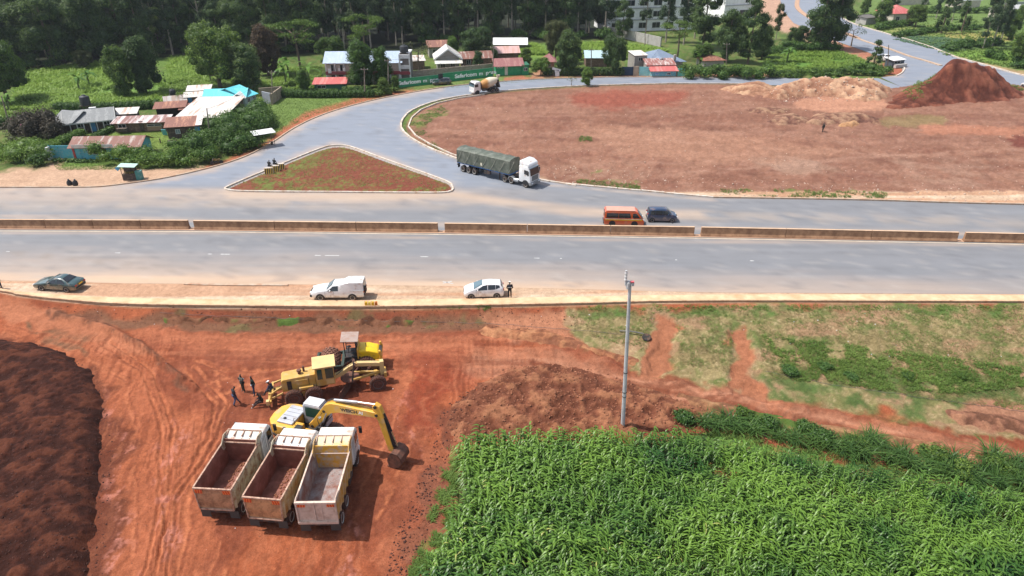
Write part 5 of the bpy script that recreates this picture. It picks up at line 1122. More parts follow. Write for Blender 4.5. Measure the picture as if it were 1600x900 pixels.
# ================================================================ barriers, poles, walls, buildings
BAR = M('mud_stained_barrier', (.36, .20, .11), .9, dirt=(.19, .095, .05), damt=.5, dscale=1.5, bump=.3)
BART = M('pale_barrier_top', (.56, .38, .25), .9)  # cap strip is paler than the barrier sides
segs = [((-420, 329.5), (-3, 356)), ((0, 356), (297, 357.5)), ((305, 357.8), (685, 362)), ((695, 362.2), (1084, 368)), ((1094, 368.3), (1494, 376.5)), ((1504, 376.8), (2010, 388))]
names = ['', 'at the left edge', 'between first and second gap', 'before the orange minibus', 'right of the third gap', 'at the right edge']
prof = [(-.30, 0), (-.30, .10), (-.17, .35), (-.12, 1.08), (.12, 1.08), (.17, .35), (.30, .10), (.30, 0)]
for si, (a, b) in enumerate(segs):
    if si == 0: continue
    A = Vector(U(*a) + (0,)); B = Vector(U(*b) + (0,)); n = 3 if si < 5 else 4; d = (B - A) / n; yaw = math.atan2(d.y, d.x)
    if si == 1: n = 4; d = (B - A) / n
    for k in range(n):
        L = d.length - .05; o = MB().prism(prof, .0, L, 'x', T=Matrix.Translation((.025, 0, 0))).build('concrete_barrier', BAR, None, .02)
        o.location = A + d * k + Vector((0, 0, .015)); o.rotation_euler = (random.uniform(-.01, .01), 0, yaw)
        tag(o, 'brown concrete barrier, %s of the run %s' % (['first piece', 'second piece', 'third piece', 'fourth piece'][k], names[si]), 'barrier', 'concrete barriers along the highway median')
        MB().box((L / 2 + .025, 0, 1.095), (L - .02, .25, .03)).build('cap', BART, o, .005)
WOOD = M('weathered_pole_wood', (.20, .16, .13), .9, dirt=(.3, .26, .22), damt=.4); GPOLE = M('grey_concrete_pole', (.50, .52, .53), .75, dirt=(.36, .36, .36), damt=.35, dscale=2)
def pole(base, toppx, label, name='utility_pole', mat=WOOD, r=.13, arm=True, hgt=None, cat='utility pole'):
    b = G(*base); z = 0
    # height from the picture
    lo, hi = 1, 25
    for _ in range(30):
        m_ = (lo + hi) / 2; p = toP(b.x, b.y, b.z + m_)
        if p[1] > toppx[1]: lo = m_
        else: hi = m_
    h = lo; p = toP(b.x, b.y, b.z + h); dx = (toppx[0] - p[0]) * (b.y / FPX)
    root = empty(name, b, label=label, cat=cat)
    MB().tube([(0, 0, -.3), (dx * .5, 0, h * .5), (dx, 0, h)], r, 8, r2=r * .7).build('shaft', mat, root, smooth=True)
    if arm:
        MB().box((dx, 0, h - .35), (1.5, .1, .1)).build('cross_arm', WOOD, root)
        m = MB()
        for k in (-.65, 0, .65): m.lathe([(.05, 0), (.07, .06), (.04, .16)], 8, 'z', (dx + k, 0, h - .3))
        m.build('insulator', M('insulator_white', (.6, .6, .58), .4), root)
    return root, b + Vector((dx, 0, h - .15))
pl_, _t = pole((973, 668), (983, 440), 'tall grey concrete pole standing at the upper edge of the maize field', 'street_pole', GPOLE, .16, False, cat='pole')
h0 = 0
sh = pl_.children[0]; tz = max(v.co.z for v in sh.data.vertices); tx_ = [v.co.x for v in sh.data.vertices if abs(v.co.z - tz) < .2][0]
MB().lathe([(.15, tz - .55), (.17, tz - .5), (.17, tz - .1), (.12, tz + .05)], 12, 'z', (tx_ - .08, 0, 0)).build('pole_cap', GPOLE, pl_)
MB().box((tx_ + .18, -.1, tz - .15), (.2, .2, .26)).build('lamp_bracket', GPOLE, pl_, .05); MB().box((tx_ + .14, -.12, tz + .04), (.24, .2, .10)).build('red_reflector', M('pink_red_plastic', (.6, .12, .14), .4), pl_, .02)
MB().tube([(tx_ - .28, 0, tz - .3), (tx_ - .33, 0, tz + .85)], .07, 8).build('conduit', GPOLE, pl_); m = MB()
for k in range(3): m.lathe([(.1, tz + .1 + .25 * k), (.1, tz + .2 + .25 * k)], 8, 'z', (tx_ - .31, 0, 0))
m.build('conduit_clamp', M('clamp_white', (.7, .7, .7), .5), pl_)
m = MB()
for z in (3.0, 3.4, 5.2): m.lathe([(.165, z), (.165, z + .05)], 14, 'z', (tx_ * z / tz, 0, 0))
m.build('steel_band', BLKM, pl_)
poles = {}
for k, (b, t, lab) in enumerate([((570, 152), (569, 106), 'wooden power pole standing in front of the clipped hedge'), ((607, 144), (606, 92), 'wooden power pole beside the painted wall end, behind the verge'),
        ((770, 119), (771, 72), 'power pole standing at the corner of the green shop'), ((816, 74), (816, 59), 'short distant power pole by the long white roof'),
        ((924, 111), (924, 76), 'power pole rising behind the dark clipped hedge in the middle'), ((1008, 70), (1008, 50), 'thin far pole beside the boundary wall'),
        ((1135, 101), (1136, 67), 'power pole standing behind the tall right hedge'), ((328, 216), (323, 169), 'wooden pole leaning out of the bushes by the rusty roofed hut'),
        ((20, 214), (2, 150), 'strongly leaning wooden pole at the left edge'), ((426, 161), (424, 110), 'wooden power pole at the walled brick yard'), ((1387, 108), (1389, 70), 'slim pole beside the roadside kiosk on the upper junction')]):
    poles[k] = pole(b, t, lab, arm=k in (0, 1, 2, 4, 6, 9))[1]
def wire(a, b, label, sag=.8, r=.02):
    P = [a + (b - a) * (i / 12) - Vector((0, 0, sag * 4 * (i / 12) * (1 - i / 12))) for i in range(13)]
    tag(MB().tube(P, r, 4).build('power_line', BLK), label, 'wire', 'power lines between the poles')
wire(poles[9], poles[0], 'power line from the brick yard pole to the hedge pole'); wire(poles[0], poles[1], 'power line between the hedge pole and the next pole right'); wire(poles[1], poles[2], 'power line running above the painted green wall')
wire(poles[7], poles[9], 'power line above the white iron roof')
# fallen pole bundle with a tyre on the slope
q = G(968, 519); r_ = G(1005, 525); m = MB()
tag(MB().tube([q + Vector((0, 0, .15)), (q + r_) / 2 + Vector((0, 0, .3)), r_ + Vector((0, .0, .25))], .06, 6).build('fallen_pole', M('grey_rotten_wood', (.16, .15, .14), .9)), 'grey rotten pole lying on the grassy bank behind the tall pole', 'pole')
t_ = MB(); t_.lathe([(.22, -.08), (.36, -.1), (.42, 0), (.36, .1), (.22, .08)], 20, 'z'); o = t_.build('old_tyre', TYRE, None, smooth=True); q = G(1010, 530); o.location = q + Vector((0, 0, .2)); o.rotation_euler = (.5, 0, 0)
tag(o, 'worn black tyre lying on the grassy bank', 'tyre')
# ---------------------------------------------------------------- houses
def slab(mb, P, th=.07):
    P = [Vector(p) for p in P]; n = (P[1] - P[0]).cross(P[2] - P[0]).normalized(); n = n if n.z > 0 else -n; k = len(P)
    mb.add([p + n * th for p in P] + P, [list(range(k)), list(range(2 * k - 1, k - 1, -1))] + [[i, (i + 1) % k, (i + 1) % k + k, i + k] for i in range(k)])
FRAME = M('white_window_frame', (.6, .6, .58), .6); WINB = M('dark_window', (.02, .025, .03), .15)
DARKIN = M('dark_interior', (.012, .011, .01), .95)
def opening(par, x0, x1, z0, z1, kind, y=0, mat=None, side=None, d=0):
    """openings on the front (y=0) face, or on a side face"""
    fr = .07; out = -.03
    def B(m, cx, cz, w_, h_, dy, th):
        if side is None: m.box((cx, y + dy, cz), (w_, th, h_))
        elif side == 'R': m.box((d - dy, cx, cz), (th, w_, h_))
        else: m.box((dy, cx, cz), (th, w_, h_))
    m = MB(); B(m, (x0 + x1) / 2, (z0 + z1) / 2, x1 - x0, z1 - z0, -.02, .08)
    o = m.build('door' if kind == 'door' else 'window', mat or WINB, par)
    if kind == 'window':
        m = MB()
        for cx in (x0, (x0 + x1) / 2, x1): B(m, cx, (z0 + z1) / 2, fr, z1 - z0 + fr, -.045, .08)
        for cz in (z0, z1): B(m, (x0 + x1) / 2, cz, x1 - x0 + fr, fr, -.048, .08)
        m.build('frame', FRAME, o)
    elif kind == 'door':
        m = MB(); B(m, x1 - .12, (z0 + z1) / 2, .05, .15, -.08, .05); m.build('handle', CHROME, o)
    return o
def house(name, label, cat, fl, fr, depth, hw, roof, wmat, rmat, ops=(), oh=.4, tr=None, yawadd=0, W=None):
    A = G(*fl); B = G(*fr); yaw = math.atan2(B.y - A.y, B.x - A.x) + R(yawadd); w_ = W or (B - A).length
    root = empty(name, A, yaw, label, cat); k = roof[0]
    hb = roof[2] if k == 'shed' else hw
    if k == 'shed': V = [(0, 0), (w_, 0), (w_, depth), (0, depth)]; zt = [hw, hw, hb, hb]
    else: V = [(0, 0), (w_, 0), (w_, depth), (0, depth)]; zt = [hw] * 4
    m = MB(); m.add([(x, y, -.4) for x, y in V] + [(x, y, z) for (x, y), z in zip(V, zt)], [[0, 1, 5, 4], [1, 2, 6, 5], [2, 3, 7, 6], [3, 0, 4, 7], [4, 5, 6, 7]])
    if k == 'gx':
        r_ = roof[1]; m.add([(0, 0, hw), (0, depth, hw), (0, depth / 2, hw + r_)], [[0, 1, 2]]); m.add([(w_, 0, hw), (w_, depth, hw), (w_, depth / 2, hw + r_)], [[0, 1, 2]])
    if k == 'gy':
        r_ = roof[1]; m.add([(0, 0, hw), (w_, 0, hw), (w_ / 2, 0, hw + r_)], [[0, 1, 2]]); m.add([(0, depth, hw), (w_, depth, hw), (w_ / 2, depth, hw + r_)], [[0, 1, 2]])
    m.build('wall', wmat, root)
    m = MB(); e = oh
    if k == 'gx':
        s = roof[1] / (depth / 2); zr = hw + roof[1] + .03; ze = hw - s * e + .03
        slab(m, [(-e, -e, ze), (w_ + e, -e, ze), (w_ + e, depth / 2, zr), (-e, depth / 2, zr)]); slab(m, [(-e, depth / 2, zr), (w_ + e, depth / 2, zr), (w_ + e, depth + e, ze), (-e, depth + e, ze)])
    elif k == 'gy':
        s = roof[1] / (w_ / 2); zr = hw + roof[1] + .03; ze = hw - s * e + .03
        slab(m, [(-e, -e, ze), (w_ / 2, -e, zr), (w_ / 2, depth + e, zr), (-e, depth + e, ze)]); slab(m, [(w_ / 2, -e, zr), (w_ + e, -e, ze), (w_ + e, depth + e, ze), (w_ / 2, depth + e, zr)])
    elif k == 'shed':
        s = (hb - hw) / depth; slab(m, [(-e, -e, hw - s * e + .03), (w_ + e, -e, hw - s * e + .03), (w_ + e, depth + e, hb + s * e + .03), (-e, depth + e, hb + s * e + .03)])
    elif k == 'hip':
        r_ = roof[1]; i = min(w_, depth) / 2; zr = hw + r_; a = [(-e, -e, hw), (w_ + e, -e, hw), (w_ + e, depth + e, hw), (-e, depth + e, hw)]
        r1 = (i, depth / 2, zr); r2 = (w_ - i, depth / 2, zr)
        slab(m, [a[0], a[1], r2, r1]); slab(m, [a[2], a[3], r1, r2]); slab(m, [a[1], a[2], r2]); slab(m, [a[3], a[0], r1])
    if k == 'flat': m.box((w_ / 2, depth / 2, hw + .1), (w_ + 2 * e, depth + 2 * e, .2))
    rf = m.build('roof', rmat, root)
    if tr:   # pale barge boards
        m = MB()
        if k == 'gx':
            for x in (-e - .03, w_ + e + .03):
                for s2, (ya, yb) in ((1, (-e, depth / 2)), (-1, (depth + e, depth / 2))): plank(m, (x, ya, ze - .02), (x, yb, zr - .02), .05, .26, lat=(1, 0, 0))
            m.box((w_ / 2, -e - .03, ze + .02), (w_ + 2 * e, .05, .2))
        elif k == 'gy':
            for xa in (-e, w_ + e): plank(m, (xa, -e - .03, ze - .02), (w_ / 2, -e - .03, zr - .02), .05, .28)
        if m.v: m.build('barge_board', tr, rf)
    for op in ops:
        if len(op) == 5: opening(root, *op[:4], op[4])
        elif len(op) == 6: opening(root, *op[:4], op[4], mat=op[5])
        else: opening(root, *op[:4], op[4], mat=op[5], side=op[6], d=w_)
    root['w'] = w_
    return root, w_
TIMB = M('dark_timber_boards', (.07, .05, .04), .9, dirt=(.16, .12, .09), damt=.4); TIMB2 = M('brown_timber_boards', (.15, .09, .065), .9, dirt=(.3, .2, .14), damt=.4)
STONE = M('grey_stone_blocks', (.30, .28, .26), .9, dirt=(.4, .36, .32), damt=.4, bump=.5); CREAMW = M('cream_render', (.58, .52, .44), .85, dirt=(.4, .33, .26), damt=.35)
TURQ = M('turquoise_paint', (.10, .42, .50), .7, dirt=(.3, .4, .42), damt=.3); BLUED = M('bright_blue_door', (.06, .25, .48), .6); WHW = M('white_render', (.70, .70, .70), .8, dirt=(.5, .48, .46), damt=.3)
GRNP = M('green_wall_paint', (.018, .27, .11), .65, dirt=(.06, .3, .15), damt=.35, dscale=1.2); GREYR = m_roof('grey_tile_roof', (.17, .18, .185), (.24, .25, .25), .4)
RUST = m_roof('rusty_iron_roof', (.42, .36, .32), (.20, .075, .05), .75); RUSTB = m_roof('brown_rust_roof', (.22, .09, .06), (.42, .2, .12), .35)
PALE = m_roof('pale_iron_roof', (.64, .60, .56), (.46, .30, .22), .32); TURQR = m_roof('turquoise_iron_roof', (.10, .52, .60), (.16, .56, .62), .3)  # PALE: whitish iron sheet with rust streaks
REDR = m_roof('faded_red_roof', (.48, .11, .10), (.56, .2, .17), .4); MARR = m_roof('maroon_roof', (.26, .09, .085), (.34, .16, .14), .4); BLUER = m_roof('pale_blue_iron_roof', (.36, .45, .58), (.42, .5, .6), .4)
SLATEB = m_roof('slate_blue_roof', (.16, .21, .29), (.2, .25, .33), .4); PINKR = m_roof('pinkish_iron_roof', (.58, .36, .34), (.5, .28, .22), .4); WHITER = m_roof('bright_white_iron_roof', (.74, .75, .74), (.66, .66, .64), .3)
GREYW = M('weathered_white_board', (.55, .54, .52), .8)
# left homestead
h, w_ = house('grey_roofed_house', 'single storey house with grey tiled gable roof, white veranda posts and blue door', 'house', (112, 209), (177, 202), 5.0, 2.1, ('gx', 1.15), TIMB, GREYR,
    [(3.1, 3.9, 0, 1.9, 'door', BLUED), (1.2, 2.2, .9, 1.7, 'window'), (5.2, 6.2, .9, 1.7, 'window')], .8, GREYW)
h.children[0].location
m = MB()
for k in range(7): m.box((.2 + k * (w_ - .4) / 6, -.7, .85), (.13, .13, 1.9))
m.build('veranda_post', GREYW, h); MB().box((3.9, 2.9, 3.35), (1.1, .6, .25)).build('ridge_vent', WHW, h)
# wing to the left, partly behind the bougainvillea
house('grey_roofed_annex', 'grey roofed wing half hidden behind the purple flowering bush', 'house', (92, 207), (118, 209), 5.0, 2.1, ('gx', 1.1), TIMB, GREYR, [], .5)
h, w_ = house('roadside_shop', 'turquoise roadside shop with long rusty striped iron roof behind the hedge', 'shop', (118, 249), (222, 247), 4.2, 2.0, ('gx', .9), TURQ, RUST, [(2.2, 3.6, .8, 1.6, 'window'), (.4, 1.1, 0, 1.8, 'door', TURQ)], .5)
MB().box((1.5, -.62, 2.2), (2.4, .05, .55)).build('sign_board', M('faded_white_sign', (.6, .58, .56), .6, dirt=(.5, .2, .18), damt=.3), h); MB().box((5.6, -.62, 2.2), (1.6, .05, .5)).build('sign_board', M('faded_white_sign', (.6, .58, .56), .6), h)
MB().box((.1, -.05, 1.0), (.3, .12, 1.7)).build('red_poster', M('red_poster', (.5, .07, .06), .6), h)
h, w_ = house('long_timber_shack', 'long low brown timber shack with patchy rusty and white iron roof', 'shack', (182, 207), (262, 204), 2.6, 1.6, ('shed', 1.6, 1.9), TIMB2, m_roof('patchy_iron_roof', (.62, .56, .54), (.25, .12, .10), .55), [(.6, 1.8, .4, 1.4, 'window', DARKIN), (4.0, 4.7, 0, 1.8, 'door', TIMB), (5.3, 7.6, .9, 1.2, 'window', DARKIN)], .5)
MB().box((6.4, -.04, .5), (2.4, .05, .8)).build('lighter_panel', M('tan_plywood', (.38, .25, .16), .8), h); MB().box((1.4, -.9, .7), (1.7, .8, .5)).build('animal_crate', TIMB, h)
h, w_ = house('dark_timber_hut', 'small dark timber hut with brown rusty roof, one white window and blue door', 'hut', (264, 217), (312, 214), 2.8, 2.0, ('shed', 2.0, 2.7), TIMB, RUSTB, [(1.3, 2.0, .8, 1.5, 'window', M('blue_grey_pane', (.2, .27, .3), .3)), (4.4, 5.2, .1, 1.8, 'door', BLUED)], .35)
MB().box((5.1, 1.4, 2.50), (1.0, 3.4, .04), rot=Matrix.Rotation(.245, 3, 'X')).build('pale_roof_sheet', PALE, h)
# big pale roof : high at the back right
h, w_ = house('long_iron_roofed_shed', 'large shed under a wide pale sheet iron roof with rust streaks', 'shed', (280, 201), (352, 200), 12.0, 1.9, ('shed', 1.9, 2.6), TIMB, PALE, [(.6, 2.4, .6, 1.6, 'window', DARKIN)], .4)
h, w_ = house('turquoise_roofed_house', 'house with bright turquoise iron roof behind the pale shed', 'house', (323, 170), (384, 168), 5.5, 2.0, ('gx', 1.1), M('greyblue_render', (.35, .42, .45), .8), TURQR, [(1.5, 2.6, .8, 1.5, 'window'), (5.4, 6.3, .8, 1.5, 'window')], .5)
m = MB(); slab(m, [(5.0, -1.2, 1.95), (6.4, -1.2, 2.8), (6.4, 2.4, 2.8), (5.0, 2.4, 1.95)]); slab(m, [(6.4, -1.2, 2.8), (7.8, -1.2, 1.95), (7.8, 2.4, 1.95), (6.4, 2.4, 2.8)]); m.add([(5.1, -1.1, 1.95), (7.7, -1.1, 1.95), (6.4, -1.1, 2.7)], [[0, 1, 2]]); m.build('porch_gable', M('pale_gable', (.62, .62, .6), .7), h)
house('turquoise_roofed_wing', 'turquoise roofed wing of the homestead running away towards the trees', 'house', (384, 168), (402, 162), 8.0, 2.0, ('gx', 1.3), M('greyblue_render', (.35, .42, .45), .8), TURQR, [(.8, 1.5, .8, 1.6, 'window'), (2.4, 3.1, .8, 1.6, 'window')], .4)
house('small_shack', 'small shack with pale weathered flat roof at the back left of the homestead', 'shack', (297, 158), (330, 156), 3.0, 2.0, ('shed', 2.0, 2.3), TIMB2, PALE, [(3.2, 4.0, .3, 1.9, 'door', DARKIN)], .4)
house('small_shack', 'small shack with white roof and a bright blue door', 'shack', (292, 167), (318, 165), 2.6, 1.8, ('shed', 1.8, 2.1), TIMB2, PALE, [(.5, 1.2, 0, 1.8, 'door', BLUED)], .3)
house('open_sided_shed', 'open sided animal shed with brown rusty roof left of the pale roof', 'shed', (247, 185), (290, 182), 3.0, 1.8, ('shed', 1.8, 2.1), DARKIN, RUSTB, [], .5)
house('collapsed_shed', 'low half collapsed shed with broken roof sheets', 'shed', (285, 184), (312, 182), 2.6, 1.5, ('shed', 1.5, 1.8), TIMB, RUST, [], .4)
house('low_grey_shed', 'low grey roofed lean-to beside the black roof tank', 'shed', (262, 172), (292, 169), 3.0, 1.5, ('shed', 1.5, 1.8), TIMB2, m_roof('grey_patchy_roof', (.4, .38, .36), (.3, .22, .18), .5), [], .4)
house('low_grey_shed', 'low pale roofed lean-to between the grey house and the long shack', 'shed', (182, 192), (215, 190), 2.5, 1.5, ('shed', 1.5, 1.9), TIMB, PALE, [], .3)
def tank(px, py, r, h_, z, label, stand=0):
    q = G(px, py); root = empty('water_tank', q, label=label, cat='water tank')
    MB().lathe([(r, z), (r, z + h_ * .8), (r * .9, z + h_ * .9), (r * .4, z + h_), (r * .35, z + h_ * 1.07), (0, z + h_ * 1.07)], 18, 'z').build('tank_body', M('black_tank_plastic', (.02, .022, .025), .5), root, smooth=True)
    m = MB()
    for a in (-1, 1):
        for b in (-1, 1): m.box((a * r * .6, b * r * .6, z / 2), (.12, .12, z))
    m.box((0, 0, z - .05), (r * 2, r * 2, .1)); m.build('stand', TIMB, root); return root
tank(141, 186, .85, 1.7, 2.6, 'black water tank on a stand behind the grey roofed house'); tank(273, 160, .6, 1.0, 1.6, 'small black water tank on the low grey shed')
tank(635, 129, .95, 1.5, 6.5, 'black water tank on the roof of the white stair tower')
# walls and fences
def wallrun(name, label, cat, pts, h_, mat, th=.2, posts=None, pm=None, capm=None):
    P = [G(*p) for p in pts]; root = empty(name, P[0], label=label, cat=cat); P = [p - P[0] for p in P]
    for a, b in zip(P[:-1], P[1:]):
        d = b - a; o = MB().box((d.length / 2, 0, h_ / 2 - .15), (d.length, th, h_ + .3)).build('wall_panel', mat, root, .01); o.location = a; o.rotation_euler = (0, 0, math.atan2(d.y, d.x))
        if posts:
            n = max(1, int(d.length / posts)); m = MB()
            for k in range(n + 1): m.box((d.length * k / n, -.04, h_ / 2), (.22, th + .12, h_ + .14))
            m.build('post', pm or mat, o)
        if capm: MB().box((d.length / 2, 0, h_ + .05), (d.length, th + .1, .1)).build('coping', capm, o)
    return root
TXT = M('white_wall_lettering', (.92, .93, .92), .6)
def adwall(label, a, b, hgt, spans):
    A, B = G(*a), G(*b); d = B - A; L = d.length; root = empty('painted_wall', A, math.atan2(d.y, d.x), label, 'wall')
    MB().box((L / 2, .1, hgt / 2 - .1), (L, .2, hgt + .2)).build('wall_panel', GRNP, root, .01)
    MB().box((L / 2, .1, hgt + .04), (L, .26, .08)).build('coping', M('dark_green_coping', (.02, .14, .07), .7), root)
    for fc, size, mid in spans:
        T = Matrix.Translation((L * fc, -.03, hgt * .5)) @ Matrix.Rotation(R(90), 4, 'X')
        text('Safaricom', size, TXT, 'lettering', root, T @ Matrix.Translation((-size * 1.95, 0, 0)), .01, 1.25, .045)
        text('m', size, TXT, 'lettering', root, T @ Matrix.Translation((size * 1.45, 0, 0)), .01, 1.2, .03)
        MB().box((L * fc + size * 2.15, -.04, hgt * .5), (size * .42, .03, size * 1.0)).build('phone_logo', M('red_green_logo', (.12, .30, .16), .6), root, .01)
        text('pesa', size, TXT, 'lettering', root, T @ Matrix.Translation((size * 3.75, 0, 0)), .01, 1.35, .045)
    return root, L
adwall('long green wall section with white lettering left of the dark parked car', (622, 137), (686, 130), 1.75, [(.50, 1.05, 0)])
adwall('long green wall section with white lettering behind the cement mixer', (692, 128.5), (771, 119), 1.85, [(.62, 1.15, 0)])
MB_ = MB().box((0, 0, 1.2), (1.1, .1, 2.4)).build('black_gate', BLK, None); MB_.location = G(689, 132.5); MB_.rotation_euler = (0, 0, .6); tag(MB_, 'narrow black metal gate between the two green wall sections', 'gate')
wallrun('stone_wall', 'pale brown stone wall behind the green advertising wall', 'wall', [(641, 126), (700, 120), (772, 113)], 2.1, M('pinkish_stone_wall', (.32, .24, .19), .9, dirt=(.4, .33, .28), damt=.4), .2, 3.2)
wallrun('boundary_wall', 'long pale boundary wall in front of the white buildings', 'wall', [(935, 52), (975, 60), (1032, 73)], 2.6, M('pale_boundary_wall', (.42, .40, .38), .9, dirt=(.3, .28, .25), damt=.4), .25, 5)
wallrun('turquoise_fence', 'turquoise iron sheet fence beside the rusty roofed shop', 'fence', [(82, 247), (116, 247)], 2.0, TURQ, .08, 2.5)
wallrun('blue_gate', 'dark blue sheet metal gate in the long hedge', 'gate', [(972, 117.5), (988, 117.5)], 1.9, M('dark_blue_gate', (.02, .05, .10), .6), .08, 1.2)
wallrun('turquoise_gate', 'turquoise sheet gate next to the red roofed kiosk', 'gate', [(998, 118), (1014, 118.5)], 2.0, M('pale_turquoise_paint', (.22, .55, .56), .7, dirt=(.4, .6, .6), damt=.3), .1)
wallrun('turquoise_wall_end', 'small turquoise wall end at the right of the red roofed kiosk', 'wall', [(1058, 119.5), (1069, 119.5)], 1.8, M('mint_paint', (.2, .62, .5), .7), .2)
wallrun('gate_wall', 'tan stone wall piece between blue gate and turquoise gate', 'wall', [(989, 118), (997, 118)], 2.1, M('tan_stone', (.42, .33, .24), .9), .25)
wallrun('yard_wall', 'unfinished brown block wall of the walled yard', 'wall', [(425, 163), (441, 151)], 2.0, M('brown_block_wall', (.34, .27, .2), .9, dirt=(.22, .17, .13), damt=.4), .25, 3)
wallrun('yard_wall', 'rear block wall of the walled yard beyond the white roofed shed', 'wall', [(406, 150), (441, 147)], 1.6, M('brown_block_wall', (.34, .27, .2), .9), .25)
wallrun('yard_wall', 'left block wall with blue door of the walled yard', 'wall', [(412, 160), (425, 163)], 2.2, M('bluegrey_wall', (.3, .32, .36), .9), .25)
wallrun('pale_wall', 'low grey wall along the far right fields', 'wall', [(1552, 15), (1610, 12)], 2.5, M('grey_wall', (.4, .4, .4), .9), .3)
wallrun('white_block', 'white block pillar at the gap in the left hedge', 'pillar', [(77, 250), (82, 247)], 1.9, WHW, .3)
# middle houses
h, w_ = house('two_storey_apartments', 'two storey cream apartment house with pale blue roof and maroon balcony band', 'apartment house', (513, 131), (627, 130), 7.0, 5.6, ('gx', 1.9), CREAMW, BLUER,
    [(1.0, 1.9, .3, 2.2, 'door', WINB), (2.6, 3.5, .3, 2.2, 'door', WINB), (1.0, 2.2, 3.3, 4.9, 'window'), (3.0, 4.2, 3.3, 4.9, 'window'), (12.2, 13.6, .8, 2.0, 'window', M('blue_curtain', (.12, .14, .3), .6)), (12.0, 13.2, 3.3, 4.9, 'window'), (14.4, 15.2, .3, 2.2, 'door', WINB)], .6)
m = MB(); m.box((w_ / 2, -.55, 3.05), (w_ + .1, 1.1, .16)); m.box((w_ / 2, -1.08, 3.0), (w_ + .1, .06, .85)); m.build('balcony', M('maroon_balcony', (.28, .04, .05), .6), h)
m = MB()
for k in range(9): m.box((.1 + k * (w_ - .2) / 8, -1.0, 2.8), (.2, .2, 5.6))
m.build('column', WHW, h); m = MB(); m.box((.9, -1.14, 3.6), (.7, .05, 1.2)); m.box((3.0, -1.14, 3.9), (.4, .05, .7)); m.box((4.1, -1.14, 3.9), (.5, .05, .7)); m.build('hanging_laundry', WHW, h); h.scale = (1, 1, .84)
h, w_ = house('stair_tower', 'white framed open stair tower at the right end of the apartments', 'tower', (628, 130), (643, 130), 4.0, 6.4, ('flat',), M('shaded_concrete', (.2, .17, .16), .9), WHW, [], .1)
m = MB()
for x in (0, w_): m.box((x, -.9, 3.2), (.28, .28, 6.4))
m.box((w_ / 2, -.9, 5.9), (w_ + .3, .3, .8)); m.build('column', WHW, h); MB().box((w_ / 2, -.95, 2.4), (w_ + .1, .3, .65)).build('balcony', M('maroon_balcony', (.28, .04, .05), .6), h); MB().box((w_ / 2, -.5, 3.6), (w_, .1, .8)).build('parapet', WHW, h)
house('red_roofed_shed', 'low green shed with faded bright red roof behind the clipped hedge', 'shed', (492, 142), (540, 141), 3.4, 1.4, ('shed', 1.4, 1.9), M('dark_green_boards', (.03, .12, .08), .8), REDR, [(.6, 2.4, .5, 1.1, 'window', DARKIN)], .4)
house('brown_roofed_house', 'distant house with brown rusty roof above the white gabled house', 'house', (671, 90), (700, 89), 5, 2.8, ('gx', 1.1), STONE, RUSTB, [(1.0, 2.2, .9, 2.0, 'window'), (3.0, 4.4, .9, 2.0, 'window')], .5)
h, w_ = house('white_gabled_house', 'house with white gabled roof and open timber trusses behind the stone wall', 'house', (684, 112), (718, 111), 6, 3.4, ('gy', 1.8), STONE, m_roof('offwhite_iron_roof', (.62, .61, .57), (.5, .46, .4), .35), [(.8, 1.8, .8, 2.0, 'window'), (3.2, 4.2, .8, 2.0, 'window')], .8, WHW)
MB().box((2.6, -1.8, 2.55), (6.6, 2.6, .06), rot=Matrix.Rotation(.15, 3, 'X')).build('lean_to_roof', m_roof('offwhite_iron_roof2', (.6, .6, .56), (.5, .46, .4), .35), h)
house('lean_to_shed', 'low lean-to with off white roof left of the gabled house', 'shed', (640, 109), (664, 108), 4, 2.0, ('shed', 2.0, 2.5), TIMB2, PALE, [], .3)
house('rust_striped_house', 'low house with rust striped iron roof right of the gabled house', 'house', (723, 106), (768, 104), 4.5, 2.3, ('gx', 1.1), TIMB2, RUST, [(1, 2, .8, 1.8, 'window'), (3.5, 4.3, 0, 1.9, 'door', TIMB)], .5)
house('pink_roofed_house', 'low house with pinkish iron roof behind the green shop', 'house', (775, 96), (810, 95), 4.5, 2.2, ('gx', 1.1), TIMB2, PINKR, [], .5)
house('long_white_roofed_barn', 'long barn with bright white roof in front of the dark forest', 'barn', (773, 78), (822, 78), 5, 1.6, ('gx', 1.2), M('dark_block_wall', (.14, .12, .1), .9), WHITER, [], .5)
h, w_ = house('green_shop', 'green painted shop with maroon roof and pale door at the bend', 'shop', (775, 118), (815, 116.5), 4.5, 2.3, ('gx', 1.1), GRNP, MARR, [(2.1, 2.8, 0, 2.0, 'door', M('cream_door', (.6, .56, .46), .6))], .6)
T = Matrix.Translation((.9, -.05, 1.75)) @ Matrix.Rotation(R(90), 4, 'X'); text('M-PESA', .45, TXT, 'lettering', h, T, .01)
m = MB(); m.add([(-.65, -.62, 2.2), (1.9, -.62, 2.2), (.1, 2.2, 3.3)], [[0, 1, 2]]); 
house('green_kiosk', 'small green kiosk attached right of the green shop', 'kiosk', (816, 117), (826, 116.5), 2.5, 2.2, ('shed', 2.2, 2.4), GRNP, M('dark_green_coping', (.02, .14, .07), .7), [(.4, 1.2, .9, 1.6, 'window')], .15)
house('maroon_roofed_hut', 'small hut with maroon hipped roof behind the light green bush', 'hut', (850, 110), (866, 110), 4, 2.0, ('hip', 1.6), M('brick_wall', (.3, .2, .15), .9), MARR, [(.8, 1.6, .8, 1.5, 'window')], .6)
house('blue_green_house', 'house with pale blue roof mostly hidden by trees in the middle', 'house', (915, 104), (948, 104), 5, 2.2, ('gx', 1.2), TIMB2, m_roof('pale_aqua_roof', (.4, .55, .58), (.4, .5, .5), .3), [], .4)
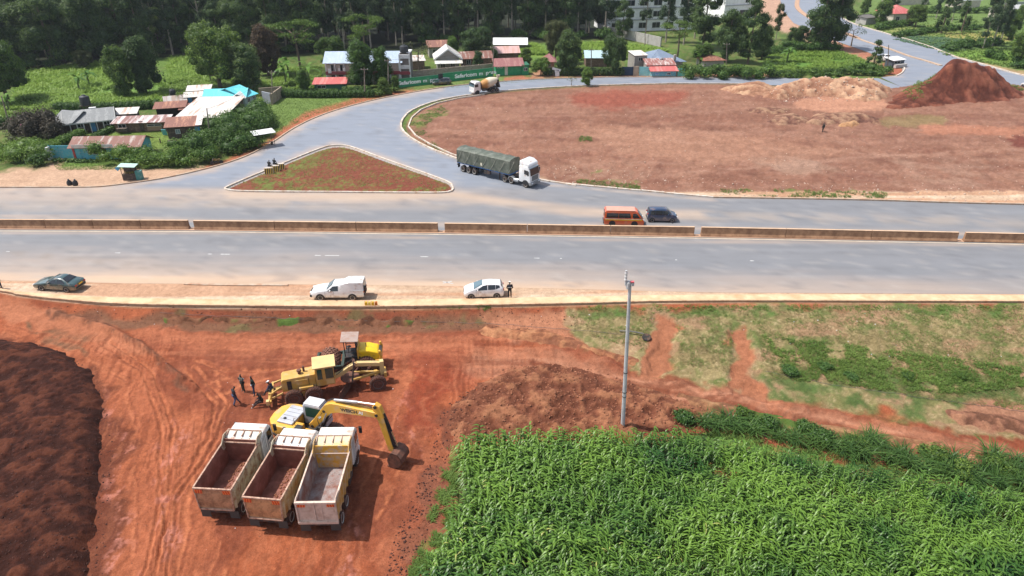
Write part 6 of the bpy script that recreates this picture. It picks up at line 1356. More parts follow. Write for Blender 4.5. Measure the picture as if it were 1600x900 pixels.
h, w_ = house('stone_block_tower_house', 'narrow two storey unfinished stone block house with pale flat roof', 'house', (990, 113), (1009, 112), 4, 3.8, ('shed', 3.8, 4.2), STONE, PALE, [(1.0, 2.0, 2.6, 3.4, 'window')], .2)
h, w_ = house('blue_hipped_house', 'house with slate blue hipped roof and a small white front gable', 'house', (1012, 113), (1066, 110), 9, 2.1, ('hip', 2.3), STONE, SLATEB, [], .6)
m = MB(); slab(m, [(1.2, -.9, 2.1), (3.0, -.9, 3.3), (3.0, 3.5, 3.3), (1.2, 3.5, 2.1)]); slab(m, [(3.0, -.9, 3.3), (4.8, -.9, 2.1), (4.8, 3.5, 2.1), (3.0, 3.5, 3.3)]); m.build('gable_roof', SLATEB, h)
m = MB(); plank(m, (1.1, -.95, 2.05), (3.0, -.95, 3.35), .06, .3); plank(m, (4.9, -.95, 2.05), (3.0, -.95, 3.35), .06, .3); m.build('barge_board', WHW, h); MB().add([(1.3, -.85, 2.1), (4.7, -.85, 2.1), (3.0, -.85, 3.2)], [[0, 1, 2]]).build('gable_wall', M('olive_render', (.3, .32, .22), .9), h)
MB().box((6.6, -.2, 3.2), (.5, .5, 1.3)).build('chimney', STONE, h)
house('rust_striped_shed', 'shed with white and rust striped roof in front of the blue roofed house', 'shed', (1010, 117), (1053, 116), 3.0, 2.2, ('shed', 2.2, 3.0), STONE, m_roof('white_rust_striped_roof', (.6, .54, .5), (.28, .1, .08), .65, 2.2), [], .3)
house('red_roofed_kiosk', 'turquoise roadside kiosk with faded red roof near the hedge', 'kiosk', (1018, 120.5), (1056, 120), 3.0, 1.4, ('shed', 1.4, 2.0), M('weathered_turquoise', (.12, .36, .42), .8, dirt=(.4, .4, .38), damt=.4), REDR, [(.8, 1.6, .5, 1.0, 'window', BLUED), (3.6, 4.4, .5, 1.0, 'window')], .5)
house('small_brown_roofed_house', 'small house with brown hipped roof behind the tall right hedge', 'house', (1100, 107), (1130, 106), 5, 1.8, ('hip', 1.0), STONE, RUSTB, [], .5)
# white modern buildings behind the trees
BWH = M('bright_white_render', (.88, .88, .88), .8)
def block(name, label, fl, fr, depth, hh, fl_n, ops):
    h, w_ = house(name, label, 'building', fl, fr, depth, hh, ('flat',), BWH, BWH, ops, .15); m = MB()
    for k in range(1, fl_n): m.box((w_ / 2, -.12, hh * k / fl_n), (w_ + .2, .3, .3))
    m.build('floor_band', M('grey_band', (.42, .43, .45), .8), h); return h, w_
ops = []
for f_ in range(4):
    for k in range(7): ops.append((1.5 + k * 4.6, 4.2 + k * 4.6, .9 + f_ * 3.4, 2.6 + f_ * 3.4, 'window'))
block('white_office_building', 'large white multi storey building half hidden by the tall trees', (948, 50), (1082, 46), 14, 14, 4, ops)
block('white_modern_villa', 'white modern villa with wide dark window at the right of the tall trees', (1130, 30), (1176, 27), 12, 9, 2, [(2, 5, 1.0, 2.8, 'window'), (7, 12, .8, 2.8, 'window'), (9, 11, 5.2, 7.4, 'window')])
# far right
house('pink_red_roofed_house', 'far house with pinkish red roof among the trees on the right', 'house', (1394, 36), (1424, 35), 9, 3.0, ('hip', 2.4), CREAMW, REDR, [(1, 2.4, .8, 2, 'window')], .6)
house('small_grey_shed', 'small flat grey shed beside the hedge at the upper highway', 'shed', (1352, 39), (1370, 37), 4, 2.2, ('shed', 2.2, 2.5), M('greywhite_render', (.42, .4, .37), .9), M('dark_flat_roof', (.12, .11, .1), .9), [], .4)
house('pale_far_house', 'far pale house with white roof at the right edge', 'house', (1570, 31), (1606, 30), 8, 3, ('gx', 1.5), CREAMW, m_roof('greyish_far_roof', (.45, .45, .45), (.4, .38, .36), .3), [], .5)
house('greenhouse_row', 'far low building with pale roof above the fields', 'building', (1400, 8), (1450, 7), 10, 3, ('gx', 1.2), CREAMW, m_roof('greyish_far_roof2', (.4, .42, .44), (.4, .38, .36), .3), [], .5)
house('greenhouse_row', 'far low building with pale roof near the cypresses', 'building', (1500, 13), (1530, 12), 8, 3, ('gx', 1.2), CREAMW, m_roof('greyish_far_roof2', (.4, .42, .44), (.4, .38, .36), .3), [], .5)
# kiosk and parked pickups on the upper junction
h, w_ = house('roadside_kiosk', 'white roofed wooden kiosk on the red soil corner of the upper junction', 'kiosk', (1393, 106), (1411, 104), 2.2, 1.7, ('shed', 1.7, 2.0), M('dark_bluegrey_boards', (.07, .09, .11), .8), WHW, [(.4, 2.6, .9, 1.5, 'window', DARKIN)], .3)
MB().box((w_ / 2, -.7, .45), (w_ - .2, .7, .8)).build('counter', M('pale_counter', (.45, .43, .4), .8), h)
c = copy_tree(bpy.data.objects['white_hatchback']); c['label'] = 'white van parked beside the kiosk on the upper junction'; q = G(1382, 95); c.location = (q.x, q.y, .02); c.rotation_euler = (0, 0, R(80)); c.scale = (.9, 1, 1.15)
# bus shelter
q = G(403, 232); root = empty('bus_shelter', q, R(35), 'small roadside shelter with white slanted roof on thin posts', 'shelter')
MB().box((1.4, .6, 2.35), (3.5, 2.0, .06), rot=Matrix.Rotation(.12, 3, 'X')).build('roof', WHITER, root)
for x, y in ((0, 0), (2.8, 0), (0, 1.3), (2.8, 1.3)): MB().tube([(x, y, 0), (x, y, 2.35)], .045, 6).build('post', TIMB2, root)
m = MB(); m.box((1.4, 1.0, .45), (2.8, .35, .06)); m.box((.2, .9, .2), (.3, .3, .45)); m.box((2.6, .9, .2), (.3, .3, .45)); m.build('bench', TIMB, root); MB().box((.1, .1, .8), (.6, .05, 1.0)).build('side_board', RUSTB, root)
# vendor stall
q = G(192, 282); root = empty('vendor_stall', q, R(8), 'small roadside vendor stall with pale green sheet roof', 'stall')
MB().box((1.0, .4, 2.05), (2.3, 1.7, .05), rot=Matrix.Rotation(.08, 3, 'Y')).build('roof', M('pale_green_sheet', (.42, .60, .52), .6), root); MB().box((-.15, -.3, 1.85), (.5, .9, .05), rot=Matrix.Rotation(.9, 3, 'Y')).build('roof_flap', M('blue_tarp', (.1, .3, .45), .6), root)
for x, y in ((.1, 0), (1.8, 0), (.1, 1.0), (1.8, 1.0)): MB().tube([(x, y, 0), (x, y, 2.0)], .04, 6).build('post', TIMB, root)
MB().box((.95, .5, .45), (1.7, 1.0, .9)).build('counter', TIMB, root, .02); MB().box((.95, .95, 1.3), (1.7, .06, 1.0)).build('back_board', TIMB, root)
MB().box((2.3, .2, .65), (.8, .7, 1.3)).build('side_cabinet', M('teal_cabinet', (.05, .22, .2), .7, dirt=(.2, .3, .28), damt=.4), root, .02)
m = MB(); rnd = random.Random(3)
for k in range(40):
    x, y, z = rnd.uniform(.2, 1.7), rnd.uniform(.05, .9), .92; m.lathe([(.02, z), (.06, z + .04), (.06, z + .09), (.01, z + .13)], 6, 'z', (x, y, 0))
o = m.build('fruit', M('mixed_fruit', (.35, .16, .04), .6, dirt=(.1, .25, .04), damt=.5, dscale=9)); o.location = q; o.rotation_euler = (0, 0, R(8)); tag(o, 'heap of small fruit laid out on the vendor stall counter', 'fruit', kind='stuff')
# white torn sign on the verge
q = G(869, 119.5); root = empty('roadside_sign', q, 0, 'leaning white torn signboard on the verge by the hedge', 'sign')
MB().box((0, 0, 1.6), (2.0, .06, .5), rot=Matrix.Rotation(.25, 3, 'Y')).build('sign_panel', WHW, root); MB().box((.2, 0, .75), (1.0, .06, 1.4), rot=Matrix.Rotation(-.12, 3, 'Y')).build('sign_panel', WHW, root); MB().tube([(-.6, 0, 0), (-.8, 0, 1.8)], .05, 6).build('post', WOOD, root)
# ================================================================ earth mounds
def mound(name, label, poly, Hm, slope, rough, colf, step, cat='soil mound', sd=1, prof=None, freq=1.0, kind=None, wob=1.2):
    Pw = []
    for a, b in poly: q = G(a, b); Pw.append((q.x, q.y))
    P = np.array(Pw); x0, y0 = P.min(0) - 1; x1, y1 = P.max(0) + 1
    gx = np.arange(x0, x1, step); gy = np.arange(y0, y1, step); X, Y = np.meshgrid(gx, gy)
    n = fbm(X * .35 * freq, Y * .35 * freq, 100 + sd, 4) - .5; n2 = fbm(X * 1.1 * freq, Y * 1.1 * freq, 200 + sd, 4) - .5; n3 = fbm(X * 3.2 * freq, Y * 3.2 * freq, 300 + sd, 3) - .5
    d = sdist(X + n * wob + n2 * (wob - 1.2) * .5, Y + n2 * .8, Pw)
    h = Hm * (1 - np.exp(-np.maximum(d, 0) * slope / Hm)) if prof is None else prof(X, Y, d)
    e = sm(0, 1.0, d)
    z = np.where(d > 0, h * (1 + n * .5) + e * rough * (n2 * 1.1 + n3 * .5), d * .5)
    Z = H(X, Y) + z - .06
    rows, cols_ = X.shape; idx = np.arange(rows * cols_).reshape(rows, cols_); F = np.stack([idx[:-1, :-1], idx[:-1, 1:], idx[1:, 1:], idx[1:, :-1]], -1).reshape(-1, 4)
    keep = (d > -.8); kf = keep.ravel()[F].any(1); F = F[kf]
    used = np.unique(F); re = -np.ones(X.size, int); re[used] = np.arange(len(used)); V = np.stack([X, Y, Z], -1).reshape(-1, 3)[used]
    col = colf(X, Y, z, n, n2, n3)[..., :].reshape(-1, 3)[used]
    o = npmesh(name, V, re[F], SOIL, smooth=True, attrs=[('Col', 'POINT', 'FLOAT_COLOR', rgba(col))])
    return tag(o, label, cat, kind=kind)
def mc(base, alt, dark, grassy=0):
    base, alt, dark = map(np.array, (base, alt, dark))
    def f(X, Y, z, n, n2, n3):
        c = np.repeat(base[None, None], X.shape[0], 0).repeat(X.shape[1], 1); m = sm(.0, .14, n2)[..., None]; c = c * (1 - m) + alt * m
        m = (sm(.04, -.14, n2 + n3 * .5) * .8)[..., None]; c = c * (1 - m) + dark * m
        if grassy: m = (sm(.16 - grassy * .2, .25 - grassy * .2, n + n2 * .3))[..., None]; c = c * (1 - m) + np.array((.09, .15, .03)) * m
        return c * (0.9 + .35 * n3)[..., None]
    return f
mound('dark_soil_heap', 'large dark brown graded soil heap filling the lower left corner', [(-260, 560), (-100, 536), (0, 532), (60, 537), (105, 552), (140, 580), (158, 620), (163, 690), (158, 780), (145, 850), (132, 920), (110, 1020), (-300, 1020)], 1.25, 1.1, .38,
      mc((.062, .019, .011), (.105, .034, .018), (.034, .011, .007), 0), .10, sd=2, freq=1.1, wob=1.6)
mound('spoil_heap', 'rough orange brown spoil heap between the red yard and the maize', [(700, 668), (712, 630), (745, 598), (800, 574), (860, 566), (930, 580), (1000, 600), (1060, 622), (1120, 645), (1090, 672), (1000, 682), (900, 680), (780, 690), (710, 694)], .8, .45, .65,
      mc((.20, .075, .040), (.31, .135, .07), (.13, .045, .025)), .12, sd=3)
mound('spoil_ridge', 'low ridge of bulldozed soil under the pavement edge', [(250, 492), (420, 494), (640, 497), (660, 503), (640, 511), (420, 506), (260, 503)], .5, .6, .5, mc((.17, .075, .04), (.22, .10, .055), (.09, .04, .022), .15), .15, sd=4)
mound('spoil_ridge', 'soil ridge pushed up beside the track left of the tall pole', [(760, 507), (860, 515), (905, 532), (1000, 562), (990, 572), (900, 548), (800, 530), (740, 520)], .45, .5, .4, mc((.33, .14, .07), (.42, .2, .10), (.2, .08, .045)), .15, sd=5)
mound('spoil_ridge', 'soil bank along the lower right side of the track', [(1050, 610), (1200, 645), (1350, 672), (1480, 690), (1470, 706), (1320, 690), (1180, 665), (1080, 640)], .55, .5, .4, mc((.28, .14, .07), (.36, .2, .1), (.18, .08, .045), .25), .15, sd=6)
mound('spoil_ridge', 'eroded soil edge at the right end of the grassy bank', [(1470, 640), (1560, 646), (1660, 660), (1760, 685), (1740, 705), (1600, 682), (1500, 662)], .8, .8, .5, mc((.28, .13, .08), (.34, .17, .1), (.13, .06, .035)), .15, sd=7)
mound('tan_earth_mound', 'large light tan earth mound at the far side of the roundabout lot', [(1188, 153), (1200, 143), (1240, 133), (1300, 132), (1360, 132), (1395, 140), (1392, 152), (1375, 158), (1350, 160), (1310, 154), (1260, 152), (1215, 158)], 3.6, .75, 1.1,
      mc((.40, .225, .14), (.52, .33, .21), (.27, .13, .08)), .4, sd=8, freq=.6)
def conep(cx, cy, rx, ry, h):
    q = G(cx, cy)
    def f(X, Y, d): return h * np.maximum(0, 1 - (((X - q.x) / rx) ** 2 + ((Y - q.y) / ry) ** 2) ** .72) + np.minimum(np.maximum(d, 0) * .25, .6)
    return f
mound('tan_earth_mound', 'small pointed tan dirt pile left of the large tan mound', [(1120, 140), (1150, 133), (1190, 131), (1215, 138), (1215, 150), (1180, 152), (1140, 146)], 2.1, .6, .6, mc((.42, .24, .15), (.5, .32, .2), (.28, .14, .085)), .4, sd=9, freq=.7)
def dm(X, Y, d):
    e = sm(0, 9, d)
    a = conep(1492, 147, 19, 15, 5.6)(X, Y, d); b = conep(1446, 154, 14, 11, 3.4)(X, Y, d); return np.maximum(a, b) * e * (.9 + .35 * fbm(X * .25, Y * .25, 7, 4)) + .3 * sm(0, 2, d)
mound('dark_red_mound', 'tallest dark red soil mound at the right with patches of weeds', [(1375, 168), (1395, 145), (1440, 130), (1500, 124), (1560, 128), (1600, 138), (1610, 152), (1580, 160), (1500, 164), (1440, 172), (1400, 174)], 7, .7, .8,
      mc((.16, .052, .032), (.23, .085, .052), (.09, .03, .02), 0), .4, sd=10, prof=dm, freq=.6)
for lab, P, hm in (('low grey brown gravel pile in the roundabout lot', [(1195, 192), (1210, 180), (1240, 178), (1265, 186), (1262, 195), (1220, 198)], 1.2), ('low dark pile of earth right of the gravel pile', [(1255, 194), (1270, 180), (1300, 177), (1345, 180), (1378, 186), (1372, 194), (1330, 196), (1280, 197)], 1.3),
                   ('small orange sand pile in front of the dark earth pile', [(1300, 198), (1320, 189), (1345, 191), (1345, 199), (1320, 202)], .9), ('broken earth bank in the middle of the far lot', [(1155, 172), (1200, 168), (1240, 172), (1225, 180), (1180, 180)], .7)):
    mound('earth_pile', lab, P, hm, .6, .6, mc((.24, .125, .085), (.36, .22, .14), (.13, .06, .045)) if 'orange' not in lab else mc((.42, .24, .12), (.5, .3, .16), (.3, .15, .08)), .3, sd=len(lab), freq=.9)
# clods and stones
def clods(name, n, sampler, size, mat, seed=1, label=None):
    r_ = np.random.default_rng(seed); V = []; F = []; ico = np.array([(1, 0, 0), (-1, 0, 0), (0, 1, 0), (0, -1, 0), (0, 0, 1), (0, 0, -.6)]); fi = np.array([(4, 0, 2), (4, 2, 1), (4, 1, 3), (4, 3, 0), (5, 2, 0), (5, 1, 2), (5, 3, 1), (5, 0, 3)])
    P = sampler(n, r_); m = len(P); s = size[0] + (size[1] - size[0]) * r_.random(m) ** 3
    a = r_.random(m) * 6.28; jit = 1 + .5 * (r_.random((m, 6, 3)) - .5); v = ico[None] * jit * s[:, None, None] * np.array([1, .8, .7]); c, sn = np.cos(a)[:, None], np.sin(a)[:, None]
    x = v[..., 0] * c - v[..., 1] * sn; y = v[..., 0] * sn + v[..., 1] * c; v = np.stack([x, y, v[..., 2]], -1) + P[:, None]
    o = npmesh(name, v.reshape(-1, 3), (fi[None] + 6 * np.arange(m)[:, None, None]).reshape(-1, 3), mat); return tag(o, label, name.replace('_', ' '), kind='stuff')
dgs = bpy.context.evaluated_depsgraph_get
from mathutils.bvhtree import BVHTree
_soil = [o for o in bpy.data.objects if o.type == 'MESH' and o.data.materials and o.data.materials[0] == SOIL]
_bv = [BVHTree.FromPolygons([v.co[:] for v in o.data.vertices], [p.vertices[:] for p in o.data.polygons]) for o in _soil if o.name != 'ground']
gz_n, gz_idx = len(us), None
def surf(x, y):
    z = -9
    for b in _bv:
        h_ = b.ray_cast(Vector((x, y, 60)), Vector((0, 0, -1)))
        if h_[0] is not None: z = max(z, h_[0].z)
    return z
def reliefH(X, Y): return H(X, Y) + relief(X, Y)
def in_px(poly, n, r_, mounds=True):
    P = np.array(poly, float); x0, y0 = P.min(0); x1, y1 = P.max(0); px = x0 + (x1 - x0) * r_.random(n * 3); py = y0 + (y1 - y0) * r_.random(n * 3)
    k = sdist(px, py, poly) > 0; px, py = px[k][:n], py[k][:n]; out = []
    z = np.full(len(px), -1.0)
    for _ in range(6):
        X, Y = U(px, py, z); z = H(X, Y)
    X, Y = U(px, py, z); z = reliefH(X, Y)
    if mounds:
        zz = np.array([surf(a, b) for a, b in zip(X, Y)]); z = np.maximum(z, zz)
    return np.stack([X, Y, z], -1)
CLD = M('dark_soil_clod', (.055, .018, .012), .95, dirt=(.10, .036, .022), damt=.4, dscale=1); CLR = M('red_soil_clod', (.30, .12, .06), .95, dirt=(.18, .065, .035), damt=.5, dscale=1); STN = M('pale_stone', (.50, .38, .30), .9, dirt=(.36, .2, .13), damt=.4, dscale=1)
clods('soil_clods', 2600, lambda n, r_: in_px([(-20, 530), (60, 533), (158, 580), (178, 700), (160, 900), (-20, 900)], n, r_), (.02, .10), CLD, 1, 'loose dark clods covering the soil heap')
clods('soil_clods', 2600, lambda n, r_: in_px([(700, 690), (712, 620), (800, 570), (930, 575), (1120, 645), (1080, 670), (780, 684)], n, r_), (.03, .15), CLR, 2, 'loose orange clods on the spoil heap')
clods('soil_clods', 1500, lambda n, r_: in_px([(60, 480), (900, 482), (900, 520), (600, 512), (250, 510)], n, r_), (.02, .10), CLD, 3, 'dark clods along the foot of the pavement edge')
clods('soil_clods', 900, lambda n, r_: in_px([(690, 640), (740, 600), (705, 700), (680, 780), (655, 900), (600, 900), (620, 830), (670, 720)], n, r_), (.03, .13), CLD, 4, 'dark clods beside the maize edge')
clods('soil_clods', 1200, lambda n, r_: in_px([(170, 500), (1000, 520), (1600, 640), (1600, 700), (1100, 630), (690, 640), (560, 880), (170, 880)], n, r_, False), (.015, .07), CLR, 5, 'small clods scattered over the red yard')
clods('stones', 900, lambda n, r_: in_px([(640, 205), (700, 160), (900, 140), (1180, 150), (1600, 200), (1600, 312), (1120, 305), (860, 280)], n, r_, False), (.03, .17), STN, 6, 'pale stones scattered over the roundabout lot')
clods('stones', 500, lambda n, r_: in_px([(760, 262), (860, 260), (1120, 280), (1600, 300), (1600, 316), (1120, 306), (860, 284)], n, r_, False), (.04, .22), STN, 7, 'stones along the kerb of the roundabout lot')
clods('stones', 350, lambda n, r_: in_px([(1195, 150), (1240, 133), (1370, 133), (1392, 150), (1350, 160), (1210, 160)], n, r_), (.08, .4), STN, 8, 'stones on the tan mound')
LIT = M('pale_litter', (.62, .62, .64), .6)
clods('litter', 90, lambda n, r_: in_px([(60, 484), (900, 486), (1600, 478), (1600, 600), (1200, 560), (900, 510), (600, 515), (250, 512)], n, r_), (.02, .10), LIT, 9, 'white scraps of litter on the bank and yard')
clods('litter', 30, lambda n, r_: in_px([(170, 500), (700, 520), (1500, 640), (1000, 610), (560, 880), (170, 880)], n, r_, False), (.02, .09), LIT, 10, 'white scraps of litter on the red soil')
# ================================================================ vegetation
def leaf_quads(Cn, N, S, r_, asp=.5, jit=.7):
    n = len(Cn); N = N + jit * r_.normal(size=(n, 3)); N /= np.linalg.norm(N, axis=1, keepdims=True) + 1e-9
    A = np.cross(N, r_.normal(size=(n, 3))); A /= np.linalg.norm(A, axis=1, keepdims=True) + 1e-9; B = np.cross(N, A)
    s = S[:, None]; V = np.stack([Cn - A * s, Cn + B * s * asp - A * s * .1, Cn + A * s, Cn - B * s * asp + A * s * .1], 1)
    return V.reshape(-1, 3), np.arange(4 * n).reshape(n, 4)
def clump(c, r, n, r_, low=-.5):
    d = r_.normal(size=(int(n * 1.6), 3)); d /= np.linalg.norm(d, axis=1, keepdims=True); d = d[d[:, 2] > low][:n]
    rad = .62 + .45 * r_.random(len(d)) ** .6
    return np.array(c) + d * rad[:, None] * np.array(r), d + np.array([0, 0, .35])
def foliage(name, clumps, dens, ls, mat, seed, parent=None, low=-.5, core=None, asp=.5, jit=.7):
    r_ = np.random.default_rng(seed); Vs = []; T = []; Ss = []
    Cs = []; Ns = []
    for c, r in clumps:
        ar = (r[0] * r[1] + r[1] * r[2] + r[0] * r[2]) / 3 * 4 * PI * .75; n = max(8, int(ar * dens))
        a, b = clump(c, r, n, r_, low); Cs.append(a); Ns.append(b); T.append(np.clip(r_.random() * .5 + .5 * r_.random(len(a)), 0, .88) + .12 * (r_.random(len(a)) > .97)); 
    Cn = np.concatenate(Cs); N = np.concatenate(Ns); T = np.concatenate(T); S = ls * (.6 + .8 * r_.random(len(Cn)))
    V, F = leaf_quads(Cn, N, S, r_, asp, jit)
    if core:      # added solid core, tinted dark, so that light does not pass straight through
        for c, r in clumps:
            k = len(V); th = np.linspace(0, 2 * PI, 9)[:-1]; rings = [(.35, -.55), (.62, -.1), (.55, .35), (.2, .6)]
            cv = np.array([(c[0] + r[0] * q * math.cos(t), c[1] + r[1] * q * math.sin(t), c[2] + r[2] * h_) for q, h_ in rings for t in th])
            cf = [[k + i * 8 + j, k + i * 8 + (j + 1) % 8, k + (i + 1) * 8 + (j + 1) % 8, k + (i + 1) * 8 + j] for i in range(3) for j in range(8)]
            V = np.concatenate([V, cv]); F = np.concatenate([F, np.array(cf)]); T = np.concatenate([T, np.zeros(len(cf))])
    return npmesh(name, V, F, mat, parent, attrs=[('tint', 'FACE', 'FLOAT', T)])
L_DARK = m_leaf('dark_tree_leaves', (.034, .07, .021), (.11, .175, .047), .55, .3); L_EUC = m_leaf('eucalyptus_leaves', (.038, .07, .034), (.125, .185, .08), .5, .3)
L_MID = m_leaf('broad_tree_leaves', (.045, .092, .018), (.16, .25, .045), .5, .3); L_OLIVE = m_leaf('olive_tree_leaves', (.06, .075, .025), (.12, .13, .045), .55, .25)
L_BR = m_leaf('bright_bush_leaves', (.07, .14, .022), (.20, .32, .055), .45, .3); L_HEDGE = m_leaf('hedge_leaves', (.034, .08, .014), (.105, .195, .034), .5, .25)
L_PURP = m_leaf('bougainvillea_leaves', (.055, .045, .03), (.12, .09, .065), .6, .2, (.22, .03, .10)); L_REDT = m_leaf('reddish_tree_leaves', (.05, .035, .02), (.12, .075, .04), .6, .2)
L_BAN = m_leaf('banana_leaves', (.06, .14, .02), (.15, .28, .05), .35, .3); L_MAIZE = m_leaf('maize_leaves', (.024, .092, .016), (.18, .32, .046), .42, .28, (.30, .34, .09), spec=.4)
L_NAP = m_leaf('napier_grass_leaves', (.03, .075, .015), (.10, .19, .045), .4, .25); L_CROP = m_leaf('crop_leaves', (.20, .33, .05), (.38, .50, .10), .5, .35); L_GRASS = m_leaf('grass_blades', (.07, .14, .025), (.18, .27, .06), .6, .3)
L_DRY = m_leaf('dry_grass_blades', (.16, .14, .06), (.30, .25, .12), .7, .3); L_CAB = m_leaf('cabbage_leaves', (.08, .16, .09), (.16, .26, .15), .5, .2)
BARK = M('brown_bark', (.12, .085, .06), .9, dirt=(.2, .16, .12), damt=.4); BARKP = M('pale_eucalyptus_bark', (.38, .33, .27), .8, dirt=(.2, .15, .11), damt=.45)
def trunk(par, h_, r0, r1, mat, limbs, rr, lean=0):
    m = MB(); top = Vector((lean, 0, h_)); P = [Vector((0, 0, -.4)), Vector((lean * .2 + rr.uniform(-.1, .1) * r0 * 3, rr.uniform(-.2, .2), h_ * .33)), Vector((lean * .6, rr.uniform(-.2, .2), h_ * .66)), top]
    m.tube(P, r0, 8, r1)
    for (c, r) in limbs:
        b = P[1].lerp(P[3], min(.95, max(0, (c[2] - h_ * .45) / (h_ * .8)))); m.tube([b, (b + Vector(c)) / 2 - Vector((0, 0, .3)), Vector(c)], r1 * .7, 5, r1 * .2)
    return m.build('trunk', mat, par, smooth=True)
def gen_tree(kind, seed):
    rr = random.Random(seed); cl = []; root = bpy.data.objects.new('tree', None)
    if kind == 'euc':
        hh = rr.uniform(19, 25)
        for k in range(rr.randint(24, 30)):
            z = hh * rr.uniform(.26, .98); w_ = 3.0 * math.sin(PI * min(1, (z / hh - .12) / .95)) + .3; a = rr.uniform(0, 6.28); cl.append(((w_ * math.cos(a) * rr.uniform(.1, .95), w_ * math.sin(a) * rr.uniform(.1, .95), z), (rr.uniform(.8, 1.7), rr.uniform(.8, 1.7), rr.uniform(.9, 2.0))))
        args = (hh * .93, .26, .08, BARKP); d, ls, mat = 8, .20, L_EUC
    elif kind == 'forest':
        hh = rr.uniform(14, 19)
        for k in range(rr.randint(30, 36)):
            z = hh * rr.uniform(.12, .95); w_ = 4.3 * math.sin(PI * min(1, (z / hh - .02) / 1.0)) ** .7; a = rr.uniform(0, 6.28); cl.append(((w_ * math.cos(a) * rr.uniform(.3, .9), w_ * math.sin(a) * rr.uniform(.3, .9), z), (rr.uniform(1.3, 2.3), rr.uniform(1.3, 2.3), rr.uniform(1.1, 2.1))))
        args = (hh * .85, .35, .12, BARK); d, ls, mat = 8, .21, L_DARK
    elif kind == 'broad':
        hh = 9
        for k in range(48):
            a = rr.uniform(0, 6.28); e = rr.uniform(-1.1, 1.4); q = rr.uniform(.55, 1); w_ = 4.3 * math.cos(e * .8) * q; cl.append(((w_ * math.cos(a), w_ * math.sin(a), 4.9 + 3.6 * math.sin(e) * q), (rr.uniform(.8, 1.6), rr.uniform(.8, 1.6), rr.uniform(.7, 1.3))))
        cl += [((0, 0, 5.0), (3.3, 3.3, 2.9))]; args = (6.0, .36, .15, BARK); d, ls, mat = 17, .14, L_MID
    elif kind == 'oval':
        for k in range(44):
            z = rr.uniform(.0, 1); w_ = 2.6 * math.sin(PI * (z * .8 + .16)) ** .6; a = rr.uniform(0, 6.28); cl.append(((w_ * math.cos(a) * rr.uniform(.5, .9), w_ * math.sin(a) * rr.uniform(.5, .9), 1.0 + z * 7.6), (rr.uniform(.8, 1.4), rr.uniform(.8, 1.4), rr.uniform(.8, 1.4))))
        cl += [((0, 0, 4.0), (2.0, 2.0, 3.2)), ((0, 0, 6.5), (1.7, 1.7, 2.4))]; args = (7.5, .28, .1, BARK); d, ls, mat = 17, .135, L_DARK
    elif kind == 'conic':
        for k in range(26):
            z = rr.uniform(0.02, 1); w_ = 1.9 * (1 - z) ** .7 + .15; a = rr.uniform(0, 6.28); cl.append(((w_ * math.cos(a) * .7, w_ * math.sin(a) * .7, .9 + z * 9.5), (rr.uniform(.5, .95), rr.uniform(.5, .95), rr.uniform(.8, 1.3))))
        args = (9.8, .24, .06, BARK); d, ls, mat = 10, .17, L_DARK
    elif kind == 'flat':
        for k in range(20):
            a = rr.uniform(0, 6.28); q = rr.uniform(.1, 1) ** .6; lay_ = rr.choice([0, 0, 1, 2]); cl.append(((5.0 * q * math.cos(a) * (1 - .2 * lay_), 5.0 * q * math.sin(a) * (1 - .2 * lay_), 8.2 - lay_ * 1.5 + (1 - q) * 1.0), (rr.uniform(1.2, 2.1), rr.uniform(1.2, 2.1), rr.uniform(.35, .6))))
        args = (8, .3, .14, BARK); d, ls, mat = 11, .16, L_MID
    elif kind == 'sparse':
        for k in range(14):
            a = rr.uniform(0, 6.28); e = rr.uniform(0, 1.3); cl.append(((2.6 * math.cos(a) * math.cos(e * .8), 2.6 * math.sin(a) * math.cos(e * .8), 3.4 + 2.2 * math.sin(e)), (rr.uniform(.5, 1.0), rr.uniform(.5, 1.0), rr.uniform(.4, .8))))
        args = (4.4, .22, .08, BARK); d, ls, mat = 6, .15, L_OLIVE
    elif kind == 'bush':
        for k in range(16):
            a = rr.uniform(0, 6.28); q = rr.uniform(0, 1); cl.append(((1.1 * q * math.cos(a), 1.1 * q * math.sin(a), .45 + .75 * (1 - q * .7) * rr.uniform(.5, 1)), (rr.uniform(.35, .7), rr.uniform(.35, .7), rr.uniform(.3, .6))))
        args = (.8, .08, .03, BARK); d, ls, mat = 26, .10, L_HEDGE
    f = foliage('crown', cl, d, ls, mat, seed, root, core=True if kind in ('oval', 'bush', 'conic', 'forest', 'broad', 'euc') else None)
    t = trunk(root, args[0], args[1], args[2], args[3], [c for c in cl[::2]] if kind in ('euc', 'flat', 'sparse', 'broad') else [], rr, rr.uniform(-.4, .4) if kind != 'conic' else 0)
    C.objects.unlink(f); C.objects.unlink(t)
    return f.data, t.data
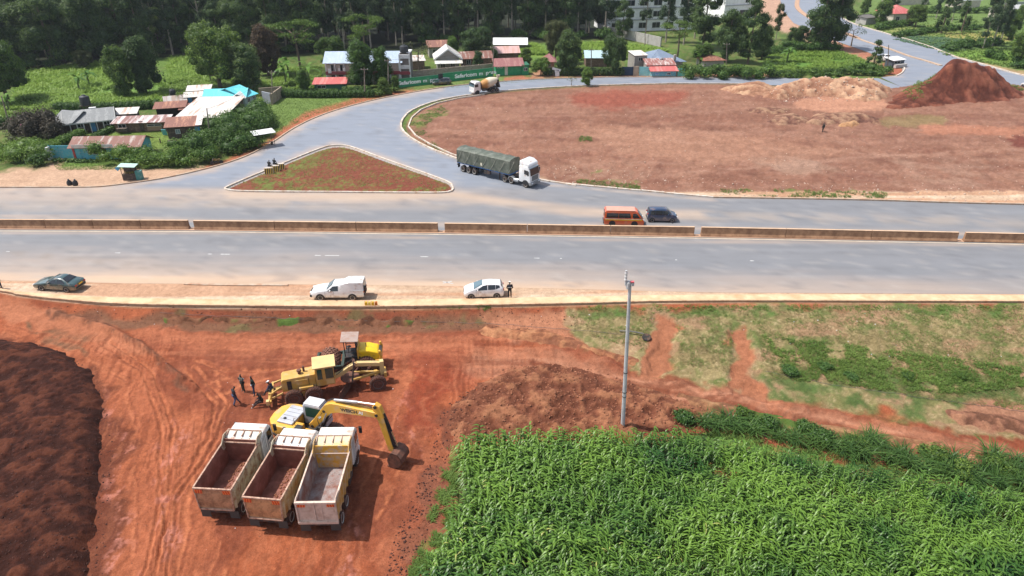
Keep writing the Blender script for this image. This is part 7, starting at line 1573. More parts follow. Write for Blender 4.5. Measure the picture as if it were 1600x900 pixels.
def gen_banana(seed):
    rr = random.Random(seed); V = []; F = []; T = []
    for k in range(11):
        a = rr.uniform(0, 6.28); L = rr.uniform(1.6, 2.6); up = rr.uniform(.5, 1.3); w_ = rr.uniform(.22, .33); z0 = rr.uniform(1.5, 2.3); b0 = len(V)
        for i in range(7):
            t = i / 6; r_ = L * t * math.cos(up * (1 - t * .2)); z = z0 + L * (math.sin(up) * t - .75 * t * t); ww = w_ * math.sin(PI * min(1, t * .9 + .08)); n = Vector((-math.sin(a), math.cos(a), 0))
            for s in (-1, 1): p = Vector((r_ * math.cos(a), r_ * math.sin(a), z)) + n * s * ww; V.append(tuple(p))
        for i in range(6): F.append((b0 + 2 * i, b0 + 2 * i + 1, b0 + 2 * i + 3, b0 + 2 * i + 2)); T.append(rr.random() * .85)
    f = npmesh('crown', V, F, L_BAN, attrs=[('tint', 'FACE', 'FLOAT', T)]); t = MB().tube([(0, 0, -.3), (0.05, 0, 1.2), (0, 0, 2.2)], .16, 8, .09).build('trunk', M('banana_stem', (.12, .16, .05), .7)); C.objects.unlink(f); C.objects.unlink(t); return f.data, t.data
TM = {k: [gen_tree(k, 40 + i * 7 + len(k)) for i in range(n)] for k, n in (('euc', 4), ('forest', 4), ('broad', 2), ('oval', 2), ('conic', 2), ('flat', 2), ('sparse', 2), ('bush', 3))}
TM['banana'] = [gen_banana(i) for i in range(3)]
tv = [0]
def tree(kind, px, py, s=1.0, label='', name='tree', group=None, mat=None, sz=None, loc=None, cat='tree', v=None):
    q = loc or G(px, py); tv[0] += 1; d = TM[kind][(tv[0] if v is None else v) % len(TM[kind])]
    root = empty(name, q, random.uniform(0, 6.28), label, cat, group); root.scale = (s, s, sz or s)
    for nm, me in (('crown', d[0]), ('trunk', d[1])):
        o = bpy.data.objects.new(nm, me); C.objects.link(o); o.parent = root
        if nm == 'crown' and mat:
            o.material_slots[0].link = 'OBJECT'; o.material_slots[0].material = mat
    return root
# ---- the wood along the top
rr = random.Random(11)
def edge(x): return float(np.interp(x, [-200, 0, 100, 190, 300, 430, 560, 700, 800, 900, 960], [118, 112, 104, 92, 86, 86, 76, 66, 62, 60, 56]))
LM = [(-60, 'beyond the left edge'), (30, 'above the round left tree'), (120, 'above the left maize'), (210, 'above the dark rounded tree'), (300, 'left of the large leafy tree'), (370, 'above the large leafy tree'), (470, 'above the flat acacia'), (560, 'above the apartments'), (650, 'above the stair tower'), (720, 'above the gabled house'), (800, 'behind the white barn'), (880, 'behind the pale topped tree'), (945, 'left of the white office')]
for row in range(5):
    x = -120 + row * 9
    while x < (960 if row < 3 else 900):
        y0 = edge(x) - 2; q = G(x, y0); Y = q.y + row * 8 + rr.uniform(-2, 2); X = q.x * (Y / q.y) + rr.uniform(-1.5, 1.5)
        kind = 'euc' if rr.random() < (.62 if x > 480 else .4 if x > 230 else .15) else 'forest'
        at_ = LM[int(np.argmin([abs(x - q_[0]) for q_ in LM]))][1]; lab = ('tall bare trunked eucalyptus, ' if kind == 'euc' else 'tall dense dark tree, ') + ['front row', 'second row', 'third row', 'fourth row', 'rear row'][row] + ' of the wood ' + at_
        tree(kind, 0, 0, rr.uniform(.8, 1.12), lab, {'euc': 'eucalyptus_tree', 'forest': 'forest_tree'}[kind], 'trees of the wood along the top', loc=Vector((X, Y, float(H(X, Y)))))
        x += rr.uniform(20, 34)
for k in range(34):
    x = rr.uniform(-100, 950); q = G(x, edge(x) + rr.uniform(-2, 3)); tree('bush', 0, 0, rr.uniform(1.2, 2.4), 'dark undergrowth bush at the foot of the wood', 'bush', 'bushes at the edge of the wood', loc=q, cat='bush')
# ---- trees in front of it, each on its own
for a in [('broad', 14, 160, 1.15, 'big bright sided round tree at the left edge above the bushes', 'broadleaf_tree', None, 1.35), ('oval', 195, 152, .95, 'slender tall tree with trunk showing, left of the round pair', 'broadleaf_tree', L_MID, 1.15), ('oval', 228, 146, 1.35, 'dense dark rounded tree in the green fields left of centre', 'broadleaf_tree', None, 1.2),
          ('broad', 133, 108, .5, 'small pale grey green round tree in the maize field', 'small_tree', L_OLIVE, None), ('forest', 185, 90, .72, 'brownish olive tree at the edge of the wood', 'broadleaf_tree', L_OLIVE, None), ('forest', 252, 82, .72, 'rounded green tree before the wood', 'broadleaf_tree', L_MID, None),
          ('broad', 345, 140, 1.35, 'large leafy tree behind the turquoise roofs', 'broadleaf_tree', L_MID, 1.5), ('oval', 388, 142, 1.35, 'dark tree right of the large leafy tree', 'broadleaf_tree', None, 1.1), ('oval', 420, 118, 1.25, 'dark reddish brown tree in front of the wood', 'broadleaf_tree', L_REDT, 1.2),
          ('flat', 470, 112, 1.05, 'wide flat topped acacia with layered pale foliage', 'acacia_tree', None, 1.25), ('flat', 572, 100, .9, 'layered acacia above the apartment roof', 'acacia_tree', None, 1.25), ('broad', 520, 104, .8, 'bright bushy tree left above the apartments', 'broadleaf_tree', L_MID, None),
          ('oval', 566, 137, 1.15, 'big dark tree in front of the apartment house', 'broadleaf_tree', L_HEDGE, 1.05), ('oval', 599, 136, .8, 'narrower dark tree in front of the apartment house', 'broadleaf_tree', L_HEDGE, .95), ('sparse', 655, 118, 1.25, 'leafless looking spreading tree by the stair tower', 'bare_tree', None, None),
          ('oval', 708, 96, .55, 'round light green tree beside the brown roofed house', 'small_tree', L_BR, .7), ('broad', 745, 96, 1.05, 'wide dark green tree behind the rust striped house', 'broadleaf_tree', L_DARK, .95), ('oval', 747, 112, .5, 'small upright dark tree before the rust striped roof', 'small_tree', None, .55), ('oval', 772, 100, .4, 'small dark tree at the power pole', 'small_tree', None, None),
          ('broad', 868, 98, .75, 'pale topped tree behind the maroon hut', 'broadleaf_tree', L_OLIVE, 1.15), ('oval', 888, 116, 1.15, 'dense dark tree left of the pole in the hedge', 'broadleaf_tree', None, 1.05), ('oval', 822, 104, .5, 'small round tree right of the pink roof', 'small_tree', L_MID, None), ('broad', 957, 116, .72, 'dark round tree standing behind the hedge', 'broadleaf_tree', L_DARK, 1.0),
          ('forest', 972, 62, .62, 'dark tree in front of the white office building', 'broadleaf_tree', None, None), ('euc', 1008, 58, .85, 'tall tree hiding the middle of the white office building', 'eucalyptus_tree', None, None), ('euc', 1040, 66, .9, 'tall tree before the right half of the white office building', 'eucalyptus_tree', None, None), ('euc', 1068, 70, .95, 'tall dark tree at the right end of the white office building', 'eucalyptus_tree', None, None),
          ('forest', 1098, 76, 1.0, 'tall dense tree left of the white villa', 'broadleaf_tree', None, None), ('euc', 1085, 60, .95, 'tall feathery tree behind the slate roof', 'eucalyptus_tree', None, None), ('flat', 1058, 92, .85, 'layered flat tree behind the slate blue roof', 'acacia_tree', None, 1.0), ('forest', 1135, 96, .85, 'dark tall tree behind the hedge and brown roof', 'broadleaf_tree', None, None),
          ('forest', 1168, 100, .85, 'dark tree right of the brown roofed house', 'broadleaf_tree', None, None), ('broad', 1098, 102, .6, 'round bright tree left of the brown roofed house', 'small_tree', L_MID, None), ('forest', 1150, 80, .6, 'green tree in front of the white villa', 'broadleaf_tree', L_MID, None), ('oval', 1190, 92, .9, 'dark rounded tree by the tall right hedge', 'broadleaf_tree', None, None), ('euc', 1212, 62, .55, 'thin pale tree beside the upper highway', 'eucalyptus_tree', L_OLIVE, None),
          ('forest', 1278, 78, 1.12, 'very dark big tree overlapping the upper highway', 'broadleaf_tree', None, None), ('forest', 1302, 76, 1.0, 'dark big tree right beside the other, at the upper highway', 'broadleaf_tree', None, 1.1), ('sparse', 1330, 72, 1.0, 'low dark spreading tree by the upper highway', 'small_tree', L_DARK, None), ('conic', 1363, 108, 1.05, 'dark conical tree overgrown with creepers at the junction', 'conifer', None, .62), ('broad', 1245, 76, .7, 'dark bushy tree left of the very dark tree', 'broadleaf_tree', L_DARK, None),
          ('oval', 1376, 40, .95, 'green tree left of the pink red roof', 'broadleaf_tree', L_MID, None), ('broad', 1430, 42, .75, 'round dark tree right of the pink red roof', 'broadleaf_tree', L_MID, .8), ('oval', 1421, 40, .7, 'reddish tree beside the pink red roof', 'broadleaf_tree', L_REDT, None), ('conic', 1470, 52, 1.15, 'left cypress standing on the field', 'cypress', None, None), ('conic', 1502, 50, 1.1, 'right cypress standing on the field', 'cypress', None, None),
          ('euc', 1487, 34, .62, 'open eucalyptus behind the cypresses', 'eucalyptus_tree', None, None), ('euc', 1462, 30, .7, 'open eucalyptus above the fields', 'eucalyptus_tree', None, None), ('euc', 1440, 26, .65, 'thin eucalyptus behind the red roofed house', 'eucalyptus_tree', None, None), ('euc', 1535, 76, .75, 'left one of three thin trunked trees in the field', 'eucalyptus_tree', None, None), ('euc', 1550, 72, .75, 'middle one of three thin trunked trees in the field', 'eucalyptus_tree', None, None), ('euc', 1562, 68, .72, 'right one of three thin trunked trees in the field', 'eucalyptus_tree', None, None),
          ('oval', 1575, 62, .9, 'dark round tree at the right edge of the fields', 'broadleaf_tree', L_MID, None), ('broad', 1594, 96, .8, 'bushy tree at the far right edge', 'broadleaf_tree', L_MID, None), ('oval', 1556, 46, .8, 'green tree behind the thin trunked trees', 'broadleaf_tree', L_MID, None), ('broad', 1390, 16, .7, 'far green tree left of the pink red house', 'broadleaf_tree', L_MID, None), ('broad', 1596, 36, .7, 'far green tree at the upper right corner', 'broadleaf_tree', L_MID, None), ('oval', 1350, 22, .7, 'far small tree above the grey shed', 'broadleaf_tree', L_MID, None),
          ('oval', 917, 134, .48, 'small round green tree planted on the roundabout edge', 'young_tree', L_BR, .42), ('sparse', 893, 135, .38, 'tiny sparse dark sapling left of the small round tree', 'sapling', L_DARK, None), ('sparse', 288, 165, .5, 'thin tree in the homestead yard', 'small_tree', L_MID, None), ('oval', 600, 148, .4, 'leafy shrub tree at the foot of the hedge pole', 'small_tree', L_MID, .4), ('oval', 618, 143, .36, 'bushy tree at the left end of the painted wall', 'small_tree', L_MID, .35), ('oval', 476, 146, .5, 'dark bushy tree at the left end of the clipped hedge', 'small_tree', L_HEDGE, .55), ('broad', 845, 118, .5, 'light green rounded bush tree by the maroon hut', 'small_tree', L_BR, .45)]:
    k, x, y, s, lab, nm, mt, sz = a; tree(k, x, y, s, lab, nm, mat=mt, sz=sz)
bl = [(15, 175, 1.0, 'left edge'), (125, 142, 1.2, 'middle of the left field'), (140, 135, 1.1, 'left field by the dark shrub'), (330, 128, 1.0, 'foot of the large leafy tree'), (447, 132, 1.4, 'slope left of the red shed'), (452, 122, 1.5, 'slope above the red shed'), (484, 130, 1.4, 'slope directly left of the red shed'), (395, 130, 1.0, 'brick yard'), (666, 66, 1.2, 'wood edge above the gabled house'), (725, 62, 1.1, 'wood edge above the wide dark tree'), (1092, 104, 1.1, 'tall hedge near the slate roof'), (1229, 98, 1.2, 'green plot behind the tan mound'), (1590, 82, 1.5, 'far right field edge'), (1598, 92, 1.5, 'far right corner of the fields')]
for x, y, s, w_ in bl: tree('banana', x, y, s * 1.15, 'banana plant with broad arching leaves at the ' + w_, 'banana_plant', 'banana plants', cat='banana plant')
# ---- hedges and bushes along lines
def hedge(name, label, line, wd, h_, mat=L_HEDGE, sp=None, dens=22, ls=.13, seed=1, rnd=.15, cat='hedge', clip=False):
    P = [G(*p) for p in line]; cl = []; r_ = random.Random(seed); o0 = P[0]; sp = sp or wd * .45
    for a, b in zip(P[:-1], P[1:]):
        n = max(1, int((b - a).length / sp)); d = (b - a).normalized() if (b - a).length else Vector((1, 0, 0)); nn = Vector((-d.y, d.x, 0))
        for k in range(n + 1):
            p = a + (b - a) * (k / n)
            if clip:
                for j in (-1, 0, 1):
                    for zz in (.3, .62): cl.append((tuple(p + nn * wd * .28 * j - o0 + Vector((0, 0, h_ * zz))), (sp * .75, wd * .27, h_ * .36)))
            else:
                for j in range(3):
                    u = r_.uniform(-.5, .5); zz = (1 - abs(u) * .9) * r_.uniform(.35, .8); cl.append((tuple(p + nn * wd * u + d * r_.uniform(-.5, .5) * sp - o0 + Vector((0, 0, h_ * zz * .85))), (sp * r_.uniform(.5, .9), wd * r_.uniform(.25, .42), h_ * r_.uniform(.22, .38))))
    o = foliage(name, cl, dens, ls, mat, seed, None, low=-.9, core=True, jit=.6); o.location = o0; return tag(o, label, cat)
hedge('clipped_hedge', 'long clipped hedge in front of the red roofed shed', [(437, 151), (500, 152), (583, 151)], 2.0, 1.5, seed=2, clip=True, ls=.12)
hedge('clipped_hedge', 'low rounded hedge in front of the apartment trees', [(540, 144), (575, 143)], 2.2, 1.2, seed=3, clip=True); hedge('clipped_hedge', 'low hedge strip before the red roofed shed', [(440, 145), (526, 145)], 1.2, .9, seed=4, clip=True)
hedge('field_hedge', 'dark hedge running behind the grey roofed house', [(92, 172), (160, 173), (245, 168)], 2.6, 1.6, seed=5, clip=True)
hedge('overgrown_hedge', 'thick overgrown green hedge along the road in front of the homestead', [(156, 250), (215, 255), (270, 258), (320, 250)], 4.4, 3.3, L_BR, seed=6, dens=24, ls=.12)
hedge('overgrown_bushes', 'dark tall bushes behind the road between hut and bus shelter', [(318, 246), (350, 236), (375, 228), (396, 214)], 6.2, 4.6, L_HEDGE, seed=7, dens=20, ls=.13); hedge('overgrown_bushes', 'upper part of the tall bushes beside the pale roof', [(345, 224), (370, 205), (398, 195), (418, 184)], 7.5, 4.8, L_HEDGE, seed=8, dens=20, ls=.13)
hedge('overgrown_bushes', 'bushes topped with light leaves beside the timber hut', [(283, 240), (322, 238)], 4.6, 3.6, L_BR, seed=9, dens=24, ls=.12)
hedge('overgrown_bushes', 'big leafy bush mass at the left edge of the road', [(-20, 250), (30, 250), (66, 246)], 7.0, 4.2, L_BR, seed=10, dens=20, ls=.13); hedge('dark_shrub', 'dark shrub at the left end of the turquoise fence', [(58, 256), (76, 256)], 3.0, 2.4, L_HEDGE, seed=11, dens=18)
hedge('bougainvillea', 'large purple brown flowering bush left of the grey house', [(50, 213), (72, 213), (96, 211)], 6.5, 6.0, L_PURP, sp=2.2, seed=12, dens=15, ls=.16, cat='bush'); hedge('low_shrubs', 'grey green scrub below the flowering bush', [(25, 222), (70, 224)], 3, 2.0, L_OLIVE, seed=13, dens=12, cat='bush')
hedge('clipped_hedge', 'bright clipped hedge slanting below the grey house', [(82, 232), (128, 212)], 1.8, 1.3, L_BR, seed=14, clip=True); hedge('clipped_hedge', 'short clipped hedge along the homestead lawn', [(148, 218), (180, 202)], 1.1, 1.0, L_HEDGE, seed=15, clip=True); hedge('field_hedge', 'clipped hedge at the left edge behind the flowering bush', [(-30, 205), (28, 196)], 2.2, 2.0, L_HEDGE, seed=16, clip=True)
hedge('low_hedge', 'low ground hedge under the turquoise fence', [(84, 252), (150, 253)], 1.0, .6, L_HEDGE, seed=17)
hedge('roadside_shrubs', 'shrubs between hedge and painted wall at the road', [(588, 150), (616, 144)], 2.6, 1.8, L_MID, seed=18, dens=16, cat='bush'); hedge('dark_hedge', 'long dark clipped hedge beyond the far road', [(852, 117.5), (970, 117.5)], 2.4, 1.9, L_DARK, seed=19, clip=True, dens=14, ls=.16)
hedge('tall_hedge', 'tall dense dark green hedge along the far road at right', [(1066, 121), (1130, 121.5), (1200, 121)], 4.5, 3.9, L_HEDGE, seed=20, dens=11, ls=.2)
hedge('shrub_row', 'shrubs behind the tan mound', [(1200, 120), (1290, 118), (1370, 116)], 3.5, 2.0, L_MID, seed=21, dens=11, ls=.2, cat='bush'); hedge('shrub_row', 'overgrown creepers around the conical tree', [(1340, 112), (1380, 113)], 4.5, 2.6, L_HEDGE, seed=22, dens=11, ls=.2, cat='bush')
hedge('shrub_row', 'dark shrubs below the very dark trees', [(1190, 84), (1240, 80), (1300, 78)], 5, 3.2, L_HEDGE, seed=23, dens=9, ls=.22, cat='bush')
for k, (L, w_, h_, lab) in enumerate((([(1372, 46), (1420, 38)], 3.5, 2.6, 'dark clipped hedge at the pink red house'), ([(1400, 58), (1470, 48), (1530, 46)], 3, 2.2, 'dark hedge line across the right field'), ([(1478, 78), (1550, 70)], 4, 2.8, 'dark hedge before the three thin trees'), ([(1540, 90), (1600, 96)], 4.5, 3.0, 'shrubs at the right end of the fields'), ([(1585, 106), (1640, 110)], 3.5, 2.2, 'round bush at the right edge by the upper highway'), ([(1440, 20), (1540, 20)], 4, 3, 'far hedge line near the top right'))):
    hedge('field_hedge', lab, L, w_, h_, L_HEDGE, seed=30 + k, dens=7, ls=.26)
for x, y, s, lab in ((1070, 658, .9, 'low green bush right of the tall pole'), (1160, 652, .9, 'leafy bush at the left of the tall grass strip'), (1195, 668, 1.0, 'leafy bush in the tall grass strip'), (1258, 672, .8, 'upright weed bush in the tall grass strip'), (1285, 690, 1.0, 'leafy bush behind the maize near the middle right'), (1340, 700, .9, 'leafy bush between grass clumps'), (1460, 715, 1.0, 'leafy bush at the right of the tall grass'), (1500, 740, 1.1, 'dark bush before the right grass clumps'), (1560, 735, 1.0, 'leafy bush at the right edge of the strip'),
                     (1235, 582, .9, 'dark weed bush on the bank under the second scar'), (1290, 575, .8, 'weed bush in the middle of the bank'), (1330, 590, .7, 'weed bush at the foot of the bank'), (1420, 590, .7, 'weed bush on the lower right bank'), (1500, 590, .7, 'weed bush near the right end of the bank')):
    f_ = .85 if y > 640 else .5; tree('bush', x, y, s * f_ * (1 if y > 640 else 1.5), lab, 'bush', mat=L_NAP if x % 20 else L_MID, cat='bush', sz=s * f_ * .8)
# ---- tall grass clumps on the strip behind the maize
def blades(n, r_, L, w_, spread, cen, arch=1.0, seg=4):
    a = r_.random(n) * 6.28; Ls = L * (.6 + .6 * r_.random(n)); up = .9 + .5 * r_.random(n); q = spread * r_.random(n) ** .5; b = r_.random(n) * 6.28
    bx0 = cen[:, 0] + q * np.cos(b); by0 = cen[:, 1] + q * np.sin(b); V = np.zeros((n, seg + 1, 2, 3)); pn = np.stack([-np.sin(a), np.cos(a)], -1)
    for i in range(seg + 1):
        t = i / seg; rad = Ls * (np.cos(up) * t + .32 * arch * t * t); z = Ls * (np.sin(up) * t - .42 * arch * t ** 2.2); ww = w_ * (1 - .92 * t ** 1.5) * (.5 + t if t < .5 else 1)
        for s, sg in ((0, -1), (1, 1)): V[:, i, s, 0] = bx0 + rad * np.cos(a) + sg * ww * pn[:, 0]; V[:, i, s, 1] = by0 + rad * np.sin(a) + sg * ww * pn[:, 1]; V[:, i, s, 2] = cen[:, 2] + z
    idx = np.arange(n)[:, None] * (2 * (seg + 1)); F = np.concatenate([np.stack([idx[:, 0] + 2 * i, idx[:, 0] + 2 * i + 1, idx[:, 0] + 2 * i + 3, idx[:, 0] + 2 * i + 2], -1) for i in range(seg)])
    T = np.tile(np.clip(r_.random(n), 0, .88), seg); return V.reshape(-1, 3), F, T
npr = np.random.default_rng(5); nap = []
for k in range(4): V, F_, T = blades(110, npr, 1.7, .042, .5, np.zeros((110, 3)), 1.2, 5); nm = npmesh('tall_grass_clump', V, F_, L_NAP, attrs=[('tint', 'FACE', 'FLOAT', T)]); C.objects.unlink(nm); nap.append(nm.data)
for k, (x, y) in enumerate([(1140, 662), (1150, 672), (1175, 676), (1215, 684), (1240, 690), (1300, 700), (1320, 706), (1345, 712), (1370, 700), (1385, 720), (1405, 712), (1420, 728), (1440, 735), (1455, 722), (1475, 742), (1490, 728), (1525, 752), (1540, 736), (1560, 758), (1580, 742), (1598, 760), (1612, 748), (1330, 695), (1270, 694), (1505, 745), (1360, 690), (1100, 664), (1120, 668), (1550, 722), (1590, 726)]):
    o = bpy.data.objects.new('tall_grass_clump', nap[k % 4]); C.objects.link(o); o.location = G(x, y); o.rotation_euler = (0, 0, k * 1.3); s = random.uniform(.8, 1.25); o.scale = (s, s, s)
    tag(o, 'arching tall grass clump in the strip behind the maize', 'grass clump', 'tall grass clumps behind the maize')
# ---- maize
def maize_plant(seed):
    r_ = random.Random(seed); V = []; F = []; T = []; hh = r_.uniform(1.25, 1.7); base = r_.uniform(0, 3.1)
    for k in range(11):
        a = base + (k % 2) * PI + r_.uniform(-.5, .5); z0 = hh * (.18 + .8 * k / 10); L = r_.uniform(.5, .85) * (1 if k < 8 else .75); w_ = r_.uniform(.036, .054); up = r_.uniform(.75, 1.15); b0 = len(V); n = Vector((-math.sin(a), math.cos(a), 0)); t_ = min(.88, r_.random() * .45 + .45 * (k / 10)) if r_.random() > .03 else .97
        for i in range(6):
            t = i / 5; rad = L * (math.cos(up) * t + .35 * t * t); z = z0 + L * (math.sin(up) * t - 1.0 * t * t); ww = w_ * (math.sin(PI * (t * .8 + .18)) ** .7 if t < 1 else .08)
            for s in (-1, 1): V.append(tuple(Vector((rad * math.cos(a), rad * math.sin(a), z)) + n * s * ww))
        for i in range(5): F.append((b0 + 2 * i, b0 + 2 * i + 1, b0 + 2 * i + 3, b0 + 2 * i + 2)); T.append(t_)
    b0 = len(V)
    for z in (-.2, hh):
        for k in range(4): V.append((.018 * math.cos(k * PI / 2), .018 * math.sin(k * PI / 2), z))
    for k in range(4): F.append((b0 + k, b0 + (k + 1) % 4, b0 + 4 + (k + 1) % 4, b0 + 4 + k)); T.append(.3)
    return np.array(V), np.array(F), np.array(T)
MP = [maize_plant(i) for i in range(12)]; mdat = []
for V, F_, T in MP: o = npmesh('maize_plant', V, F_, L_MAIZE, attrs=[('tint', 'FACE', 'FLOAT', T)]); C.objects.unlink(o); mdat.append(o.data)
PM = np.array([tuple(G(*p))[:2] for p in MAIZE[:8]] + [(34, 19), (-6.0, 19), (-5.4, 27), (-3.4, 33.5)])
gx, gy = np.meshgrid(np.arange(-7, 46, .40), np.arange(20.5, 46, .35)); mr = np.random.default_rng(9); gx = gx + mr.uniform(-.16, .16, gx.shape); gy = gy + mr.uniform(-.14, .14, gy.shape); gx = gx.ravel(); gy = gy.ravel()
k = (sdist(gx, gy, PM) > mr.uniform(-.1, .5, gx.shape)) & (fbm(gx * .6, gy * .6, 5, 3) + mr.random(gx.shape) * .25 > .33); gx, gy = gx[k], gy[k]
gz = H(gx, gy) + relief(gx, gy); px, py = toP(gx, gy, gz + 1.2); inv_ = (px > -20) & (px < 1660) & (py < 960); gx, gy, gz, px, py = gx[inv_], gy[inv_], gz[inv_], px[inv_], py[inv_]
vis = (px > 0) & (px < 1600) & (py < 890); dist = np.hypot(gx, gy) + np.where(vis, 0, 1e3); order = np.argsort(dist); hv = fbm(gx * .22, gy * .22, 44, 3)
scl = .62 + .75 * hv + mr.uniform(-.16, .16, gx.shape); rot = mr.random(gx.shape) * 6.28
for i in order[:300]:
    o = bpy.data.objects.new('maize_plant', mdat[i % 12]); C.objects.link(o); o.location = (gx[i], gy[i], gz[i]); o.rotation_euler = (mr.normal() * .06, mr.normal() * .06, rot[i]); o.scale = (scl[i],) * 3
    tag(o, 'leafy green maize plant in the nearest rows of the field', 'maize plant', 'maize plants in the nearest rows')
Vs, Fs, Ts, off = [], [], [], 0
for i in order[300:]:
    V, F_, T = MP[i % 12]; c, s = math.cos(rot[i]) * scl[i], math.sin(rot[i]) * scl[i]
    Vs.append(np.stack([V[:, 0] * c - V[:, 1] * s + gx[i], V[:, 0] * s + V[:, 1] * c + gy[i], V[:, 2] * scl[i] + gz[i]], -1)); Fs.append(F_ + off); off += len(V); Ts.append(np.clip(T * .7 + (fbm(np.array([gx[i] * .3]), np.array([gy[i] * .3]), 88, 3)[0] - .42) * 1.5, 0, .88 if mr.random() > .04 else .97))
tag(npmesh('maize_field', np.concatenate(Vs), np.concatenate(Fs), L_MAIZE, attrs=[('tint', 'FACE', 'FLOAT', np.concatenate(Ts))]), 'dense green maize field filling the lower right behind the nearest rows', 'maize field', kind='stuff')
# ---- grass and crops
def scatter(name, label, regions, n, L, w_, mat, seed, cat='grass', seg=2, arch=1.0, per=5, noi=None, mounds=False):
    r_ = np.random.default_rng(seed); C_ = []
    for poly, share in regions:
        P = in_px(poly, int(n * share), r_, mounds)
        if noi is not None: P = P[(fbm(P[:, 0] * noi[0], P[:, 1] * noi[0], seed, 3) > noi[1])]
        C_.append(P)
    P = np.concatenate(C_); P = np.repeat(P, per, 0); V, F_, T = blades(len(P), r_, L, w_, L * .4, P, arch, seg)
    tn = np.clip(fbm(P[:, 0] * .4, P[:, 1] * .4, seed + 3, 3) * .9 + .3 * r_.random(len(P)) - .1, 0, .88)
    return tag(npmesh(name, V, F_, mat, attrs=[('tint', 'FACE', 'FLOAT', np.tile(tn, seg))]), label, cat, kind='stuff')
slope = [(885, 482), (1200, 478), (1600, 478), (1600, 640), (1480, 630), (1380, 610), (1240, 594), (1206, 594), (1190, 560), (1178, 503), (1145, 503), (1143, 560), (1140, 582), (1062, 568), (1056, 500), (1040, 488), (1024, 490), (1012, 550), (960, 536), (905, 520)]
scatter('dry_grass', 'short dry yellowish grass over the roadside bank', [(slope, 1)], 12000, .2, .010, L_DRY, 1, noi=(.9, .36)); scatter('bank_grass', 'green weeds and grass patches over the roadside bank', [(slope, 1)], 8000, .22, .013, L_GRASS, 2, noi=(.8, .5))
scatter('bank_grass', 'taller green weeds on the lower right bank', [([(1190, 525), (1290, 535), (1600, 575), (1600, 605), (1500, 615), (1380, 610), (1240, 594)], 1)], 4500, .34, .03, L_GRASS, 3, noi=(.8, .42))
scatter('bank_grass', 'scrubby grass along the outer edge of the pavement', [([(250, 485), (760, 486), (780, 494), (600, 496), (260, 494)], .4), ([(900, 478), (1600, 476), (1600, 486), (900, 486)], .4)], 2600, .24, .022, L_GRASS, 4, noi=(1.2, .5))
scatter('weeds', 'green weeds at the left edge of the maize field', [([(700, 700), (716, 720), (700, 900), (640, 900), (662, 840), (684, 770)], .35), ([(1060, 660), (1130, 645), (1260, 668), (1400, 698), (1600, 722), (1600, 775), (1400, 742), (1200, 700), (1070, 676)], .5)], 3600, .42, .032, L_GRASS, 5, noi=(1.5, .47))
scatter('island_grass', 'thin grass tufts on the triangular island', [(ISL, 1)], 3400, .14, .02, L_GRASS, 6, noi=(.4, .42)); scatter('lot_weeds', 'few weeds along the edge of the roundabout lot', [([(640, 186), (690, 165), (700, 175), (660, 200), (690, 238), (650, 215)], .5), ([(900, 280), (1000, 290), (1000, 298), (900, 286)], .2), ([(1125, 296), (1385, 302), (1385, 310), (1125, 306)], .6), ([(905, 215), (925, 215), (925, 225), (905, 225)], .1)], 1500, .35, .03, L_GRASS, 7, noi=(.5, .45))
scatter('mound_weeds', 'weeds growing on the left flank of the dark red mound', [([(1405, 150), (1440, 122), (1455, 150), (1462, 160), (1420, 165)], .6), ([(1540, 118), (1565, 128), (1600, 140), (1600, 150), (1550, 135)], .4)], 900, .5, .04, L_GRASS, 8, noi=(.3, .45), mounds=True)
scatter('verge_grass', 'green grass of the road verge and yards', [([(400, 240), (405, 205), (440, 152), (620, 150), (560, 160), (480, 183), (430, 212)], .45), ([(80, 250), (160, 250), (330, 262), (240, 264), (90, 266)], .2), ([(150, 206), (270, 203), (275, 222), (240, 232), (110, 236)], .2), ([(640, 134), (900, 118), (900, 122), (640, 143)], .15)], 9000, .22, .022, L_GRASS, 9)
scatter('field_maize', 'bright green young maize covering the left field', [([(20, 116), (110, 104), (190, 96), (190, 135), (120, 150), (30, 160)], .5), ([(265, 92), (330, 88), (330, 118), (262, 135)], .25), ([(30, 150), (250, 148), (250, 166), (100, 170)], .25)], 4200, 1.7, .13, L_CROP, 10, 'crop', 3, 1.1, per=4)
scatter('field_maize', 'bright green maize behind the middle houses', [([(890, 70), (960, 66), (1045, 80), (1000, 93), (890, 95)], .7), ([(795, 72), (838, 70), (855, 86), (795, 86)], .3)], 2400, 1.6, .15, L_CROP, 11, 'crop', 3, 1.1, per=4)
scatter('rough_vegetation', 'rank green growth on the slope behind the homestead', [([(0, 165), (90, 160), (90, 185), (0, 200)], .2), ([(240, 125), (330, 122), (440, 130), (420, 150), (260, 160)], .3), ([(430, 110), (500, 105), (500, 140), (430, 140)], .3), ([(1190, 80), (1290, 74), (1350, 95), (1370, 112), (1200, 116)], .6)], 4500, 1.3, .13, L_BR, 12, 'undergrowth', 3, 1.1, per=4, noi=(.25, .36))
scatter('vegetable_rows', 'blue green vegetable rows on the right field', [([(1395, 62), (1430, 56), (1520, 62), (1530, 76), (1480, 82)], 1)], 2500, .5, .09, L_CAB, 13, 'crop', 2); scatter('far_field_grass', 'grassy fields beyond the upper highway', [([(1360, 20), (1600, 30), (1600, 110), (1480, 88), (1400, 56), (1345, 38)], 1)], 3000, .7, .12, L_GRASS, 14, noi=(.2, .42))
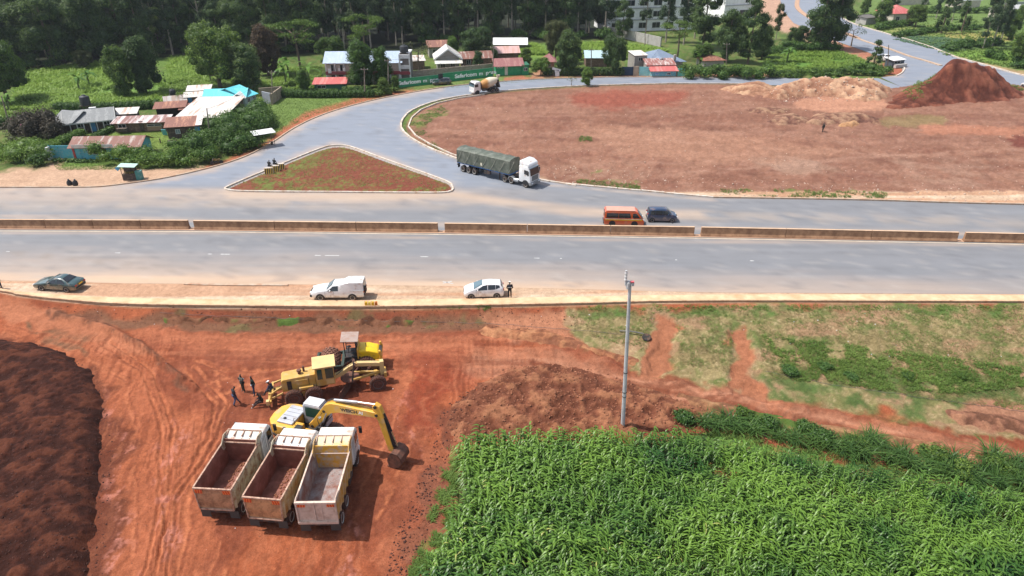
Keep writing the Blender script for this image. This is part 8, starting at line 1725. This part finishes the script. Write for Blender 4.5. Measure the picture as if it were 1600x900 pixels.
# ================================================================ people and small things
SKIN = M('dark_skin', (.06, .032, .02), .55)
def skinned(name, verts, edges, radii, mat, parent, root_i=0, extra=()):
    me = bpy.data.meshes.new(name); me.from_pydata([tuple(v) for v in verts], edges, []); o = bpy.data.objects.new(name, me); C.objects.link(o)
    md = o.modifiers.new('s', 'SKIN'); md.use_smooth_shade = True
    for i, r_ in enumerate(radii): me.skin_vertices[0].data[i].radius = (r_, r_) if not isinstance(r_, tuple) else r_
    me.skin_vertices[0].data[root_i].use_root = True; s = o.modifiers.new('ss', 'SUBSURF'); s.levels = 1; s.render_levels = 1
    dg = bpy.context.evaluated_depsgraph_get(); m2 = bpy.data.meshes.new_from_object(o.evaluated_get(dg)); bpy.data.objects.remove(o)
    bm = bmesh.new(); bm.from_mesh(m2)
    for (vs, es, rs) in extra:
        a = skinned('t', vs, es, rs, mat, None); bm.from_mesh(a.data); bpy.data.objects.remove(a)
    bm.to_mesh(m2); bm.free(); m2.materials.clear(); m2.materials.append(mat); m2.polygons.foreach_set('use_smooth', [True] * len(m2.polygons)); m2.name = name
    ob = bpy.data.objects.new(name, m2); C.objects.link(ob)
    if parent: ob.parent = parent
    return ob
STAND = dict(pel=(0, 0, .95), chest=(0, 0, 1.28), neck=(0, 0, 1.48), head=(.02, 0, 1.63), hl=(0, .10, .92), hr=(0, -.10, .92), kl=(.02, .12, .50), kr=(.02, -.12, .50), al=(0, .13, .09), ar=(0, -.13, .09), tl=(.15, .15, .04), tr=(.15, -.15, .04),
    sl=(0, .19, 1.42), sr=(0, -.19, 1.42), el=(-.02, .25, 1.14), er=(-.02, -.25, 1.14), wl=(.10, .23, .90), wr=(.10, -.23, .90))
def person(label, base, yaw, top, bottom, pose=None, hat=None, shoes=(.02, .02, .02), scale=1.0, hem=None, stripe=None, hair=(.008, .007, .006), loc=None):
    J = dict(STAND); J.update(pose or {}); J = {k: Vector(v) for k, v in J.items()}; q = loc or G(*base); root = empty('person', q, yaw, label, 'person'); root.scale = (scale,) * 3
    def sk(nm, keys, edges, rad, mat, extra=()): return skinned(nm, [J[k] for k in keys], edges, rad, mat, root, extra=extra)
    extra = []
    for w_, e_ in (('wl', 'el'), ('wr', 'er')):
        d = (J[w_] - J[e_]).normalized(); side = d.cross(Vector((0, 0, 1))).normalized() if abs(d.z) < .9 else Vector((1, 0, 0)); pal = J[w_] + d * .07; J[w_ + 'p'] = pal; nrm = d.cross(side)
        for f in range(4):
            o = side * (.03 - .02 * f); L = (.07, .08, .075, .06)[f]; extra.append(([pal + o * .6, pal + o + d * L * .5 + nrm * .006, pal + o * 1.05 + d * L * .85 + nrm * .03], [(0, 1), (1, 2)], [.010, .009, .007]))
        extra.append(([J[w_] + d * .02 + side * .01, J[w_] + d * .05 + side * .045, J[w_] + d * .085 + side * .05], [(0, 1), (1, 2)], [.011, .010, .008]))
    hd = J['head']; up = (hd - J['neck']).normalized(); J['crown'] = hd + up * .10; J['chin'] = hd - up * .07 + Vector((.03, 0, 0)); J['nose'] = hd + Vector((.115, 0, -.01))
    keys = ['pel', 'chest', 'neck', 'head', 'crown', 'sl', 'el', 'wl', 'wlp', 'sr', 'er', 'wr', 'wrp', 'hl', 'kl', 'al', 'tl', 'hr', 'kr', 'ar', 'tr', 'nose']
    ix = {k: i for i, k in enumerate(keys)}; E = [('pel', 'chest'), ('chest', 'neck'), ('neck', 'head'), ('head', 'crown'), ('chest', 'sl'), ('sl', 'el'), ('el', 'wl'), ('wl', 'wlp'), ('chest', 'sr'), ('sr', 'er'), ('er', 'wr'), ('wr', 'wrp'), ('pel', 'hl'), ('hl', 'kl'), ('kl', 'al'), ('al', 'tl'), ('pel', 'hr'), ('hr', 'kr'), ('kr', 'ar'), ('ar', 'tr'), ('head', 'nose')]
    rad = dict(pel=(.13, .10), chest=(.15, .11), neck=.055, head=.098, crown=.07, sl=.06, el=.042, wl=.028, wlp=(.035, .02), sr=.06, er=.042, wr=.028, wrp=(.035, .02), hl=.085, kl=.06, al=.042, tl=.035, hr=.085, kr=.06, ar=.042, tr=.035, nose=.014)
    body = sk('body', keys, [(ix[a], ix[b]) for a, b in E], [rad[k] for k in keys], SKIN, extra)
    # face: eyes, ears, mouth
    m = MB()
    for s in (1, -1): m.lathe([(0, -.012), (.013, 0), (0, .012)], 8, 'x', (hd.x + .092, hd.y + s * .035, hd.z + .01))
    m.build('eyes', M('eye_white', (.6, .6, .58), .3), body)
    cm = M('cloth_%02d%02d%02d' % tuple(int(c * 99) for c in top), top, .85); bm_ = M('cloth_%02d%02d%02d' % tuple(int(c * 99) for c in bottom), bottom, .85)
    keys = ['pel', 'chest', 'neck', 'sl', 'el', 'wl', 'sr', 'er', 'wr']; J2 = dict(J); J['neck'] = J['neck'] - up * .05; J['wl'] = J['wl'].lerp(J['el'], .1); J['wr'] = J['wr'].lerp(J['er'], .1); ix = {k: i for i, k in enumerate(keys)}
    E = [('pel', 'chest'), ('chest', 'neck'), ('chest', 'sl'), ('sl', 'el'), ('el', 'wl'), ('chest', 'sr'), ('sr', 'er'), ('er', 'wr')]
    jk = sk('jacket', keys, [(ix[a], ix[b]) for a, b in E], [(.165, .135), (.185, .14), .075, .083, .062, .048, .083, .062, .048], cm)
    J = J2; keys = ['pel', 'hl', 'kl', 'al', 'hr', 'kr', 'ar']; ix = {k: i for i, k in enumerate(keys)}; E = [('pel', 'hl'), ('hl', 'kl'), ('kl', 'al'), ('pel', 'hr'), ('hr', 'kr'), ('kr', 'ar')]
    sk('trousers', keys, [(ix[a], ix[b]) for a, b in E], [(.145, .12), .105, .078, .062, .105, .078, .062], bm_)
    for a, t in (('al', 'tl'), ('ar', 'tr')): skinned('shoe', [J[a] - Vector((.02, 0, .03)), J[a].lerp(J[t], .5) - Vector((0, 0, .01)), J[t]], [(0, 1), (1, 2)], [.052, .05, .04], M('shoe_%02d' % int(shoes[0] * 99), shoes, .6), root)
    c = hd + up * .05
    if hat: skinned('cap', [c - up * .01, c + up * .055, c + up * .02 + Vector((.12, 0, 0))], [(0, 1), (0, 2)], [.112, .075, .03], M('cap_%02d' % int(hat[0] * 99), hat, .7), root)
    else: skinned('hair', [c + up * .0 - Vector((.02, 0, 0)), c + up * .05], [(0, 1)], [.104, .075], M('black_hair', hair, .9), root)
    if hem: MB().lathe([(.175, -.03), (.185, 0), (.175, .03)], 16, 'z', tuple(J['pel'] + Vector((0, 0, -.06)))).build('shirt_hem', M('white_hem', hem, .8), root, smooth=True)
    if stripe:
        m = MB(); m.lathe([(.19, -.025), (.205, 0), (.19, .025)], 16, 'z', tuple(J['chest'] - Vector((0, 0, .06)))); m.build('jacket_stripe', M('grey_stripe', stripe, .8), jk, smooth=True)
    return root
foldarm = dict(el=(.02, .27, 1.18), er=(.02, -.27, 1.18), wl=(.22, .04, 1.14), wr=(.21, -.03, 1.10))
pocket = dict(el=(-.10, .29, 1.16), er=(-.10, -.29, 1.16), wl=(.06, .19, .98), wr=(.06, -.19, .98))
person('man in dark jacket with grey stripe and white cap standing behind the white hatchback', (796.5, 465), R(95), (.012, .014, .022), (.008, .008, .01), pocket, hat=(.75, .72, .66), stripe=(.2, .22, .25))
person('man in black jacket and blue jeans walking up to the standing group', (369, 632), R(40), (.014, .018, .03), (.05, .08, .16), dict(kl=(.15, .11, .50), al=(.28, .12, .12), tl=(.42, .13, .08), kr=(-.02, -.11, .50), ar=(-.22, -.12, .12), tr=(-.09, -.13, .04), chest=(.05, 0, 1.28), neck=(.08, 0, 1.47), head=(.14, 0, 1.62), wl=(.16, .2, 1.0)))
person('man in olive vest and white sleeves with hands raised to his face', (381.5, 612), R(230), (.10, .10, .085), (.03, .028, .02), dict(el=(.12, .24, 1.22), wl=(.22, .08, 1.46), er=(.12, -.24, 1.22), wr=(.2, -.06, 1.4), kl=(.05, .15, .5), al=(.02, .2, .09), tl=(.16, .22, .04)), stripe=(.5, .5, .5))
person('man in dark green sweater with white shirt hem and blue trousers', (398, 615), R(215), (.012, .022, .016), (.02, .03, .08), dict(pocket, kl=(.05, .2, .5), al=(.08, .3, .09), tl=(.22, .34, .04), kr=(0, -.12, .5)), hem=(.6, .6, .6))
sit = dict(pel=(0, 0, .52), chest=(.10, 0, .84), neck=(.16, 0, 1.03), head=(.22, 0, 1.18), hl=(.03, .10, .50), hr=(.03, -.10, .50), kl=(.42, .16, .52), kr=(.42, -.16, .50), al=(.66, .17, .10), ar=(.60, -.17, .10), tl=(.80, .19, .05), tr=(.74, -.19, .05), sl=(.12, .19, .98), sr=(.12, -.19, .98), el=(.2, .25, .72), er=(.2, -.25, .72), wl=(.42, .12, .62), wr=(.42, -.12, .62))
person('man in black with white trainers sitting on the ripper frame with legs stretched', (411, 634), R(195), (.012, .012, .014), (.03, .014, .014), dict(sit, kl=(.42, .16, .42), al=(.78, .2, .10), tl=(.88, .22, .14), kr=(.42, -.16, .42), ar=(.7, -.2, .10), tr=(.84, -.22, .1)), shoes=(.7, .7, .7))
q = G(429, 627); person('man in navy jacket and white cap sitting on the back of the grader', None, R(165), (.02, .03, .07), (.03, .03, .035), sit, hat=(.8, .8, .8), loc=q + Vector((0, 0, .62)))
person('person in dark clothes walking alone across the roundabout lot', (1285, 207), R(200), (.012, .012, .02), (.012, .012, .018), dict(kl=(.12, .11, .5), al=(.2, .12, .1), tl=(.33, .13, .06), kr=(-.02, -.11, .5), ar=(-.2, -.12, .1), tr=(-.07, -.13, .05)))
person('person in dark jacket partly cut off by the left edge', (1.5, 451), R(80), (.02, .022, .035), (.02, .025, .05), pocket)
# striped blocks with two people sitting
def striped_block(x, y, label, rz):
    q = G(x, y); o = MB().prism([(-.32, 0), (-.32, .1), (-.2, .35), (-.16, .85), (.16, .85), (.2, .35), (.32, .1), (.32, 0)], -.6, .6, 'x').build('hazard_block', M('pale_kerb_concrete', (.6, .5, .4), .9), None, .02); o.location = q + Vector((0, 0, .1)); o.rotation_euler = (0, 0, rz)
    tag(o, label, 'concrete block', 'hazard striped concrete blocks on the island'); m = MB()
    for k in range(4): x0 = -.55 + k * .29; m.add([(x0, -.335, .06), (x0 + .13, -.335, .06), (x0 + .25, -.175, .83), (x0 + .12, -.175, .83)], [[0, 1, 2, 3]]); 
    m.build('stripe', BLK, o); MB().add([(-.58, -.333, .05), (.58, -.333, .05), (.58, -.17, .84), (-.58, -.17, .84)], [[0, 1, 2, 3]]).build('yellow_face', M('faded_yellow_paint', (.6, .38, .06), .7), o)
striped_block(421, 272, 'left hazard striped block under a seated person', .2); striped_block(431, 268.5, 'middle hazard striped block under a seated person', .25); striped_block(439, 265.5, 'right hazard striped block without anyone on it', .3)
q = G(422, 269); person('left one of two people in black sitting on the striped blocks', None, R(80), (.012, .012, .014), (.015, .015, .02), sit, loc=q + Vector((0, 0, .48))); q = G(430, 266.5); person('right one of two people in black sitting on the striped blocks', None, R(75), (.012, .014, .02), (.015, .015, .02), sit, loc=q + Vector((0, 0, .55)))
# motorcycle by the kerb
q = G(339, 257); root = empty('motorcycle', q, R(200), 'dark motorcycle parked by the kerb under the bushes', 'motorcycle')
for x in (.62, -.62): wheel(root, x, 0, .31, .1, RIMD)
MB().prism([(-.65, .75), (-.6, .62), (.1, .58), (.45, .75), (.4, .95), (.1, .98), (-.1, .85), (-.55, .88)], -.12, .12).build('seat_and_tank', M('yellow_black_tank', (.25, .16, .03), .4, dirt=(.02, .02, .02), damt=.6), root, .03)
MB().box((.02, 0, .42), (.45, .25, .35)).build('engine', DARK, root, .03); m = MB(); m.tube([(.62, 0, .31), (.4, 0, 1.0)], .03, 6); m.tube([(.35, -.35, 1.08), (.4, 0, 1.0), (.35, .35, 1.08)], .02, 6); m.build('handlebar', CHROME, root); MB().tube([(-.55, 0, .65), (-.62, 0, .31)], .03, 6).build('rear_fork', DARK, root)
person('person in black standing by the parked motorcycle', (335, 254), R(250), (.012, .012, .014), (.02, .02, .02))
# jerrycans, sacks
JM = {c: M('jerrycan_' + c, v, .5) for c, v in (('yellow', (.75, .45, .02)), ('pale_yellow', (.80, .60, .12)), ('orange', (.55, .16, .02)))}
for k, (c, lab) in enumerate((('yellow', 'first yellow jerrycan from the left on the pavement'), ('pale_yellow', 'second, paler jerrycan from the left on the pavement'), ('yellow', 'third jerrycan from the left on the pavement'), ('orange', 'orange brown jerrycan at the right of the row'))):
    q = Vector(U(572.5 + k * 5.2, 479)) ; q = Vector((q[0], q[1], .13)); root = empty('jerrycan', q, .1 * k, lab, 'jerrycan', 'jerrycans on the pavement')
    MB().prism([(-.13, 0), (-.13, .34), (-.08, .40), (.13, .40), (.13, 0)], -.09, .09).build('can_body', JM[c], root, .03); MB().lathe([(.03, .38), (.03, .44)], 8, 'z', (-.1, 0, 0)).build('cap', BLK, root); MB().tube([(-.03, 0, .40), (0, 0, .46), (.1, 0, .46), (.12, 0, .40)], .015, 5).build('handle', JM[c], root)
for k, (x, y, lab) in enumerate(((110.5, 291, 'left one of two black sacks on the kerb'), (118.5, 291, 'right one of two black sacks, slumped to one side'))):
    q = G(x, y); o = MB().lathe([(.05, 0), (.34, .05), (.38, .3), (.3, .6), (.12, .78), (.07, .85), (.12, .93)], 12, 'z').build('black_sack', M('black_plastic_sack', (.01, .01, .012), .45, bump=.8, bscale=12), None, smooth=True); o.location = q + Vector((0, 0, .15)); o.rotation_euler = (.1, .2 * k, 0); tag(o, lab, 'sack', 'black sacks on the kerb')
# chair and trough in the homestead yard
for (x, y, c_, nm, lab) in ((258, 212, TURQ, 'wooden_board', 'white and blue board leaning beside the timber hut'), (270, 225, TIMB, 'feed_trough', 'dark wooden trough on the homestead lawn'), (251, 223, TIMB, 'fence_stump', 'short dark stump on the homestead lawn')):
    q = G(x, y); o = (MB().box((0, 0, .6), (.8, .08, 1.1), rot=Matrix.Rotation(.3, 3, 'X')) if nm == 'wooden_board' else MB().box((0, 0, .35), (1.3, .5, .6)) if nm == 'feed_trough' else MB().tube([(0, 0, 0), (0, 0, .7)], .1, 8)).build(nm, c_, None, .01); o.location = q; tag(o, lab, nm.split('_')[1])
# loose soil left in the tipper beds
for t, sd, mt in ((t1, 1, CLR), (t2, 2, CLR), (t3, 3, M('concrete_crumbs', (.36, .32, .30), .9))):
    mw = Matrix.LocRotScale(t.location, t.rotation_euler, t.scale)
    def smp(n, r_):
        x = -3.0 + 4.0 * r_.random(n); y = np.where(sd < 3, -.9 + 1.2 * r_.random(n) ** 1.3, -.9 + 1.8 * r_.random(n)); x = np.where(sd < 3, 1.0 - 2.6 * r_.random(n) ** 1.4, x)
        return np.array([tuple(mw @ Vector((a, b, 1.32))) for a, b in zip(x, y)])
    clods('loose_soil', 260 if sd < 3 else 90, smp, (.03, .14 if sd < 3 else .06), mt, 50 + sd, 'crumbs of soil left on the bed of the %s tipper truck' % ['leftmost', 'middle', 'rightmost'][sd - 1])
# cables lying along the bank
for L, lab in ((((250, 489), (340, 494), (480, 499), (640, 503), (760, 506), (880, 515), (985, 524)), 'grey cable lying along the top of the bank'), (((1195, 580), (1250, 592), (1330, 606), (1430, 620), (1520, 632), (1610, 645)), 'thin grey cable lying at the foot of the grassy bank')):
    P = []
    for x, y in spl(L, 9): q = G(x, y); P.append(Vector((q.x, q.y + random.uniform(-.1, .1), GZr(q.x, q.y) + .05)))
    tag(MB().tube(P, .014, 4).build('cable', M('grey_cable', (.10, .09, .09), .6)), lab, 'cable')
# ================================================================ air
hm = bpy.data.materials.new('thin_haze'); hm.use_nodes = True; t = hm.node_tree; t.nodes.remove(t.nodes['Principled BSDF']); v = t.nodes.new('ShaderNodeVolumePrincipled')
v.inputs['Color'].default_value = (.80, .88, 1, 1); v.inputs['Density'].default_value = .00013; v.inputs['Anisotropy'].default_value = .2; t.links.new(v.outputs[0], t.nodes['Material Output'].inputs['Volume'])
tag(MB().box((0, 700, 15), (3000, 1900, 42)).build('haze', hm), kind='stuff')
